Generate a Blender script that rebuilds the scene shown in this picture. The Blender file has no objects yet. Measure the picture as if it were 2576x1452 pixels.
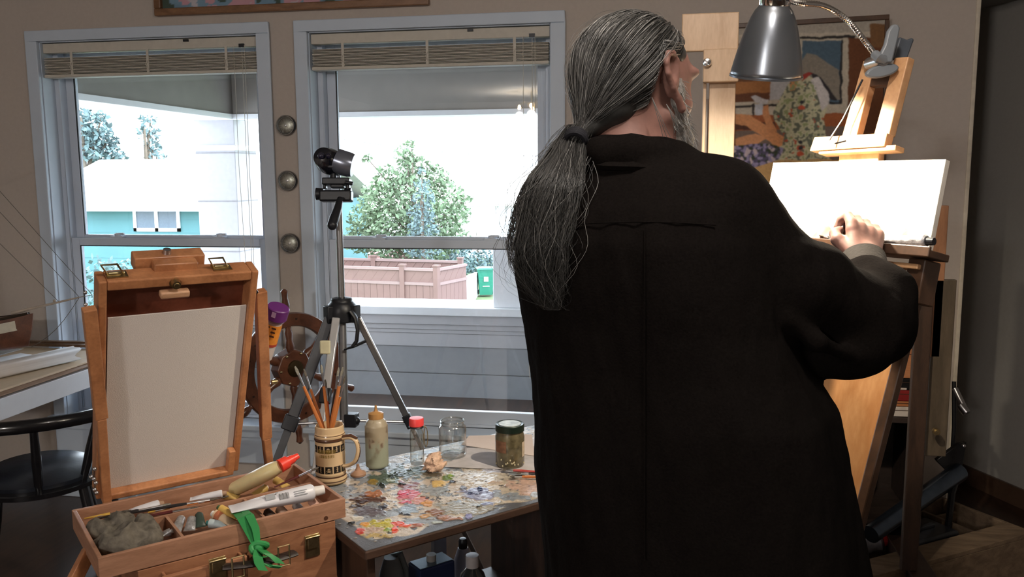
import bpy, bmesh, math, random
import numpy as np
from mathutils import Matrix, Vector
random.seed(7); RNG = np.random.default_rng(7)
SC = bpy.context.scene; COL = SC.collection

# ------------------------------------------------------------------ camera
F_PX = 2150.0; YAW, PITCH, ROLL = np.radians([9.85, 7.6, -0.36]); EYE = 1.55
def _cam_axes(yaw, p, r):
    cy, sy = np.cos(yaw), np.sin(yaw)
    fwd = np.array([-sy*np.cos(p), cy*np.cos(p), -np.sin(p)])
    right = np.array([cy, sy, 0.0]); up = np.cross(right, fwd)
    c, s = np.cos(r), np.sin(r)
    return np.array([c*right+s*up, -s*right+c*up, fwd])
CAMX = _cam_axes(YAW, PITCH, ROLL); CAMC = np.array([0, 0, EYE])
cam_data = bpy.data.cameras.new('camera'); cam = bpy.data.objects.new('camera', cam_data); COL.objects.link(cam)
cam_data.sensor_width = 36.0; cam_data.lens = 36.0*F_PX/2576.0; cam_data.clip_start = 0.02; cam_data.clip_end = 400
_m = Matrix(np.eye(4).tolist())
for i in range(3):
    _m[i][0] = CAMX[0][i]; _m[i][1] = CAMX[1][i]; _m[i][2] = -CAMX[2][i]; _m[i][3] = CAMC[i]
cam.matrix_world = _m; SC.camera = cam

# ------------------------------------------------------------------ overcast sky, lamps of the room, exposure
world = bpy.data.worlds.new('overcast'); SC.world = world; world.use_nodes = True
_bg = world.node_tree.nodes['Background']; _bg.inputs[0].default_value = (0.78, 0.89, 1.0, 1); _bg.inputs[1].default_value = 10.5
SC.cycles.transparent_max_bounces = 24
SC.view_settings.view_transform = 'Standard'; SC.view_settings.look = 'None'
SC.view_settings.exposure = 0.0; SC.view_settings.gamma = 1.0; SC.view_settings.use_curve_mapping = False
def point_lamp(name, loc, power, col, radius):
    l = bpy.data.lights.new(name, 'POINT'); l.energy = power; l.color = col; l.shadow_soft_size = radius
    o = bpy.data.objects.new(name, l); o.location = loc; COL.objects.link(o); return o
CHANDELIER = (-1.64, -3.55, 2.42)
for dx, dy in ((-.17, -.05), (.17, .05), (.02, .2), (-.02, -.2)):
    point_lamp('ceiling_bulb', (CHANDELIER[0]+dx, CHANDELIER[1]+dy, 2.30), 42, (1.0, .98, .98), .05)
# a warm ceiling lamp over the near part of the studio, behind the camera
point_lamp('near_ceiling_bulb', (.15, .95, 2.41), 32, (1.0, .91, .84), .06)

# ------------------------------------------------------------------ helpers: pixels to points in the room
def ray(px, py): return CAMX.T @ np.array([(px-1288)/F_PX, -(py-726)/F_PX, 1.0])
def atY(px, py, y): d = ray(px, py); return CAMC+d*(y/d[1])
def atZ(px, py, z): d = ray(px, py); return CAMC+d*((z-EYE)/d[2])
def atX(px, py, x): d = ray(px, py); return CAMC+d*(x/d[0])
def atD(px, py, t): return CAMC+ray(px, py)*t
def atP(px, py, p0, n):
    d = ray(px, py); return CAMC+d*(np.dot(np.array(p0)-CAMC, n)/np.dot(d, n))
def A(*v): return np.array(v, float)
def unit(v): v = np.array(v, float); return v/np.linalg.norm(v)
ZUP = A(0, 0, 1)

class Fr:
    """a local frame: origin and three axes"""
    def __init__(s, o=(0, 0, 0), x=(1, 0, 0), y=(0, 1, 0), z=(0, 0, 1)):
        s.o = A(*o); s.x = unit(x); s.y = unit(y); s.z = unit(z)
    def __call__(s, p): return s.o+s.x*p[0]+s.y*p[1]+s.z*p[2]
def rotz(o, deg): a = math.radians(deg); return Fr(o, (math.cos(a), math.sin(a), 0), (-math.sin(a), math.cos(a), 0))
W0 = Fr()

class MB:
    """collects shapes into one mesh"""
    def __init__(s): s.v = []; s.f = []; s.mi = []; s.cur = 0
    def mat(s, i): s.cur = i; return s
    def add(s, vs, fs):
        b = len(s.v); s.v += [tuple(map(float, p)) for p in vs]
        for f in fs: s.f.append(tuple(b+i for i in f)); s.mi.append(s.cur)
        return s
    def box(s, x0, x1, y0, y1, z0, z1, fr=W0):
        P = [fr((x, y, z)) for z in (z0, z1) for y in (y0, y1) for x in (x0, x1)]
        return s.add(P, [(0, 2, 3, 1), (4, 5, 7, 6), (0, 1, 5, 4), (2, 6, 7, 3), (0, 4, 6, 2), (1, 3, 7, 5)])
    def bar(s, p, q, w, h, up=(0, 0, 1)):
        p, q = A(*p), A(*q); z = unit(q-p); x = np.cross(up, z)
        if np.linalg.norm(x) < 1e-4: x = np.cross((0, 1, 0), z)
        x = unit(x); y = np.cross(z, x); L = np.linalg.norm(q-p)
        return s.box(-w/2, w/2, -h/2, h/2, 0, L, Fr(p, x, y, z))
    def tube(s, pts, r, n=10, caps=True, flat=1.0, closed=False):
        pts = [A(*p) for p in pts]; m = len(pts); rs = r if hasattr(r, '__len__') else [r]*m
        T = []
        for i in range(m):
            if closed: T.append(unit(pts[(i+1) % m]-pts[i-1]))
            else: T.append(unit(pts[min(i+1, m-1)]-pts[max(i-1, 0)]))
        ref = A(0, 0, 1) if abs(T[0][2]) < .9 else A(1, 0, 0)
        u = unit(np.cross(T[0], ref)); vs = []
        for i in range(m):
            u = unit(u-T[i]*np.dot(u, T[i])); w = np.cross(T[i], u)
            for k in range(n):
                a = 2*math.pi*k/n; vs.append(pts[i]+(u*math.cos(a)+w*math.sin(a)*flat)*rs[i])
        fs = []
        for i in range(m if closed else m-1):
            j = (i+1) % m
            for k in range(n): fs.append((i*n+k, i*n+(k+1) % n, j*n+(k+1) % n, j*n+k))
        if caps and not closed: fs.append(tuple(range(n))[::-1]); fs.append(tuple((m-1)*n+k for k in range(n)))
        return s.add(vs, fs)
    def cyl(s, p, q, r0, r1=None, n=20, caps=True): return s.tube([p, q], [r0, r0 if r1 is None else r1], n, caps)
    def lathe(s, prof, fr=W0, n=32, open_=False):
        vs, fs = [], []; m = len(prof)
        for (r, z) in prof:
            for k in range(n):
                a = 2*math.pi*k/n; vs.append(fr((r*math.cos(a), r*math.sin(a), z)))
        for i in range(m-1):
            for k in range(n): fs.append((i*n+k, i*n+(k+1) % n, (i+1)*n+(k+1) % n, (i+1)*n+k))
        if prof[0][0] > 1e-6 and open_ != 'both': fs.append(tuple(range(n))[::-1])
        if prof[-1][0] > 1e-6 and not open_: fs.append(tuple((m-1)*n+k for k in range(n)))
        return s.add(vs, fs)
    def ell(s, c, rx, ry, rz, fr=W0, n=16, m=10):
        f2 = Fr(c, fr.x, fr.y, fr.z); vs, fs = [], []
        for i in range(m+1):
            t = math.pi*i/m
            for k in range(n):
                a = 2*math.pi*k/n; vs.append(f2((rx*math.sin(t)*math.cos(a), ry*math.sin(t)*math.sin(a), -rz*math.cos(t))))
        for i in range(m):
            for k in range(n): fs.append((i*n+k, i*n+(k+1) % n, (i+1)*n+(k+1) % n, (i+1)*n+k))
        return s.add(vs, fs)
    def prism(s, poly, z0, z1, fr=W0):
        n = len(poly); vs = [fr((x, y, z0)) for x, y in poly]+[fr((x, y, z1)) for x, y in poly]
        return s.add(vs, [tuple(range(n))[::-1], tuple(range(n, 2*n))]+[(i, (i+1) % n, n+(i+1) % n, n+i) for i in range(n)])
    def slab(s, quad, n, th):
        """extrude a polygon of points backwards along n by th"""
        n = unit(n)*th; k = len(quad); vs = [A(*p) for p in quad]+[A(*p)-n for p in quad]
        return s.add(vs, [tuple(range(k)), tuple(range(k, 2*k))[::-1]]+[(i, k+i, k+(i+1) % k, (i+1) % k) for i in range(k)])
    def loft(s, rings, caps=True):
        n = len(rings[0]); vs = [p for r in rings for p in r]; fs = []
        for i in range(len(rings)-1):
            for k in range(n): fs.append((i*n+k, i*n+(k+1) % n, (i+1)*n+(k+1) % n, (i+1)*n+k))
        if caps: fs.append(tuple(range(n))[::-1]); fs.append(tuple((len(rings)-1)*n+k for k in range(n)))
        return s.add(vs, fs)

def mesh_obj(name, verts, faces, mats, smooth=True, mi=None, colors=None, sharp=38):
    me = bpy.data.meshes.new(name)
    me.from_pydata([tuple(map(float, v)) for v in verts] if not isinstance(verts, np.ndarray) else verts.tolist(), [], faces if isinstance(faces, list) else faces.tolist())
    for m in (mats if isinstance(mats, (list, tuple)) else [mats]): me.materials.append(m)
    if mi is not None: me.polygons.foreach_set('material_index', np.array(mi, np.int32))
    bm = bmesh.new(); bm.from_mesh(me); 
    if colors is None:
        bmesh.ops.remove_doubles(bm, verts=bm.verts, dist=1e-6); bmesh.ops.recalc_face_normals(bm, faces=bm.faces)
    bm.to_mesh(me); bm.free()
    if colors is not None:
        ca = me.color_attributes.new('Col', 'FLOAT_COLOR', 'POINT')
        c4 = np.ones((len(me.vertices), 4), np.float32); c4[:, :3] = colors; ca.data.foreach_set('color', c4.ravel())
    me.update()
    if smooth:
        me.polygons.foreach_set('use_smooth', np.ones(len(me.polygons), bool))
        if sharp:
            try: me.set_sharp_from_angle(angle=math.radians(sharp))
            except Exception: pass
    o = bpy.data.objects.new(name, me); COL.objects.link(o); return o
def tag(o, label=None, cat=None, group=None, kind=None):
    if label: o['label'] = label
    if cat: o['category'] = cat
    if group: o['group'] = group
    if kind: o['kind'] = kind
    return o
def thing(name, label, cat, loc=(0, 0, 0), group=None):
    o = bpy.data.objects.new(name, None); o.location = tuple(map(float, loc)); o.empty_display_size = .05; COL.objects.link(o)
    return tag(o, label, cat, group)
def struct_root(name, loc=(0, 0, 0)):
    o = bpy.data.objects.new(name, None); o.location = loc; COL.objects.link(o); o['kind'] = 'structure'; return o
def adopt(o, parent):
    if parent is not None:
        o.parent = parent; p = parent; L = Matrix.Identity(4)
        chain = []
        while p is not None: chain.append(p); p = p.parent
        for q in reversed(chain): L = L @ q.matrix_parent_inverse @ q.matrix_basis
        o.matrix_parent_inverse = L.inverted()
    return o
def part(name, mb, mats, parent=None, bevel=0, smooth=True, label=None, sharp=38, seg=2):
    o = mesh_obj(name, mb.v, mb.f, mats, smooth, mb.mi if isinstance(mats, (list, tuple)) and len(mats) > 1 else None, sharp=sharp)
    if bevel:
        b = o.modifiers.new('edge', 'BEVEL'); b.width = bevel; b.segments = seg; b.limit_method = 'ANGLE'; b.angle_limit = math.radians(40)
        b.harden_normals = False
    if label: o['label'] = label
    return adopt(o, parent)
def struct(name, mb, mats, parent=None, bevel=0):
    o = part(name, mb, mats, parent, bevel, smooth=False)
    if parent is None: o['kind'] = 'structure'
    return o
def copy_tree(src, parent=None):
    c = src.copy(); COL.objects.link(c)
    if parent is not None: c.parent = parent; c.matrix_parent_inverse = src.matrix_parent_inverse.copy()
    for ch in list(src.children): copy_tree(ch, c)
    return c

def dense(pts, n=8):
    pts = np.array(pts); out = []
    for i in range(len(pts)-1):
        p0, p1, p2, p3 = pts[max(i-1, 0)], pts[i], pts[i+1], pts[min(i+2, len(pts)-1)]
        for k in range(n):
            t = k/n; out.append(.5*((2*p1)+(-p0+p2)*t+(2*p0-5*p1+4*p2-p3)*t*t+(-p0+3*p1-3*p2+p3)*t**3))
    return out+[pts[-1]]

# ------------------------------------------------------------------ numpy noise
_PERM = RNG.random((64, 64, 64)).astype(np.float32)
def vnoise(p):
    p = np.asarray(p, np.float32); i = np.floor(p).astype(int); f = p-i; f = f*f*(3-2*f); r = 0
    for a in (0, 1):
        for b in (0, 1):
            for c in (0, 1):
                w = (f[..., 0] if a else 1-f[..., 0])*(f[..., 1] if b else 1-f[..., 1])*(f[..., 2] if c else 1-f[..., 2])
                r = r+w*_PERM[(i[..., 0]+a) % 64, (i[..., 1]+b) % 64, (i[..., 2]+c) % 64]
    return r
def fbm(p, oct=4):
    r = 0; a = .5; q = np.asarray(p, np.float32)
    for k in range(oct): r = r+a*vnoise(q+k*17.3); q = q*2.03; a *= .5
    return r/(1-.5**oct)

# ------------------------------------------------------------------ materials
def lin(r, g, b): return tuple((c/255/12.92 if c/255 <= .04045 else ((c/255+.055)/1.055)**2.4) for c in (r, g, b))
def new_mat(name):
    m = bpy.data.materials.new(name); m.use_nodes = True; nt = m.node_tree; return m, nt, nt.nodes['Principled BSDF']
def mat(name, col, rough=.6, metal=0, var=.12, scale=30, bump=0, spec=.5, stretch=None, coat=0, sss=0, trans=0, ior=1.45, alpha=1):
    m, nt, b = new_mat(name); N = nt.nodes; L = nt.links
    b.inputs['Roughness'].default_value = rough; b.inputs['Metallic'].default_value = metal
    b.inputs['Specular IOR Level'].default_value = spec; b.inputs['IOR'].default_value = ior
    b.inputs['Coat Weight'].default_value = coat; b.inputs['Transmission Weight'].default_value = trans; b.inputs['Alpha'].default_value = alpha
    if sss: b.inputs['Subsurface Weight'].default_value = sss; b.inputs['Subsurface Radius'].default_value = (.01, .004, .002)
    tc = N.new('ShaderNodeTexCoord'); mp = N.new('ShaderNodeMapping'); L.new(tc.outputs['Object'], mp.inputs[0])
    if stretch: mp.inputs['Scale'].default_value = stretch
    nz = N.new('ShaderNodeTexNoise'); nz.inputs['Scale'].default_value = scale; nz.inputs['Detail'].default_value = 5; L.new(mp.outputs[0], nz.inputs['Vector'])
    rp = N.new('ShaderNodeValToRGB'); L.new(nz.outputs['Fac'], rp.inputs[0])
    c = np.array(col[:3]); rp.color_ramp.elements[0].position = .3; rp.color_ramp.elements[1].position = .7
    rp.color_ramp.elements[0].color = (*np.clip(c*(1-var), 0, 1), 1); rp.color_ramp.elements[1].color = (*np.clip(c*(1+var), 0, 1), 1)
    L.new(rp.outputs[0], b.inputs['Base Color'])
    if bump:
        bp = N.new('ShaderNodeBump'); bp.inputs['Strength'].default_value = bump; bp.inputs['Distance'].default_value = .004
        L.new(nz.outputs['Fac'], bp.inputs['Height']); L.new(bp.outputs[0], b.inputs['Normal'])
    return m
def wood(name, c0, c1, rough=.45, axis=(1, 1, 1), scale=9, coat=.15, fr_rot=0):
    """grain runs along the axis whose scale is small"""
    m, nt, b = new_mat(name); N = nt.nodes; L = nt.links
    tc = N.new('ShaderNodeTexCoord'); mp = N.new('ShaderNodeMapping'); L.new(tc.outputs['Object'], mp.inputs[0])
    mp.inputs['Rotation'].default_value = (0, 0, math.radians(fr_rot)); mp.inputs['Scale'].default_value = axis
    nz = N.new('ShaderNodeTexNoise'); nz.inputs['Scale'].default_value = scale; nz.inputs['Detail'].default_value = 7; nz.inputs['Distortion'].default_value = .6
    L.new(mp.outputs[0], nz.inputs['Vector'])
    n2 = N.new('ShaderNodeTexNoise'); n2.inputs['Scale'].default_value = scale*9; n2.inputs['Detail'].default_value = 3; L.new(mp.outputs[0], n2.inputs['Vector'])
    mx = N.new('ShaderNodeMath'); mx.operation = 'MULTIPLY_ADD'; mx.inputs[1].default_value = .35; L.new(n2.outputs['Fac'], mx.inputs[0]); L.new(nz.outputs['Fac'], mx.inputs[2])
    rp = N.new('ShaderNodeValToRGB'); L.new(mx.outputs[0], rp.inputs[0])
    rp.color_ramp.elements[0].position = .5; rp.color_ramp.elements[1].position = .85
    rp.color_ramp.elements[0].color = (*c0, 1); rp.color_ramp.elements[1].color = (*c1, 1); L.new(rp.outputs[0], b.inputs['Base Color'])
    b.inputs['Roughness'].default_value = rough; b.inputs['Coat Weight'].default_value = coat; b.inputs['Coat Roughness'].default_value = .3
    return m
def vcol_mat(name, rough=.6, spec=.4, bump=0, bscale=200, metal=0):
    m, nt, b = new_mat(name); N = nt.nodes; L = nt.links
    a = N.new('ShaderNodeVertexColor'); a.layer_name = 'Col'; L.new(a.outputs[0], b.inputs['Base Color'])
    b.inputs['Roughness'].default_value = rough; b.inputs['Specular IOR Level'].default_value = spec; b.inputs['Metallic'].default_value = metal
    if bump:
        nz = N.new('ShaderNodeTexNoise'); nz.inputs['Scale'].default_value = bscale; tc = N.new('ShaderNodeTexCoord'); L.new(tc.outputs['Object'], nz.inputs['Vector'])
        bp = N.new('ShaderNodeBump'); bp.inputs['Strength'].default_value = bump; bp.inputs['Distance'].default_value = .002
        L.new(nz.outputs['Fac'], bp.inputs['Height']); L.new(bp.outputs[0], b.inputs['Normal'])
    return m
def pane_glass(name, tint=(1, 1, 1), refl=.06, cap_=1.0):
    m = bpy.data.materials.new(name); m.use_nodes = True; nt = m.node_tree; N = nt.nodes; L = nt.links; N.clear()
    o = N.new('ShaderNodeOutputMaterial'); mx = N.new('ShaderNodeMixShader'); t = N.new('ShaderNodeBsdfTransparent'); g = N.new('ShaderNodeBsdfGlossy')
    t.inputs[0].default_value = (*tint, 1); g.inputs['Roughness'].default_value = .01
    lw = N.new('ShaderNodeFresnel'); ge = N.new('ShaderNodeNewGeometry'); mr = N.new('ShaderNodeMapRange'); mr.inputs['To Min'].default_value = 1.5; mr.inputs['To Max'].default_value = 1/1.5; L.new(ge.outputs['Backfacing'], mr.inputs[0]); L.new(mr.outputs[0], lw.inputs[0])
    ad = N.new('ShaderNodeMath'); ad.operation = 'MULTIPLY'; ad.inputs[1].default_value = refl/.04; L.new(lw.outputs[0], ad.inputs[0]); mn = N.new('ShaderNodeMath'); mn.operation = 'MINIMUM'; mn.inputs[1].default_value = cap_; L.new(ad.outputs[0], mn.inputs[0])
    L.new(mn.outputs[0], mx.inputs[0]); L.new(t.outputs[0], mx.inputs[1]); L.new(g.outputs[0], mx.inputs[2]); L.new(mx.outputs[0], o.inputs[0]); return m
def emit_mat(name, col, s):
    m, nt, b = new_mat(name); b.inputs['Emission Color'].default_value = (*col, 1); b.inputs['Emission Strength'].default_value = s
    b.inputs['Base Color'].default_value = (.8, .8, .8, 1); return m

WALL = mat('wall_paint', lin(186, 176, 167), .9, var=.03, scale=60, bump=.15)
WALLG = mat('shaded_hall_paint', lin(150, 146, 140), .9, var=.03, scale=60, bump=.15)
CEIL = mat('ceiling_paint', lin(205, 198, 186), .95, var=.02)
TRIM = mat('white_trim_paint', lin(196, 208, 222), .5, var=.02, scale=15)
VINYL = mat('white_vinyl', lin(196, 206, 220), .45, var=.02, scale=15)
BLIND = mat('blind_slats', lin(200, 194, 182), .6, var=.05, scale=40)
BLACKP = mat('black_plastic', (.012, .013, .017), .4, var=.15)
BLACKM = mat('black_metal', (.02, .02, .022), .35, metal=.6)
CHROME = mat('chrome', (.75, .75, .76), .12, metal=1, var=.04)
STEEL = mat('brushed_steel', (.5, .5, .52), .3, metal=1, var=.1)
BRASS = mat('aged_brass', (.42, .33, .18), .35, metal=1, var=.25, scale=80)
GLASS = mat('clear_glass', (.97, .99, .98), .02, trans=1, var=0, ior=1.45)
PANE = pane_glass('window_glass', (1, 1, 1), .045)
# ================================================================== ROOM SHELL
YW = 3.6          # inner face of the window wall
XE = 1.17         # outside corner where the window wall ends
WX = [(-2.875, -1.687), (-1.572, -.397)]   # outer edges of the window casings
WZ0, WZ1 = .22, 2.213
def hole_wall(name, x0, x1, holes, z1=2.6):
    m = MB(); xs = x0
    for (a, b, c, d) in holes:
        m.box(xs, a, YW, YW+.16, 0, z1); m.box(a, b, YW, YW+.16, 0, c); m.box(a, b, YW, YW+.16, d, z1); xs = b
    m.box(xs, x1, YW, YW+.16, 0, z1); return struct(name, m, WALL)
hole_wall('wall_back', -4.3, XE, [(x0+.05, x1-.05, WZ0+.06, WZ1-.045) for x0, x1 in WX])
m = MB(); m.box(-4.46, -4.3, -5, YW+.16, 0, 2.6); struct('wall_left', m, WALL)
m = MB(); m.box(-4.46, 3.2, -5.16, -5, 0, 2.6); struct('wall_front', m, WALL)
m = MB(); m.box(3.2, 3.36, -5.16, 5.6, 0, 2.6); struct('wall_right', m, WALL)
m = MB(); m.box(-4.46, 3.36, -5.16, 5.7, 2.6, 2.7); struct('ceiling', m, CEIL)
# hall beyond the outside corner: its far wall runs at a slant
h0 = A(1.525, 4.48, 0); hd = unit(A(1.683, 4.137, 0)-h0); hn = A(-hd[1], hd[0], 0)
if hn[0] < 0: hn = -hn
fh = Fr(h0, hd, hn, ZUP)
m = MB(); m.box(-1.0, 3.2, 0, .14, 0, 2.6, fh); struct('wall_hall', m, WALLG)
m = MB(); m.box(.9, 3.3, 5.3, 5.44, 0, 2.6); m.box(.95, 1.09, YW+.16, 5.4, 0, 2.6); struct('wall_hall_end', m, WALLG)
FLOORM = wood('dark_floorboards', (.022, .011, .007), (.055, .028, .017), .35, (6, .7, 6), 5, .1)
m = MB(); m.box(-4.46, 3.36, -5.16, 5.7, -.08, 0); struct('floor', m, FLOORM)
m = MB(); m.box(-1.0, 3.0, -.014, 0, 0, .09, fh); struct('baseboard_hall', m, wood('dark_baseboard', (.05, .025, .015), (.09, .05, .03)))
m = MB(); m.box(-4.3, XE, YW-.014, YW, 0, .1); struct('baseboard_back', m, TRIM, bevel=.004)
m = MB(); m.box(XE-.004, XE+.012, YW-.006, YW+.166, 0, 2.6); struct('trim_corner', m, mat('corner_bead', lin(205, 195, 178), .7), bevel=.004)

SLATM = BLIND
for wi, (x0, x1) in enumerate(WX):
    root = struct_root('window_%d' % (wi+1), (x0, YW, WZ0))
    cas, ct = .06, .048
    m = MB()
    m.box(x0, x0+cas, YW-.02, YW, WZ0+.14, WZ1-ct); m.box(x1-cas, x1, YW-.02, YW, WZ0+.14, WZ1-ct); m.box(x0, x1, YW-.02, YW, WZ1-ct, WZ1)
    part('casing', m, TRIM, root, .004, False)
    m = MB(); m.box(x0-.02, x1+.02, YW-.045, YW+.1, .385, .41); m.box(x0, x1, YW-.018, YW, WZ0, .385); m.box(x0, x1, YW-.026, YW, .345, .385)
    part('window_stool', m, TRIM, root, .005, False)
    jx0, jx1 = x0+cas, x1-cas; yj = YW+.1
    m = MB(); m.box(jx0-.012, jx0+.004, YW, YW+.16, .4, WZ1-ct); m.box(jx1-.004, jx1+.012, YW, YW+.16, .4, WZ1-ct)
    m.box(jx0, jx1, YW, YW+.16, WZ1-ct-.004, WZ1-ct+.012); m.box(jx0-.012, jx1+.012, YW+.095, YW+.16, .385, .405)
    part('jamb', m, TRIM, root)
    # vinyl frame
    m = MB(); yf0, yf1 = YW+.075, YW+.155
    m.box(jx0+.004, jx0+.03, yf0, yf1, .41, 2.16); m.box(jx1-.03, jx1-.004, yf0, yf1, .41, 2.16); m.box(jx0+.03, jx1-.03, yf0, yf1, 2.13, 2.16); m.box(jx0+.03, jx1-.03, yf0, yf1, .41, .425)
    part('window_frame', m, VINYL, root, .003, False)
    def sash(nm, z0, z1, ya, yb, bot, top, st=.042):
        a, b = jx0+.03, jx1-.03
        m = MB(); m.box(a, a+st, ya, yb, z0, z1); m.box(b-st, b, ya, yb, z0, z1); m.box(a+st, b-st, ya, yb, z0, z0+bot); m.box(a+st, b-st, ya, yb, z1-top, z1)
        s = part(nm, m, VINYL, root, .003, False)
        g = MB(); yy = (ya+yb)/2; g.box(a+st-.004, b-st+.004, yy-.002, yy+.002, z0+bot-.004, z1-top+.004); part('pane', g, PANE, s, smooth=False)
        q = MB(); q.box(a+st-.001, a+st+.004, ya+.004, ya+.009, z0+bot, z1-top); q.box(a+st, b-st, ya+.004, ya+.009, z1-top-.004, z1-top+.001)
        part('gasket', q, BLACKP, s, smooth=False); return s
    s_up = sash('upper_sash', 1.235, 2.14, YW+.118, YW+.15, .04, .05)
    s_lo = sash('lower_sash', .425, 1.262, YW+.08, YW+.112, .06, .036)
    W = jx1-jx0
    for fx in (.25, .74):
        cx = jx0+W*fx; m = MB(); m.box(cx-.032, cx+.032, YW+.082, YW+.11, 1.262, 1.272); m.cyl((cx, YW+.096, 1.27), (cx, YW+.096, 1.284), .016, n=14); m.box(cx-.006, cx+.034, YW+.088, YW+.1, 1.276, 1.286)
        part('sash_lock', m, VINYL, root, .002)
    # mini blind drawn up
    bl = thing('window_blind', ('white slatted blind drawn up in the window with the turquoise house behind' if wi == 0 else 'white slatted blind drawn up in the window behind the camera tripod'), 'blind', (jx0, YW+.05, 2.15), 'raised window blinds')
    bx0, bx1 = jx0+.006, jx1-.006
    m = MB(); m.box(bx0, bx1, YW+.012, YW+.05, 2.115, 2.158); part('headrail', m, BLIND, bl, .003, False)
    m = MB(); nsl = 20
    for k in range(nsl):
        z = 2.022+k*.0036+.001*math.sin(k*2.1); t = .004*math.sin(k*1.3)
        m.box(bx0+.004+abs(t), bx1-.004, YW+.008+t*.3, YW+.056+t*.3, z, z+.0016)
    part('slat_stack', m, SLATM, bl, smooth=False)
    m = MB(); m.box(bx0+.002, bx1-.002, YW+.006, YW+.058, 2.004, 2.019); part('bottom_rail', m, BLIND, bl, .004, False)
    for fx in (.14, .5, .86):
        cx = bx0+(bx1-bx0)*fx; m = MB(); m.box(cx-.006, cx+.006, YW+.005, YW+.007, 2.012, 2.118); m.tube([(cx+.004, YW+.002, 2.07), (cx-.006, YW-.001, 2.05), (cx+.01, YW+.001, 2.02)], .0018, 5)
        part('ladder_tape', m, BLIND, bl)
    for dx in (.0, .012, .05):
        m = MB(); cx = bx1-.06-dx; m.tube([(cx, YW+.006, 2.12), (cx+.002, YW-.002, 1.6), (cx+.004+dx*.4, YW-.004, .72-dx)], .0011, 5); part('lift_cord', m, BLIND, bl)
    m = MB(); m.box(bx0+(bx1-bx0)*.93-.012, bx0+(bx1-bx0)*.93+.012, YW+.004, YW+.012, 2.112, 2.128); part('cord_lock', m, BLACKP, bl, smooth=False)
    m = MB(); m.box(bx0+(bx1-bx0)*.68-.012, bx0+(bx1-bx0)*.68+.012, YW+.004, YW+.012, 2.145, 2.155); part('tilt_gear', m, BLACKP, bl, smooth=False)

# ================================================================== PORCH
PY = 6.0
SOFFIT = mat('soffit_boards', lin(146, 142, 138), .8, var=.05, scale=8)
SIDING = mat('porch_siding', lin(150, 152, 156), .8, var=.04, scale=20)
PWHITE = mat('porch_white', lin(232, 234, 238), .6, var=.02)
POSTM = mat('post_cladding', lin(176, 174, 178), .7, var=.04)
DECK = mat('porch_deck_paint', lin(205, 208, 214), .6, var=.06, scale=12)
m = MB(); m.box(-6, 3.5, YW+.16, PY+.5, -.2, -.09); struct('porch_deck', m, DECK)
m = MB(); m.box(-3.5, 3.5, YW+.16, PY+.6, 2.32, 2.38)
for k in range(24): m.box(-3.5+k*.3, -3.5+k*.3+.006, YW+.16, PY+.5, 2.314, 2.322)
struct('porch_ceiling', m, SOFFIT)
m = MB(); m.box(-3.1, 3.5, PY-.06, PY+.12, 2.0, 2.33); struct('porch_beam_outer', m, SOFFIT)
m = MB(); m.box(-3.1, 3.5, PY-.075, PY+.135, 1.965, 2.0); struct('trim_beam_outer', m, PWHITE)
m = MB(); m.box(-3.42, -3.12, YW+.16, PY+.1, 2.0, 2.33); struct('porch_beam_side', m, SOFFIT)
m = MB(); m.box(-3.45, -3.1, YW+.16, PY+.1, 1.965, 2.0); struct('trim_beam_side', m, PWHITE)
pp = struct_root('porch_post', (-3.3, PY, -.09))
m = MB(); m.box(-3.45, -3.13, PY, PY+.34, -.09, 1.97)
part('post_body', m, POSTM, pp, .004, False)
m = MB()
for z in (.22, .6, .98, 1.36, 1.72): m.box(-3.452, -3.128, PY-.003, PY+.342, z, z+.008)
part('cladding_joint', m, mat('joint_grey', lin(140, 138, 142), .8), pp, smooth=False)
m = MB(); m.box(-3.47, -3.11, PY-.02, PY+.36, 1.74, 1.78); part('post_collar', m, PWHITE, pp, .004)
pp = struct_root('porch_pier', (-1.05, PY, .5)); m = MB(); m.box(-1.175, -.6, PY-.03, PY+.3, .6, 1.02); part('pier_body', m, PWHITE, pp, .005, False)
m = MB(); m.box(-1.19, -.58, PY-.05, PY+.32, 1.02, 1.05); part('pier_cap', m, PWHITE, pp, .005)
hw = struct_root('porch_half_wall', (0, PY, -.09))
m = MB(); m.box(-3.1, 3.3, PY, PY+.16, -.09, .53)
part('wall_core', m, SIDING, hw, smooth=False)
m = MB(); m.box(-3.1, 3.3, PY-.08, PY+.34, .54, .6); part('cap', m, PWHITE, hw, .006, False)
m = MB(); m.box(-3.1, 3.3, PY-.055, PY, .47, .54); m.box(-3.1, 3.3, PY-.04, PY, .43, .468); m.box(-3.1, 3.3, PY-.03, PY, .40, .428); m.box(-3.1, 3.3, PY-.022, PY, .30, .398)
part('cap_moulding', m, mat('moulding_grey', lin(184, 184, 188), .6, var=.02), hw, .003, False)
m = MB(); m.box(-3.1, 3.3, PY-.014, PY, .10, .298); m.box(-3.1, 3.3, PY-.010, PY, -.09, .094); part('lap_siding', m, SIDING, hw, .003, False)
# side half wall of the porch
m = MB(); m.box(-3.42, -3.26, YW+.16, PY, -.09, .53); struct('porch_side_wall', m, SIDING)
m = MB(); m.box(-3.5, -3.18, YW+.16, PY+.02, .54, .6); struct('trim_side_cap', m, PWHITE)

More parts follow.
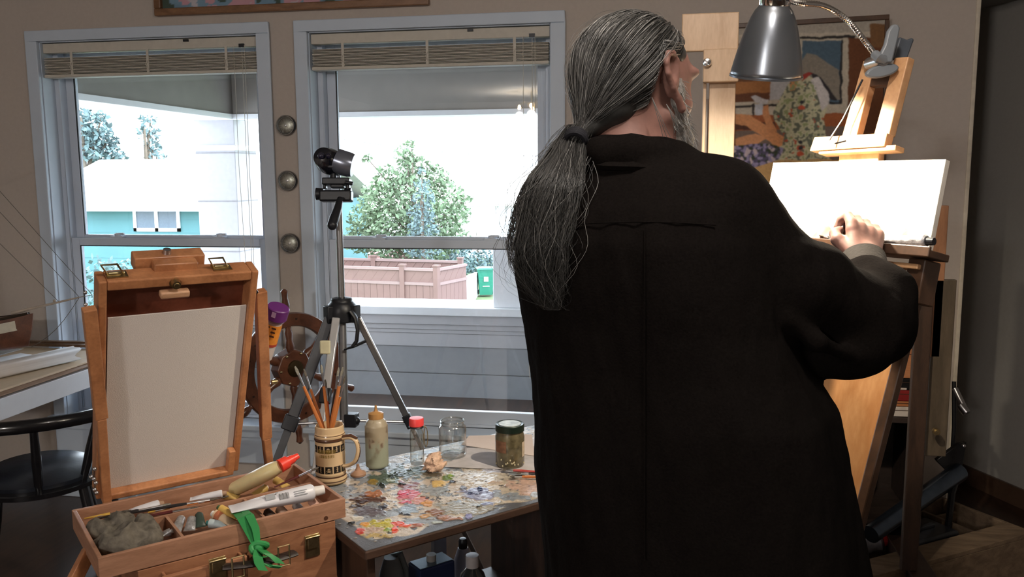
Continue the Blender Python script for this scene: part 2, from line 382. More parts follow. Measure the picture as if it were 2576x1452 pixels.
# ================================================================== NEIGHBOURHOOD (ground about 2.8 m below the studio floor)
GZ = -2.8
GRASS = mat('lawn', (.10, .14, .06), .95, var=.3, scale=2)
m = MB(); m.box(-70, 60, 6.8, 60, GZ-.2, GZ); struct('ground', m, GRASS)
ASPH = mat('driveway_asphalt', (.2, .21, .23), .9, var=.08, scale=3)
d0 = atZ(1180, 772, GZ); d1 = atZ(1330, 772, GZ); d2 = atZ(1330, 715, GZ); d3 = atZ(1200, 715, GZ)
m = MB(); m.prism([(-4.5, 12), (6, 12), (6, 46), (-5.2, 46), (-5.6, 24)], GZ, GZ+.02); struct('driveway', m, ASPH)

# brown vinyl fence
FEN = mat('tan_vinyl_fence', lin(104, 80, 74), .7, var=.05, scale=3)
FEN2 = mat('fence_cap', lin(122, 102, 98), .7, var=.03)
def fence_run(pts, zt, label, spacing=2.3, zb=GZ, lat=.42, name='fence', mats=(FEN, FEN2)):
    f = thing(name, label, 'fence', (pts[0][0], pts[0][1], zb))
    for i in range(len(pts)-1):
        p, q = A(*pts[i], 0), A(*pts[i+1], 0); L = np.linalg.norm(q-p); d = unit(q-p); fr = Fr(p, d, (-d[1], d[0], 0), ZUP)
        m = MB(); n = int(L/.2)
        for k in range(n): m.box(k*L/n+.004, (k+1)*L/n-.004, -.02, .02, zb, zt-lat, fr)
        part('fence_boards', m, mats[0], f, smooth=False)
        m = MB(); n = int(L/.28)
        for k in range(n):
            a = k*L/n; b = (k+1)*L/n
            m.bar(fr((a, 0, zt-lat)), fr((b, 0, zt-.05)), .02, .035); m.bar(fr((b, .01, zt-lat)), fr((a, .01, zt-.05)), .02, .035)
        m.box(0, L, -.006, .006, zt-lat, zt-.05, fr)
        part('lattice', m, mats[0], f, smooth=False)
        m = MB(); m.box(0, L, -.05, .05, zt-.07, zt, fr); m.box(0, L, -.045, .045, zt-lat-.05, zt-lat+.03, fr); part('rail', m, mats[1], f, smooth=False)
        k = 0
        while k*spacing <= L+.01:
            m = MB(); m.box(k*spacing-.07, k*spacing+.07, -.07, .07, zb, zt+.06, fr); m.box(k*spacing-.09, k*spacing+.09, -.09, .09, zt+.06, zt+.1, fr)
            part('fence_post', m, mats[0], f, smooth=False); k += 1
    return f
zt = -.98
fa = atZ(835, 668, zt); fb = atZ(1098, 676, zt); fc = atZ(1172, 663, zt); fd = atZ(940, 652, zt); fe = atZ(850, 650, zt)
fence_run([fa[:2], fb[:2], fc[:2]], zt, 'long tan fence with lattice top enclosing the yard beyond the porch', 2.2)
fence_run([(fc[0]-.3, fc[1]+.6), fd[:2], fe[:2]], zt+.02, 'rear tan fence run seen over the long fence', 3.4)

# white fence panel and green wheeled bin
wa = atZ(1157, 768, GZ); wb = atD(1205, 735, 27); wt = MB()
pA, pB = atD(1157, 705, 25.6), atD(1199, 688, 31)
zA, zB = pA[2], pB[2]
f = thing('white_fence', 'low white fence panel between the tan fence and the driveway', 'fence', (pA[0], pA[1], GZ))
dd = unit(A(pB[0]-pA[0], pB[1]-pA[1], 0)); nn = A(-dd[1], dd[0], 0)
m = MB(); m.slab([A(pA[0], pA[1], GZ), A(pB[0], pB[1], GZ), A(pB[0], pB[1], zB), A(pA[0], pA[1], zA)], nn, .05); part('panel', m, PWHITE, f, smooth=False)
m = MB(); m.bar(A(pA[0], pA[1], zA), A(pB[0], pB[1], zB), .12, .08); part('top_rail', m, PWHITE, f, smooth=False)
bc = atD(1222, 745, 30.9); bc[2] = GZ+.02
gb = thing('wheeled_bin', 'green wheeled rubbish bin standing on the driveway beyond the porch', 'bin', bc)
BING = mat('green_bin_plastic', (.015, .16, .10), .5, var=.05, scale=4)
fr = rotz(bc, 15); m = MB()
m.loft([[fr((sx*a, sy*b, z)) for sx, sy in ((-1, -1), (1, -1), (1, 1), (-1, 1))] for a, b, z in ((.23, .24, .05), (.29, .33, .9), (.31, .35, .9), (.31, .35, .96))]); part('bin_body', m, BING, gb, .01, False)
m = MB(); m.loft([[fr((sx*a, sy*b, z)) for sx, sy in ((-1, -1), (1, -1), (1, 1), (-1, 1))] for a, b, z in ((.33, .37, .96), (.33, .37, .99), (.25, .3, 1.03))]); part('lid', m, BING, gb, .01, False)
for s in (-1, 1):
    m = MB(); m.cyl(fr((s*.24, .26, .1)), fr((s*.3, .26, .1)), .1, n=16); part('wheel', m, BLACKP, gb)
m = MB(); m.box(-.08, .08, -.345, -.335, .55, .72, fr); m.box(-.12, .12, -.31, -.3, .36, .39, fr); part('bin_emblem', m, mat('bin_white_mark', (.6, .8, .72), .5), gb)

# turquoise house to the left
HT = mat('turquoise_siding', (.07, .18, .20), .7, var=.06, scale=1.5)
ROOFM = mat('pale_shingle_roof', lin(222, 214, 204), .9, var=.08, scale=6, bump=.3)
h = atD(340, 590, 28)
hs = thing('turquoise_house', 'turquoise single-storey house with pale roof seen through the window behind the box easel', 'house', (h[0], h[1], GZ))
ez = atD(340, 514, 27.6)[2]
x0, x1, yh = atD(60, 560, 28)[0], atD(640, 560, 28)[0]+1.2, h[1]+.2
m = MB(); m.box(x0, x1, yh, yh+8, GZ, ez)
for k in range(8): m.box(x0, x1, yh-.015, yh, GZ+k*.42, GZ+k*.42+.02)
part('house_wall', m, HT, hs, smooth=False)
m = MB(); rz = atD(340, 401, 32)[2]
m.slab([A(x0-.5, yh-.6, ez-.05), A(x1+.5, yh-.6, ez-.05), A(x1+.5, yh+4, rz), A(x0-.5, yh+4, rz)], (0, -.4, 1), .15)
m.slab([A(x0-.5, yh+4, rz), A(x1+.5, yh+4, rz), A(x1+.5, yh+8.6, ez-.05), A(x0-.5, yh+8.6, ez-.05)], (0, .4, 1), .15)
part('house_roof', m, ROOFM, hs, smooth=False)
m = MB(); m.box(x0-.5, x1+.5, yh-.64, yh-.6, ez-.22, ez-.02); part('fascia', m, PWHITE, hs, smooth=False)
wl, wr = atY(335, 520, yh)[0], atY(452, 520, yh)[0]; wt_, wb_ = atY(390, 521, yh)[2], atY(390, 582, yh)[2]
m = MB(); t = .11
m.box(wl, wr, yh-.06, yh-.01, wt_-t, wt_); m.box(wl, wr, yh-.06, yh-.01, wb_, wb_+t); m.box(wl, wl+t, yh-.06, yh-.01, wb_, wt_); m.box(wr-t, wr, yh-.06, yh-.01, wb_, wt_); m.box((wl+wr)/2-.06, (wl+wr)/2+.06, yh-.06, yh-.01, wb_, wt_)
wf = part('house_window', m, PWHITE, hs, smooth=False)
m = MB(); m.box(wl+t, wr-t, yh-.03, yh-.02, wb_+t, wt_-t); part('window_pane', m, mat('dusky_panes', (.08, .11, .15), .3), wf, smooth=False)

# pinkish house glimpsed at the far edge of the left window
p = atD(660, 470, 24); hs = thing('pink_house', 'pale pink house glimpsed past the porch post', 'house', (p[0], p[1]+1, GZ))
m = MB(); m.box(p[0]-.2, p[0]+.8, p[1], p[1]+3.4, GZ, p[2]-.4); part('house_wall', m, mat('pink_siding', lin(226, 196, 204), .8, var=.03), hs, smooth=False)
m = MB(); m.slab([A(p[0]-.5, p[1]-.4, p[2]-.5), A(p[0]+1.0, p[1]-.4, p[2]-.5), A(p[0]+1.0, p[1]+3, p[2]+.9), A(p[0]-.5, p[1]+3, p[2]+.9)], (0, -.4, 1), .12); part('house_roof', m, mat('pink_roof', lin(214, 178, 190), .8), hs, smooth=False)

# trees: leaf clumps on a branching trunk
LEAFG = mat('soft_green_leaves', (.125, .19, .105), .7, var=.35, scale=.8)
LEAFB = mat('blue_green_needles', (.095, .15, .155), .7, var=.35, scale=.8)
LEAFR = mat('dusky_red_leaves', (.32, .16, .16), .7, var=.3, scale=1)
BARK = mat('bark', (.1, .08, .06), .9, var=.3, scale=4, bump=.3)
def leaf_cloud(clusters, n_per, size, seed):
    r = np.random.default_rng(seed); V = []
    for (c, rad) in clusters:
        n = int(n_per*rad*rad); d = r.normal(size=(n, 3)); d /= np.linalg.norm(d, axis=1)[:, None]; rr = rad*r.random(n)**.33
        P = A(*c)+d*rr[:, None]*A(1, 1, .85)
        a = r.normal(size=(n, 3)); a /= np.linalg.norm(a, axis=1)[:, None]; b = np.cross(a, r.normal(size=(n, 3))); b /= np.linalg.norm(b, axis=1)[:, None]
        s = size*(.6+.8*r.random(n))[:, None]
        V.append(np.stack([P+a*s, P+b*s*.5, P-a*s, P-b*s*.5], 1))
    V = np.concatenate(V).reshape(-1, 3); Fc = np.arange(len(V)).reshape(-1, 4); return V, Fc
def tree(name, label, base, h, clusters, leafm, n_per=260, size=.1, seed=1, group=None):
    t = thing(name, label, 'tree', base, group); m = MB(); b = A(*base)
    m.tube([b, b+A(.05, 0, h*.4), b+A(-.05, .1, h*.85)], [h*.02, h*.013, h*.005], 8)
    for k, (c, rad) in enumerate(clusters):
        c = A(*c); s = b+A(0, 0, max(.3, min((c-b)[2]*.6, h*.7))); m.tube([s, (s+c)/2+A(0, 0, .1), c], [h*.012, h*.008, h*.003], 5)
    part('trunk', m, BARK, t)
    V, Fc = leaf_cloud(clusters, n_per, size, seed); o = mesh_obj('crown', V, Fc, leafm, False); adopt(o, t); return t
T0 = 28.5
c = [(atD(x, y, T0+dz), r) for x, y, r, dz in ((1020, 390, .42, 0), (1045, 430, .65, .2), (980, 450, .6, -.2), (1090, 450, .62, .3), (950, 500, .7, 0), (1030, 500, .95, -.4), (1110, 500, .8, .2), (920, 550, .62, 0), (1000, 560, .9, -.3), (1090, 560, .9, 0), (1150, 540, .5, .3), (960, 600, .9, 0), (1060, 620, 1, 0), (1140, 600, .6, 0), (905, 600, .6, 0), (1175, 500, .22, 0), (925, 400, .2, .2), (1035, 360, .16, 0))]
b = atD(1045, 700, T0); b[2] = GZ
tree('garden_tree', 'full green tree standing beyond the tan fence, in the window behind the camera tripod', b, 4.8, c, LEAFG, 900, .085, 3)
# bluish conifer in front of it
c = [(atD(1062+dx, y, T0-1.9), r) for dx, y, r in ((0, 430, .16), (0, 465, .28), (4, 500, .38), (-2, 540, .48), (0, 580, .55), (2, 620, .6))]
b = atD(1064, 700, T0-1.9); b[2] = GZ; tree('blue_spruce', 'slim blue-green conifer in front of the full garden tree', b, 4.2, c, LEAFB, 1200, .06, 5)
r = np.random.default_rng(11)
c = []
for (x, y, rr) in ((205, 300, .6), (235, 330, .8), (215, 370, .9), (255, 295, .35), (270, 350, .5), (250, 385, .8), (290, 390, .5), (195, 340, .8)): c.append((atD(x, y, 36), rr))
b = atD(225, 600, 36); b[2] = GZ; tree('fir_tree', 'dark fir rising behind the turquoise house roof, by the window edge', b, 8, c, LEAFB, 420, .13, 6)
c = [(atD(x, y, 37), rr) for x, y, rr in ((378, 300, .35), (372, 335, .5), (385, 365, .4), (395, 392, .5), (360, 300, .2))]
b = atD(380, 600, 37); b[2] = GZ; tree('fir_tree', 'thin fir rising behind the roof ridge above the house window', b, 7.5, c, LEAFB, 300, .12, 8)
# shrubs behind the fence
for i, (x, y, rr, mt, lb) in enumerate(((1000, 640, .55, LEAFR, 'dusky red shrub behind the rear fence'), (1060, 645, .6, LEAFG, 'green shrub behind the rear fence beside the red one'), (1130, 640, .8, LEAFB, 'grey-green bushy shrub behind the fence corner'), (1200, 650, .8, LEAFB, 'dark shrub standing behind the green wheeled bin'), (935, 640, .5, LEAFR, 'red leafy shrub behind the far end of the rear fence'))):
    cc = atD(x, y, 33+1.9*i); b = A(cc[0], cc[1], GZ)
    tree('garden_shrub', lb, b, 2.2, [(cc, rr), (cc+A(.3, .3, -.4), rr), (cc+A(-.3, -.1, -.5), rr), (cc+A(0, 0, -1), rr*1.2)], mt, 500, .09, 20+i, 'shrubs behind the fence')
for i, x in enumerate((250, 330, 290)):
    cc = atD(x, 700, 19+2.6*(i % 3)); b = A(cc[0], cc[1], GZ)
    tree('yard_shrub', ('low blue-green shrub below the turquoise wall, by the window frame', 'low blue-green shrub below the turquoise wall, behind the easel mast', 'low shrub between two others below the turquoise wall')[i], b, 1.5, [(cc, .6), (cc+A(.1, .5, -.5), .5), (cc+A(-.1, -.5, -.5), .5)], LEAFB, 500, .08, 40+i, 'shrubs below the turquoise house')
# overhead wire
pa, pb = atD(745, 330, 20), atD(1540, 388, 22)
for q_, lb_ in ((pa, 'wooden utility pole hidden behind the wall between the windows'), (pb, 'wooden utility pole hidden behind the painter')):
    m = MB(); m.cyl(A(q_[0], q_[1], GZ), q_+A(0, 0, .3), .12, .09, 12); up_ = thing('utility_pole', lb_, 'pole', (q_[0], q_[1], GZ)); part('pole_shaft', m, BARK, up_); m = MB(); m.box(q_[0]-.05, q_[0]+.05, q_[1]-.5, q_[1]+.5, q_[2]-.1, q_[2]+.02); part('crossarm', m, BARK, up_, smooth=False)
m = MB(); m.tube([pa+(pb-pa)*k/12-A(0, 0, .25*math.sin(math.pi*k/12)) for k in range(13)], .012, 5)
o = part('overhead_wire', m, mat('wire_grey', (.2, .2, .22), .6)); tag(o, 'thin overhead wire crossing the sky above the garden tree', 'wire')

# pale buildings closing the view
for (xa, xb, yy, zt_, nm, lb) in ((820, 1090, 46, 1.4, 'pale_house', 'pale house almost lost in the glare behind the garden tree'), (1110, 1560, 44, 1.7, 'pale_garage', 'long pale building with a white roof to the right of the garden tree')):
    pa, pb = atD(xa, 440, yy), atD(xb, 440, yy); hs = thing(nm, lb, 'house', (pa[0], pa[1], GZ)); yb = (pa[1]+pb[1])/2
    m = MB(); m.box(pa[0], pb[0], yb, yb+6, GZ, zt_-1.6); part('house_wall', m, PWHITE, hs, smooth=False)
    m = MB(); m.slab([A(pa[0]-.4, yb-.5, zt_-1.65), A(pb[0]+.4, yb-.5, zt_-1.65), A(pb[0]+.4, yb+3, zt_), A(pa[0]-.4, yb+3, zt_)], (0, -.4, 1), .12); part('house_roof', m, ROOFM, hs, smooth=False)
# ================================================================== distance-field modelling for soft bodies
class Field:
    def __init__(s, xs, ys, zs):
        s.xs, s.ys, s.zs = [np.asarray(a, np.float32) for a in (xs, ys, zs)]
        s.d = np.full((len(xs), len(ys), len(zs)), .08, np.float32)
    def block(s, lo, hi):
        sl = tuple(slice(max(0, np.searchsorted(a, l)-1), np.searchsorted(a, h)+1) for a, l, h in zip((s.xs, s.ys, s.zs), lo, hi))
        X, Y, Z = np.meshgrid(s.xs[sl[0]], s.ys[sl[1]], s.zs[sl[2]], indexing='ij'); return sl, np.stack([X, Y, Z], -1)
    def put(s, sl, d, k, op='add'):
        o = s.d[sl]
        if op == 'add':
            h = np.clip(.5+.5*(o-d)/k, 0, 1); s.d[sl] = o+(d-o)*h-k*h*(1-h)
        else:
            d = -d; h = np.clip(.5-.5*(o-d)/k, 0, 1); s.d[sl] = o+(d-o)*h+k*h*(1-h)
    def cap(s, a, b, ra, rb, k=.01, op='add'):
        a, b = A(*a), A(*b); R = max(ra, rb)+k+.03
        sl, P = s.block(np.minimum(a, b)-R, np.maximum(a, b)+R)
        if P.size == 0: return
        ab = b-a; t = np.clip(((P-a)@ab)/max(ab@ab, 1e-9), 0, 1)
        s.put(sl, np.linalg.norm(P-a-t[..., None]*ab, axis=-1)-(ra+(rb-ra)*t), k, op)
    def chain(s, pts, rs, k=.01):
        for i in range(len(pts)-1): s.cap(pts[i], pts[i+1], rs[i], rs[i+1], k)
    def ell(s, c, r, fr=None, k=.01, op='add'):
        c = A(*c); r = A(*r); R = r.max()+k+.03; fr = fr or W0
        sl, P = s.block(c-R, c+R)
        if P.size == 0: return
        q = P-c; L = np.stack([q@fr.x, q@fr.y, q@fr.z], -1)
        k0 = np.linalg.norm(L/r, axis=-1); k1 = np.linalg.norm(L/(r*r), axis=-1)
        s.put(sl, k0*(k0-1)/np.maximum(k1, 1e-6), k, op)
    def mesh(s):
        d = s.d; ins = d < 0; nx, ny, nz = d.shape
        cnt = np.zeros((nx-1, ny-1, nz-1), np.int8)
        for a in (0, 1):
            for b in (0, 1):
                for c in (0, 1): cnt += ins[a:nx-1+a, b:ny-1+b, c:nz-1+c]
        act = (cnt > 0) & (cnt < 8); I = np.argwhere(act); idx = np.full(act.shape, -1, np.int32); idx[act] = np.arange(len(I))
        acc = np.zeros((len(I), 3)); num = np.zeros(len(I))
        co = lambda q: np.stack([s.xs[q[:, 0]], s.ys[q[:, 1]], s.zs[q[:, 2]]], -1)
        for c0 in np.ndindex(2, 2, 2):
            for ax in range(3):
                if c0[ax]: continue
                c1 = list(c0); c1[ax] = 1
                p, q = I+np.array(c0), I+np.array(c1); dp, dq = d[tuple(p.T)], d[tuple(q.T)]; m = (dp < 0) != (dq < 0)
                t = np.where(m, dp/np.where(m, dp-dq, 1), 0)[:, None]; x = co(p)*(1-t)+co(q)*t
                acc[m] += x[m]; num[m] += 1
        V = acc/num[:, None]; Fs = []
        for ax in range(3):
            sl0 = [slice(None)]*3; sl1 = [slice(None)]*3; sl0[ax] = slice(0, -1); sl1[ax] = slice(1, None)
            ch = ins[tuple(sl0)] != ins[tuple(sl1)]; E = np.argwhere(ch); b, c = [(1, 2), (2, 0), (0, 1)][ax]
            E = E[(E[:, b] > 0) & (E[:, c] > 0) & (E[:, b] < d.shape[b]-1) & (E[:, c] < d.shape[c]-1)]
            db = np.zeros(3, int); db[b] = 1; dc = np.zeros(3, int); dc[c] = 1
            Q = np.stack([idx[tuple((E-db-dc).T)], idx[tuple((E-dc).T)], idx[tuple(E.T)], idx[tuple((E-db).T)]], -1)
            fl = ~ins[tuple(E.T)]; Q[fl] = Q[fl][:, ::-1]; Fs.append(Q)
        return V, np.concatenate(Fs)
def smooth_mesh(V, Fc, n=2, lam=.5):
    E = np.concatenate([Fc[:, [0, 1]], Fc[:, [1, 2]], Fc[:, [2, 3]], Fc[:, [3, 0]]]); E = np.concatenate([E, E[:, ::-1]])
    for _ in range(n):
        S = np.zeros_like(V); c = np.bincount(E[:, 0], minlength=len(V))
        for k in range(3): S[:, k] = np.bincount(E[:, 0], weights=V[E[:, 1], k], minlength=len(V))
        V = V+(S/np.maximum(c, 1)[:, None]-V)*lam
    return V
def ramp_axis(lo, hi, fine, coarse, spans):
    out = [lo]
    while out[-1] < hi:
        x = out[-1]; out.append(x+(fine if any(a <= x <= b for a, b in spans) else coarse))
    return np.array(out)

# ================================================================== THE PAINTER
RX, UY, FW = CAMX
FWH = unit(A(FW[0], FW[1], 0)); RH = unit(A(RX[0], RX[1], 0))
def facing(deg): a = math.radians(deg); return RH*math.cos(a)+FWH*math.sin(a)
TD = 1.5                                        # distance of the man from the camera
hf = facing(35); hs_ = A(hf[1], -hf[0], 0)      # head: forward, and his right-hand side
HC = atD(1604, 238, TD)                         # between the ears
HF = Fr(HC, hf, hs_, ZUP)
def hp(f, r, z): return HF((f, r, z))
bf = facing(50); bs = A(bf[1], -bf[0], 0)
person = thing('person', 'person with long grey ponytail and beard in a dark jacket, painting at the lamplit easel', 'person', (*atD(1700, 726, TD)[:2], 0))

SKIN = mat('ruddy_skin', (.23, .115, .09), .6, var=.12, scale=45, bump=.15, sss=.1)
JACK = mat('black_brown_jacket', (.0072, .0058, .0052), 1.0, var=.25, scale=260, bump=.2, spec=.04)
TROU = mat('dark_trousers', (.012, .013, .018), .9, var=.2, scale=200, bump=.2, spec=.2)
SHOE = mat('dark_shoes', (.015, .012, .01), .5)

# joints
sh_r = atD(1800, 535, 1.42); mid_r = atD(1982, 722, 1.43); el_r = atD(2182, 800, 1.5); fo_r = atD(2208, 742, 1.53); wr_r = atD(2170, 668, 1.575)
hand_r = atD(2172, 611, 1.605)
sh_l = atD(1500, 560, 1.62); el_l = atD(1780, 880, 1.80); wr_l = atD(2044, 690, 1.77); hand_l = atD(2076, 626, 1.78)
hip = A(*atD(1745, 1452, TD)[:2], .93)
xs = ramp_axis(-.5, .75, .0032, .009, [(HC[0]-.16, HC[0]+.19), (hand_r[0]-.07, hand_r[0]+.07)])
ys = ramp_axis(1.15, 2.15, .0032, .009, [(HC[1]-.15, HC[1]+.18), (hand_r[1]-.07, hand_r[1]+.09)])
zs = ramp_axis(-.01, 1.90, .0032, .012, [(1.33, 1.84)])
B = Field(xs, ys, zs)
# head
k = .02
B.ell(hp(-.012, 0, .040), (.100, .077, .087), HF, k); B.ell(hp(.034, 0, .022), (.073, .066, .088), HF, k)
B.ell(hp(.045, 0, -.045), (.052, .05, .062), HF, k)
B.ell(hp(.062, 0, -.088), (.028, .032, .022), HF, k)                                    # chin
for s in (-1, 1):
    B.ell(hp(.079, s*.038, .038), (.021, .027, .012), HF, .010)                           # brow ridges
    B.ell(hp(.062, s*.04, -.018), (.024, .022, .022), HF, .014)                          # cheekbones
    B.ell(hp(.088, s*.031, .014), (.014, .017, .012), HF, .01, 'sub')                    # eye sockets
    B.ell(hp(.072, s*.031, .014), (.013, .0135, .0125), HF, .003)                        # eyes under lids
    B.cap(hp(.01, s*.062, -.04), hp(.05, s*.035, -.085), .016, .016, .02)                # jaw
    # ears: a rim, a bowl and a lobe
    ex = s*.079; rim = []; eh = lambda f_, y_, z_: hp(f_+(.03-z_)*.26, y_, z_)
    for a in np.linspace(-150, 160, 12):
        q = math.radians(a); rim.append(hp(-.004+.017*math.cos(q)*(1 if a < 60 else 1)-.010*math.sin(q)*.3, ex+s*(.012+.004*math.cos(q)), .030+.026*math.sin(q)))
    B.chain([eh(.014, ex+s*.002, .030), eh(.013, ex+s*.006, .048), eh(.002, ex+s*.010, .060), eh(-.013, ex+s*.014, .058), eh(-.023, ex+s*.016, .044), eh(-.023, ex+s*.016, .026), eh(-.014, ex+s*.014, .004), eh(-.003, ex+s*.011, -.014), eh(.004, ex+s*.009, -.030)], [.0045, .0048, .0052, .0054, .0054, .0052, .0052, .0062, .0075], .004)
    B.ell(eh(-.004, ex+s*.004, .022), (.019, .006, .036), HF, .005)
    B.cap(eh(-.001, ex+s*.008, .01), eh(-.004, ex+s*.013, .045), .004, .0035, .004)
    B.ell(eh(.000, ex+s*.016, .034), (.011, .011, .020), HF, .004, 'sub')
B.cap(hp(.086, 0, .028), hp(.102, 0, -.012), .009, .012, .012)                           # nose
for s in (-1, 1): B.ell(hp(.098, s*.012, -.016), (.011, .009, .008), HF, .006)
B.ell(hp(.093, 0, -.045), (.012, .024, .008), HF, .006); B.ell(hp(.091, 0, -.057), (.012, .02, .008), HF, .006)
B.cap(hp(-.025, 0, -.04), hp(-.05, .0, -.17), .058, .062, .03)                           # neck
# torso under the jacket
tc = lambda px, py, t=TD: atD(px, py, t)
B.chain([tc(1600, 470), tc(1660, 700), tc(1700, 1000), hip+A(0, 0, .02)], [.085, .13, .13, .125], .05)
B.chain([sh_l, tc(1600, 500), sh_r], [.055, .08, .055], .04)
B.chain([sh_r, mid_r, el_r, fo_r, wr_r], [.05, .045, .038, .036, .027], .02)
B.chain([sh_l, el_l, wr_l], [.05, .04, .027], .02)
# legs
for s in (-1, 1):
    h0_ = hip+bs*s*.1; kn = h0_+bf*.02+A(0, 0, -.43); an = kn-bf*.03+A(0, 0, -.40)
    B.chain([h0_, kn, an], [.085, .058, .042], .03); B.cap(an+A(0, 0, -.05), an+bf*.13+A(0, 0, -.065), .035, .03, .02)
# right hand: palm, four fingers bent round a brush, thumb
ax = unit(hand_r-wr_r); canvas_n = -facing(31)
hu = unit(UY-ax*np.dot(UY, ax)); hside = unit(np.cross(ax, hu))
def hand(wr, c, ax, side, up, s):
    """ax: wrist to knuckles; side: towards the thumb; up: back of the hand"""
    B.cap(wr, c-ax*.03, .026, .026, .015)
    for q in (-.026, -.009, .009, .026): B.cap(c-ax*.03+side*q*.7, c+ax*.022+side*q+up*.004, .017, .0125, .008)
    for i, (q, L) in enumerate(((.030, .9), (.011, 1.0), (-.009, .95), (-.028, .78))):
        k0 = c+ax*.03+side*q+up*.005; k1 = k0+(ax*.030-up*.014)*L; k2 = k1+(ax*.006-up*.024)*L; k3 = k2-(ax*.012+up*.012)*L
        B.chain([k0-ax*.015, k0, k1, k2, k3], [.0105, .0105, .0092, .0084, .0076], .0035)
    t0 = c-ax*.028+side*.026-up*.006; t1 = t0+side*.020+ax*.022-up*.008; t2 = t1+ax*.026-side*.002-up*.012; t3 = t2+ax*.016-side*.012-up*.004
    B.chain([t0, t1, t2, t3], [.014, .0115, .0098, .0085], .005)
up_r = unit(RX*.25-FW*.8+UY*.35); up_r = unit(up_r-ax*np.dot(up_r, ax)); side_r = -unit(np.cross(ax, up_r))
if np.dot(side_r, RX) > 0: side_r = -side_r
hand(wr_r, hand_r, ax, side_r, up_r, 1)
ax_l = unit(RX*.75+UY*.55+FW*.2); up_l = unit(-FW*.6+UY*.6); up_l = unit(up_l-ax_l*np.dot(up_l, ax_l)); side_l = unit(np.cross(ax_l, up_l))
if np.dot(side_l, UY) < 0: side_l = -side_l
hand(wr_l, hand_l, ax_l, side_l, up_l, 1)
V, Fc = B.mesh(); V = smooth_mesh(V, Fc, 1, .5)
o = mesh_obj('body', V, Fc, SKIN, colors=np.ones((len(V), 3))*.5, sharp=0); adopt(o, person)
del B

# eyes
for s in (-1, 1):
    m = MB(); m.ell(hp(.0725, s*.031, .014), .0115, .0115, .0115, HF, 14, 10); part('eye', m, mat('eye_white', (.7, .68, .65), .2, var=.02), person)

# ---- jacket
FX = Field(np.arange(-.42, .62, .0065), np.arange(1.05, 2.12, .0065), np.arange(.68, 1.66, .0065))
# image outline of the trunk row by row -> centre and half-widths of an elliptic trunk (long axis across the shoulders)
rows = [(395, 1470, 1690), (430, 1425, 1800), (470, 1385, 1845), (520, 1345, 1880), (600, 1306, 1905), (700, 1304, 1920), (800, 1322, 1940), (900, 1342, 1985), (1000, 1356, 2050), (1200, 1369, 2095), (1452, 1392, 2140), (1700, 1410, 2160)]
ca, sa = math.cos(math.radians(50)), math.sin(math.radians(50)); ASP = .70   # depth / width
Z_, CX_, CY_, HW_ = [], [], [], []
for py, l, r_ in rows:
    c = atD((l+r_)/2, py, TD); half = (r_-l)/2*TD/F_PX*1.0; w = half/math.sqrt((ASP*ca)**2+sa**2)
    Z_.append(c[2]); CX_.append(c[0]); CY_.append(c[1]); HW_.append(w)
# keep the trunk upright in depth: the back does not lean away as rows go down
cy0 = atD(1690, 800, TD)
CY_ = [cy0[1]+(x-cy0[0])*(-.1)+.02*0 for x in CX_]
# re-solve the lateral position at the fixed depth
for i, (py, l, r_) in enumerate(rows):
    c = atY((l+r_)/2, py, CY_[i]); Z_[i] = c[2]; CX_[i] = c[0]
    t_ = np.dot(c-CAMC, FW); HW_[i] = (r_-l)/2*t_/F_PX/math.sqrt((ASP*ca)**2+sa**2)
zi = np.array(Z_)[::-1]; it = lambda a, z: np.interp(z, zi, np.array(a)[::-1])
sl, P = FX.block((-9, -9, -9), (9, 9, 9)); Zg = P[..., 2]
cx, cy, hw = it(CX_, Zg), it(CY_, Zg), it(HW_, Zg); q0, q1 = P[..., 0]-cx, P[..., 1]-cy
u = q0*bf[0]+q1*bf[1]; v = q0*bs[0]+q1*bs[1]; a_ = hw*ASP; ang = np.arctan2(v, u)
kk = (np.abs(u/a_)**2.3+np.abs(v/hw)**2.3)**(1/2.3)
d = (kk-1)*a_*.9; d = np.maximum(d, np.maximum(Zg-1.600, .70-Zg))
fold = (fbm(np.stack([ang*2.2+3, Zg*1.3, Zg*0], -1), 3)-.5)*.030*np.clip((1.5-Zg)*3, 0, 1)
FX.put(sl, (d+fold).astype(np.float32), .02)
FX.chain([tc(1560, 440, 1.5), sh_r+UY*.0, mid_r, el_r], [.07, .086, .075, .074], .035)
FX.chain([sh_l, el_l, wr_l], [.080, .060, .034], .03)
FX.cap(mid_r, atD(2062, 690, 1.44), .07, .050, .025)                       # upper-sleeve fold
FX.ell(atD(2120, 868, 1.49), (.085, .075, .06), None, .03)                 # sagging elbow cloth
FX.chain([el_r, fo_r, atD(2178, 690, 1.55)], [.07, .058, .038], .02)
FX.cap(atD(2236, 738, 1.53), atD(2240, 845, 1.5), .040, .040, .03)
# sleeve wrinkles as soft rolls of cloth
for pts, r_ in (([(2120, 730, 1.53), (2180, 700, 1.52), (2250, 715, 1.50), (2278, 770, 1.47)], .016), ([(2120, 775, 1.46), (2180, 745, 1.45), (2240, 780, 1.44), (2255, 850, 1.44)], .014), ([(2100, 700, 1.5), (2150, 690, 1.55), (2210, 690, 1.56), (2270, 705, 1.54)], .015), ([(1980, 800, 1.36), (2050, 860, 1.37), (2150, 900, 1.42)], .014), ([(1900, 640, 1.36), (2000, 640, 1.37), (2090, 650, 1.40)], .016)):
    FX.chain([atD(*p) for p in pts], [r_*.7]+[r_]*(len(pts)-2)+[r_*.7], .016)
# collar stand
cb = [tc(1482, 392, 1.455), tc(1520, 386, 1.425), tc(1590, 384, 1.405), tc(1660, 392, 1.42), tc(1715, 408, 1.45), tc(1748, 428, 1.50)]
FX.chain(cb, [.024, .026, .026, .024, .022, .018], .02)
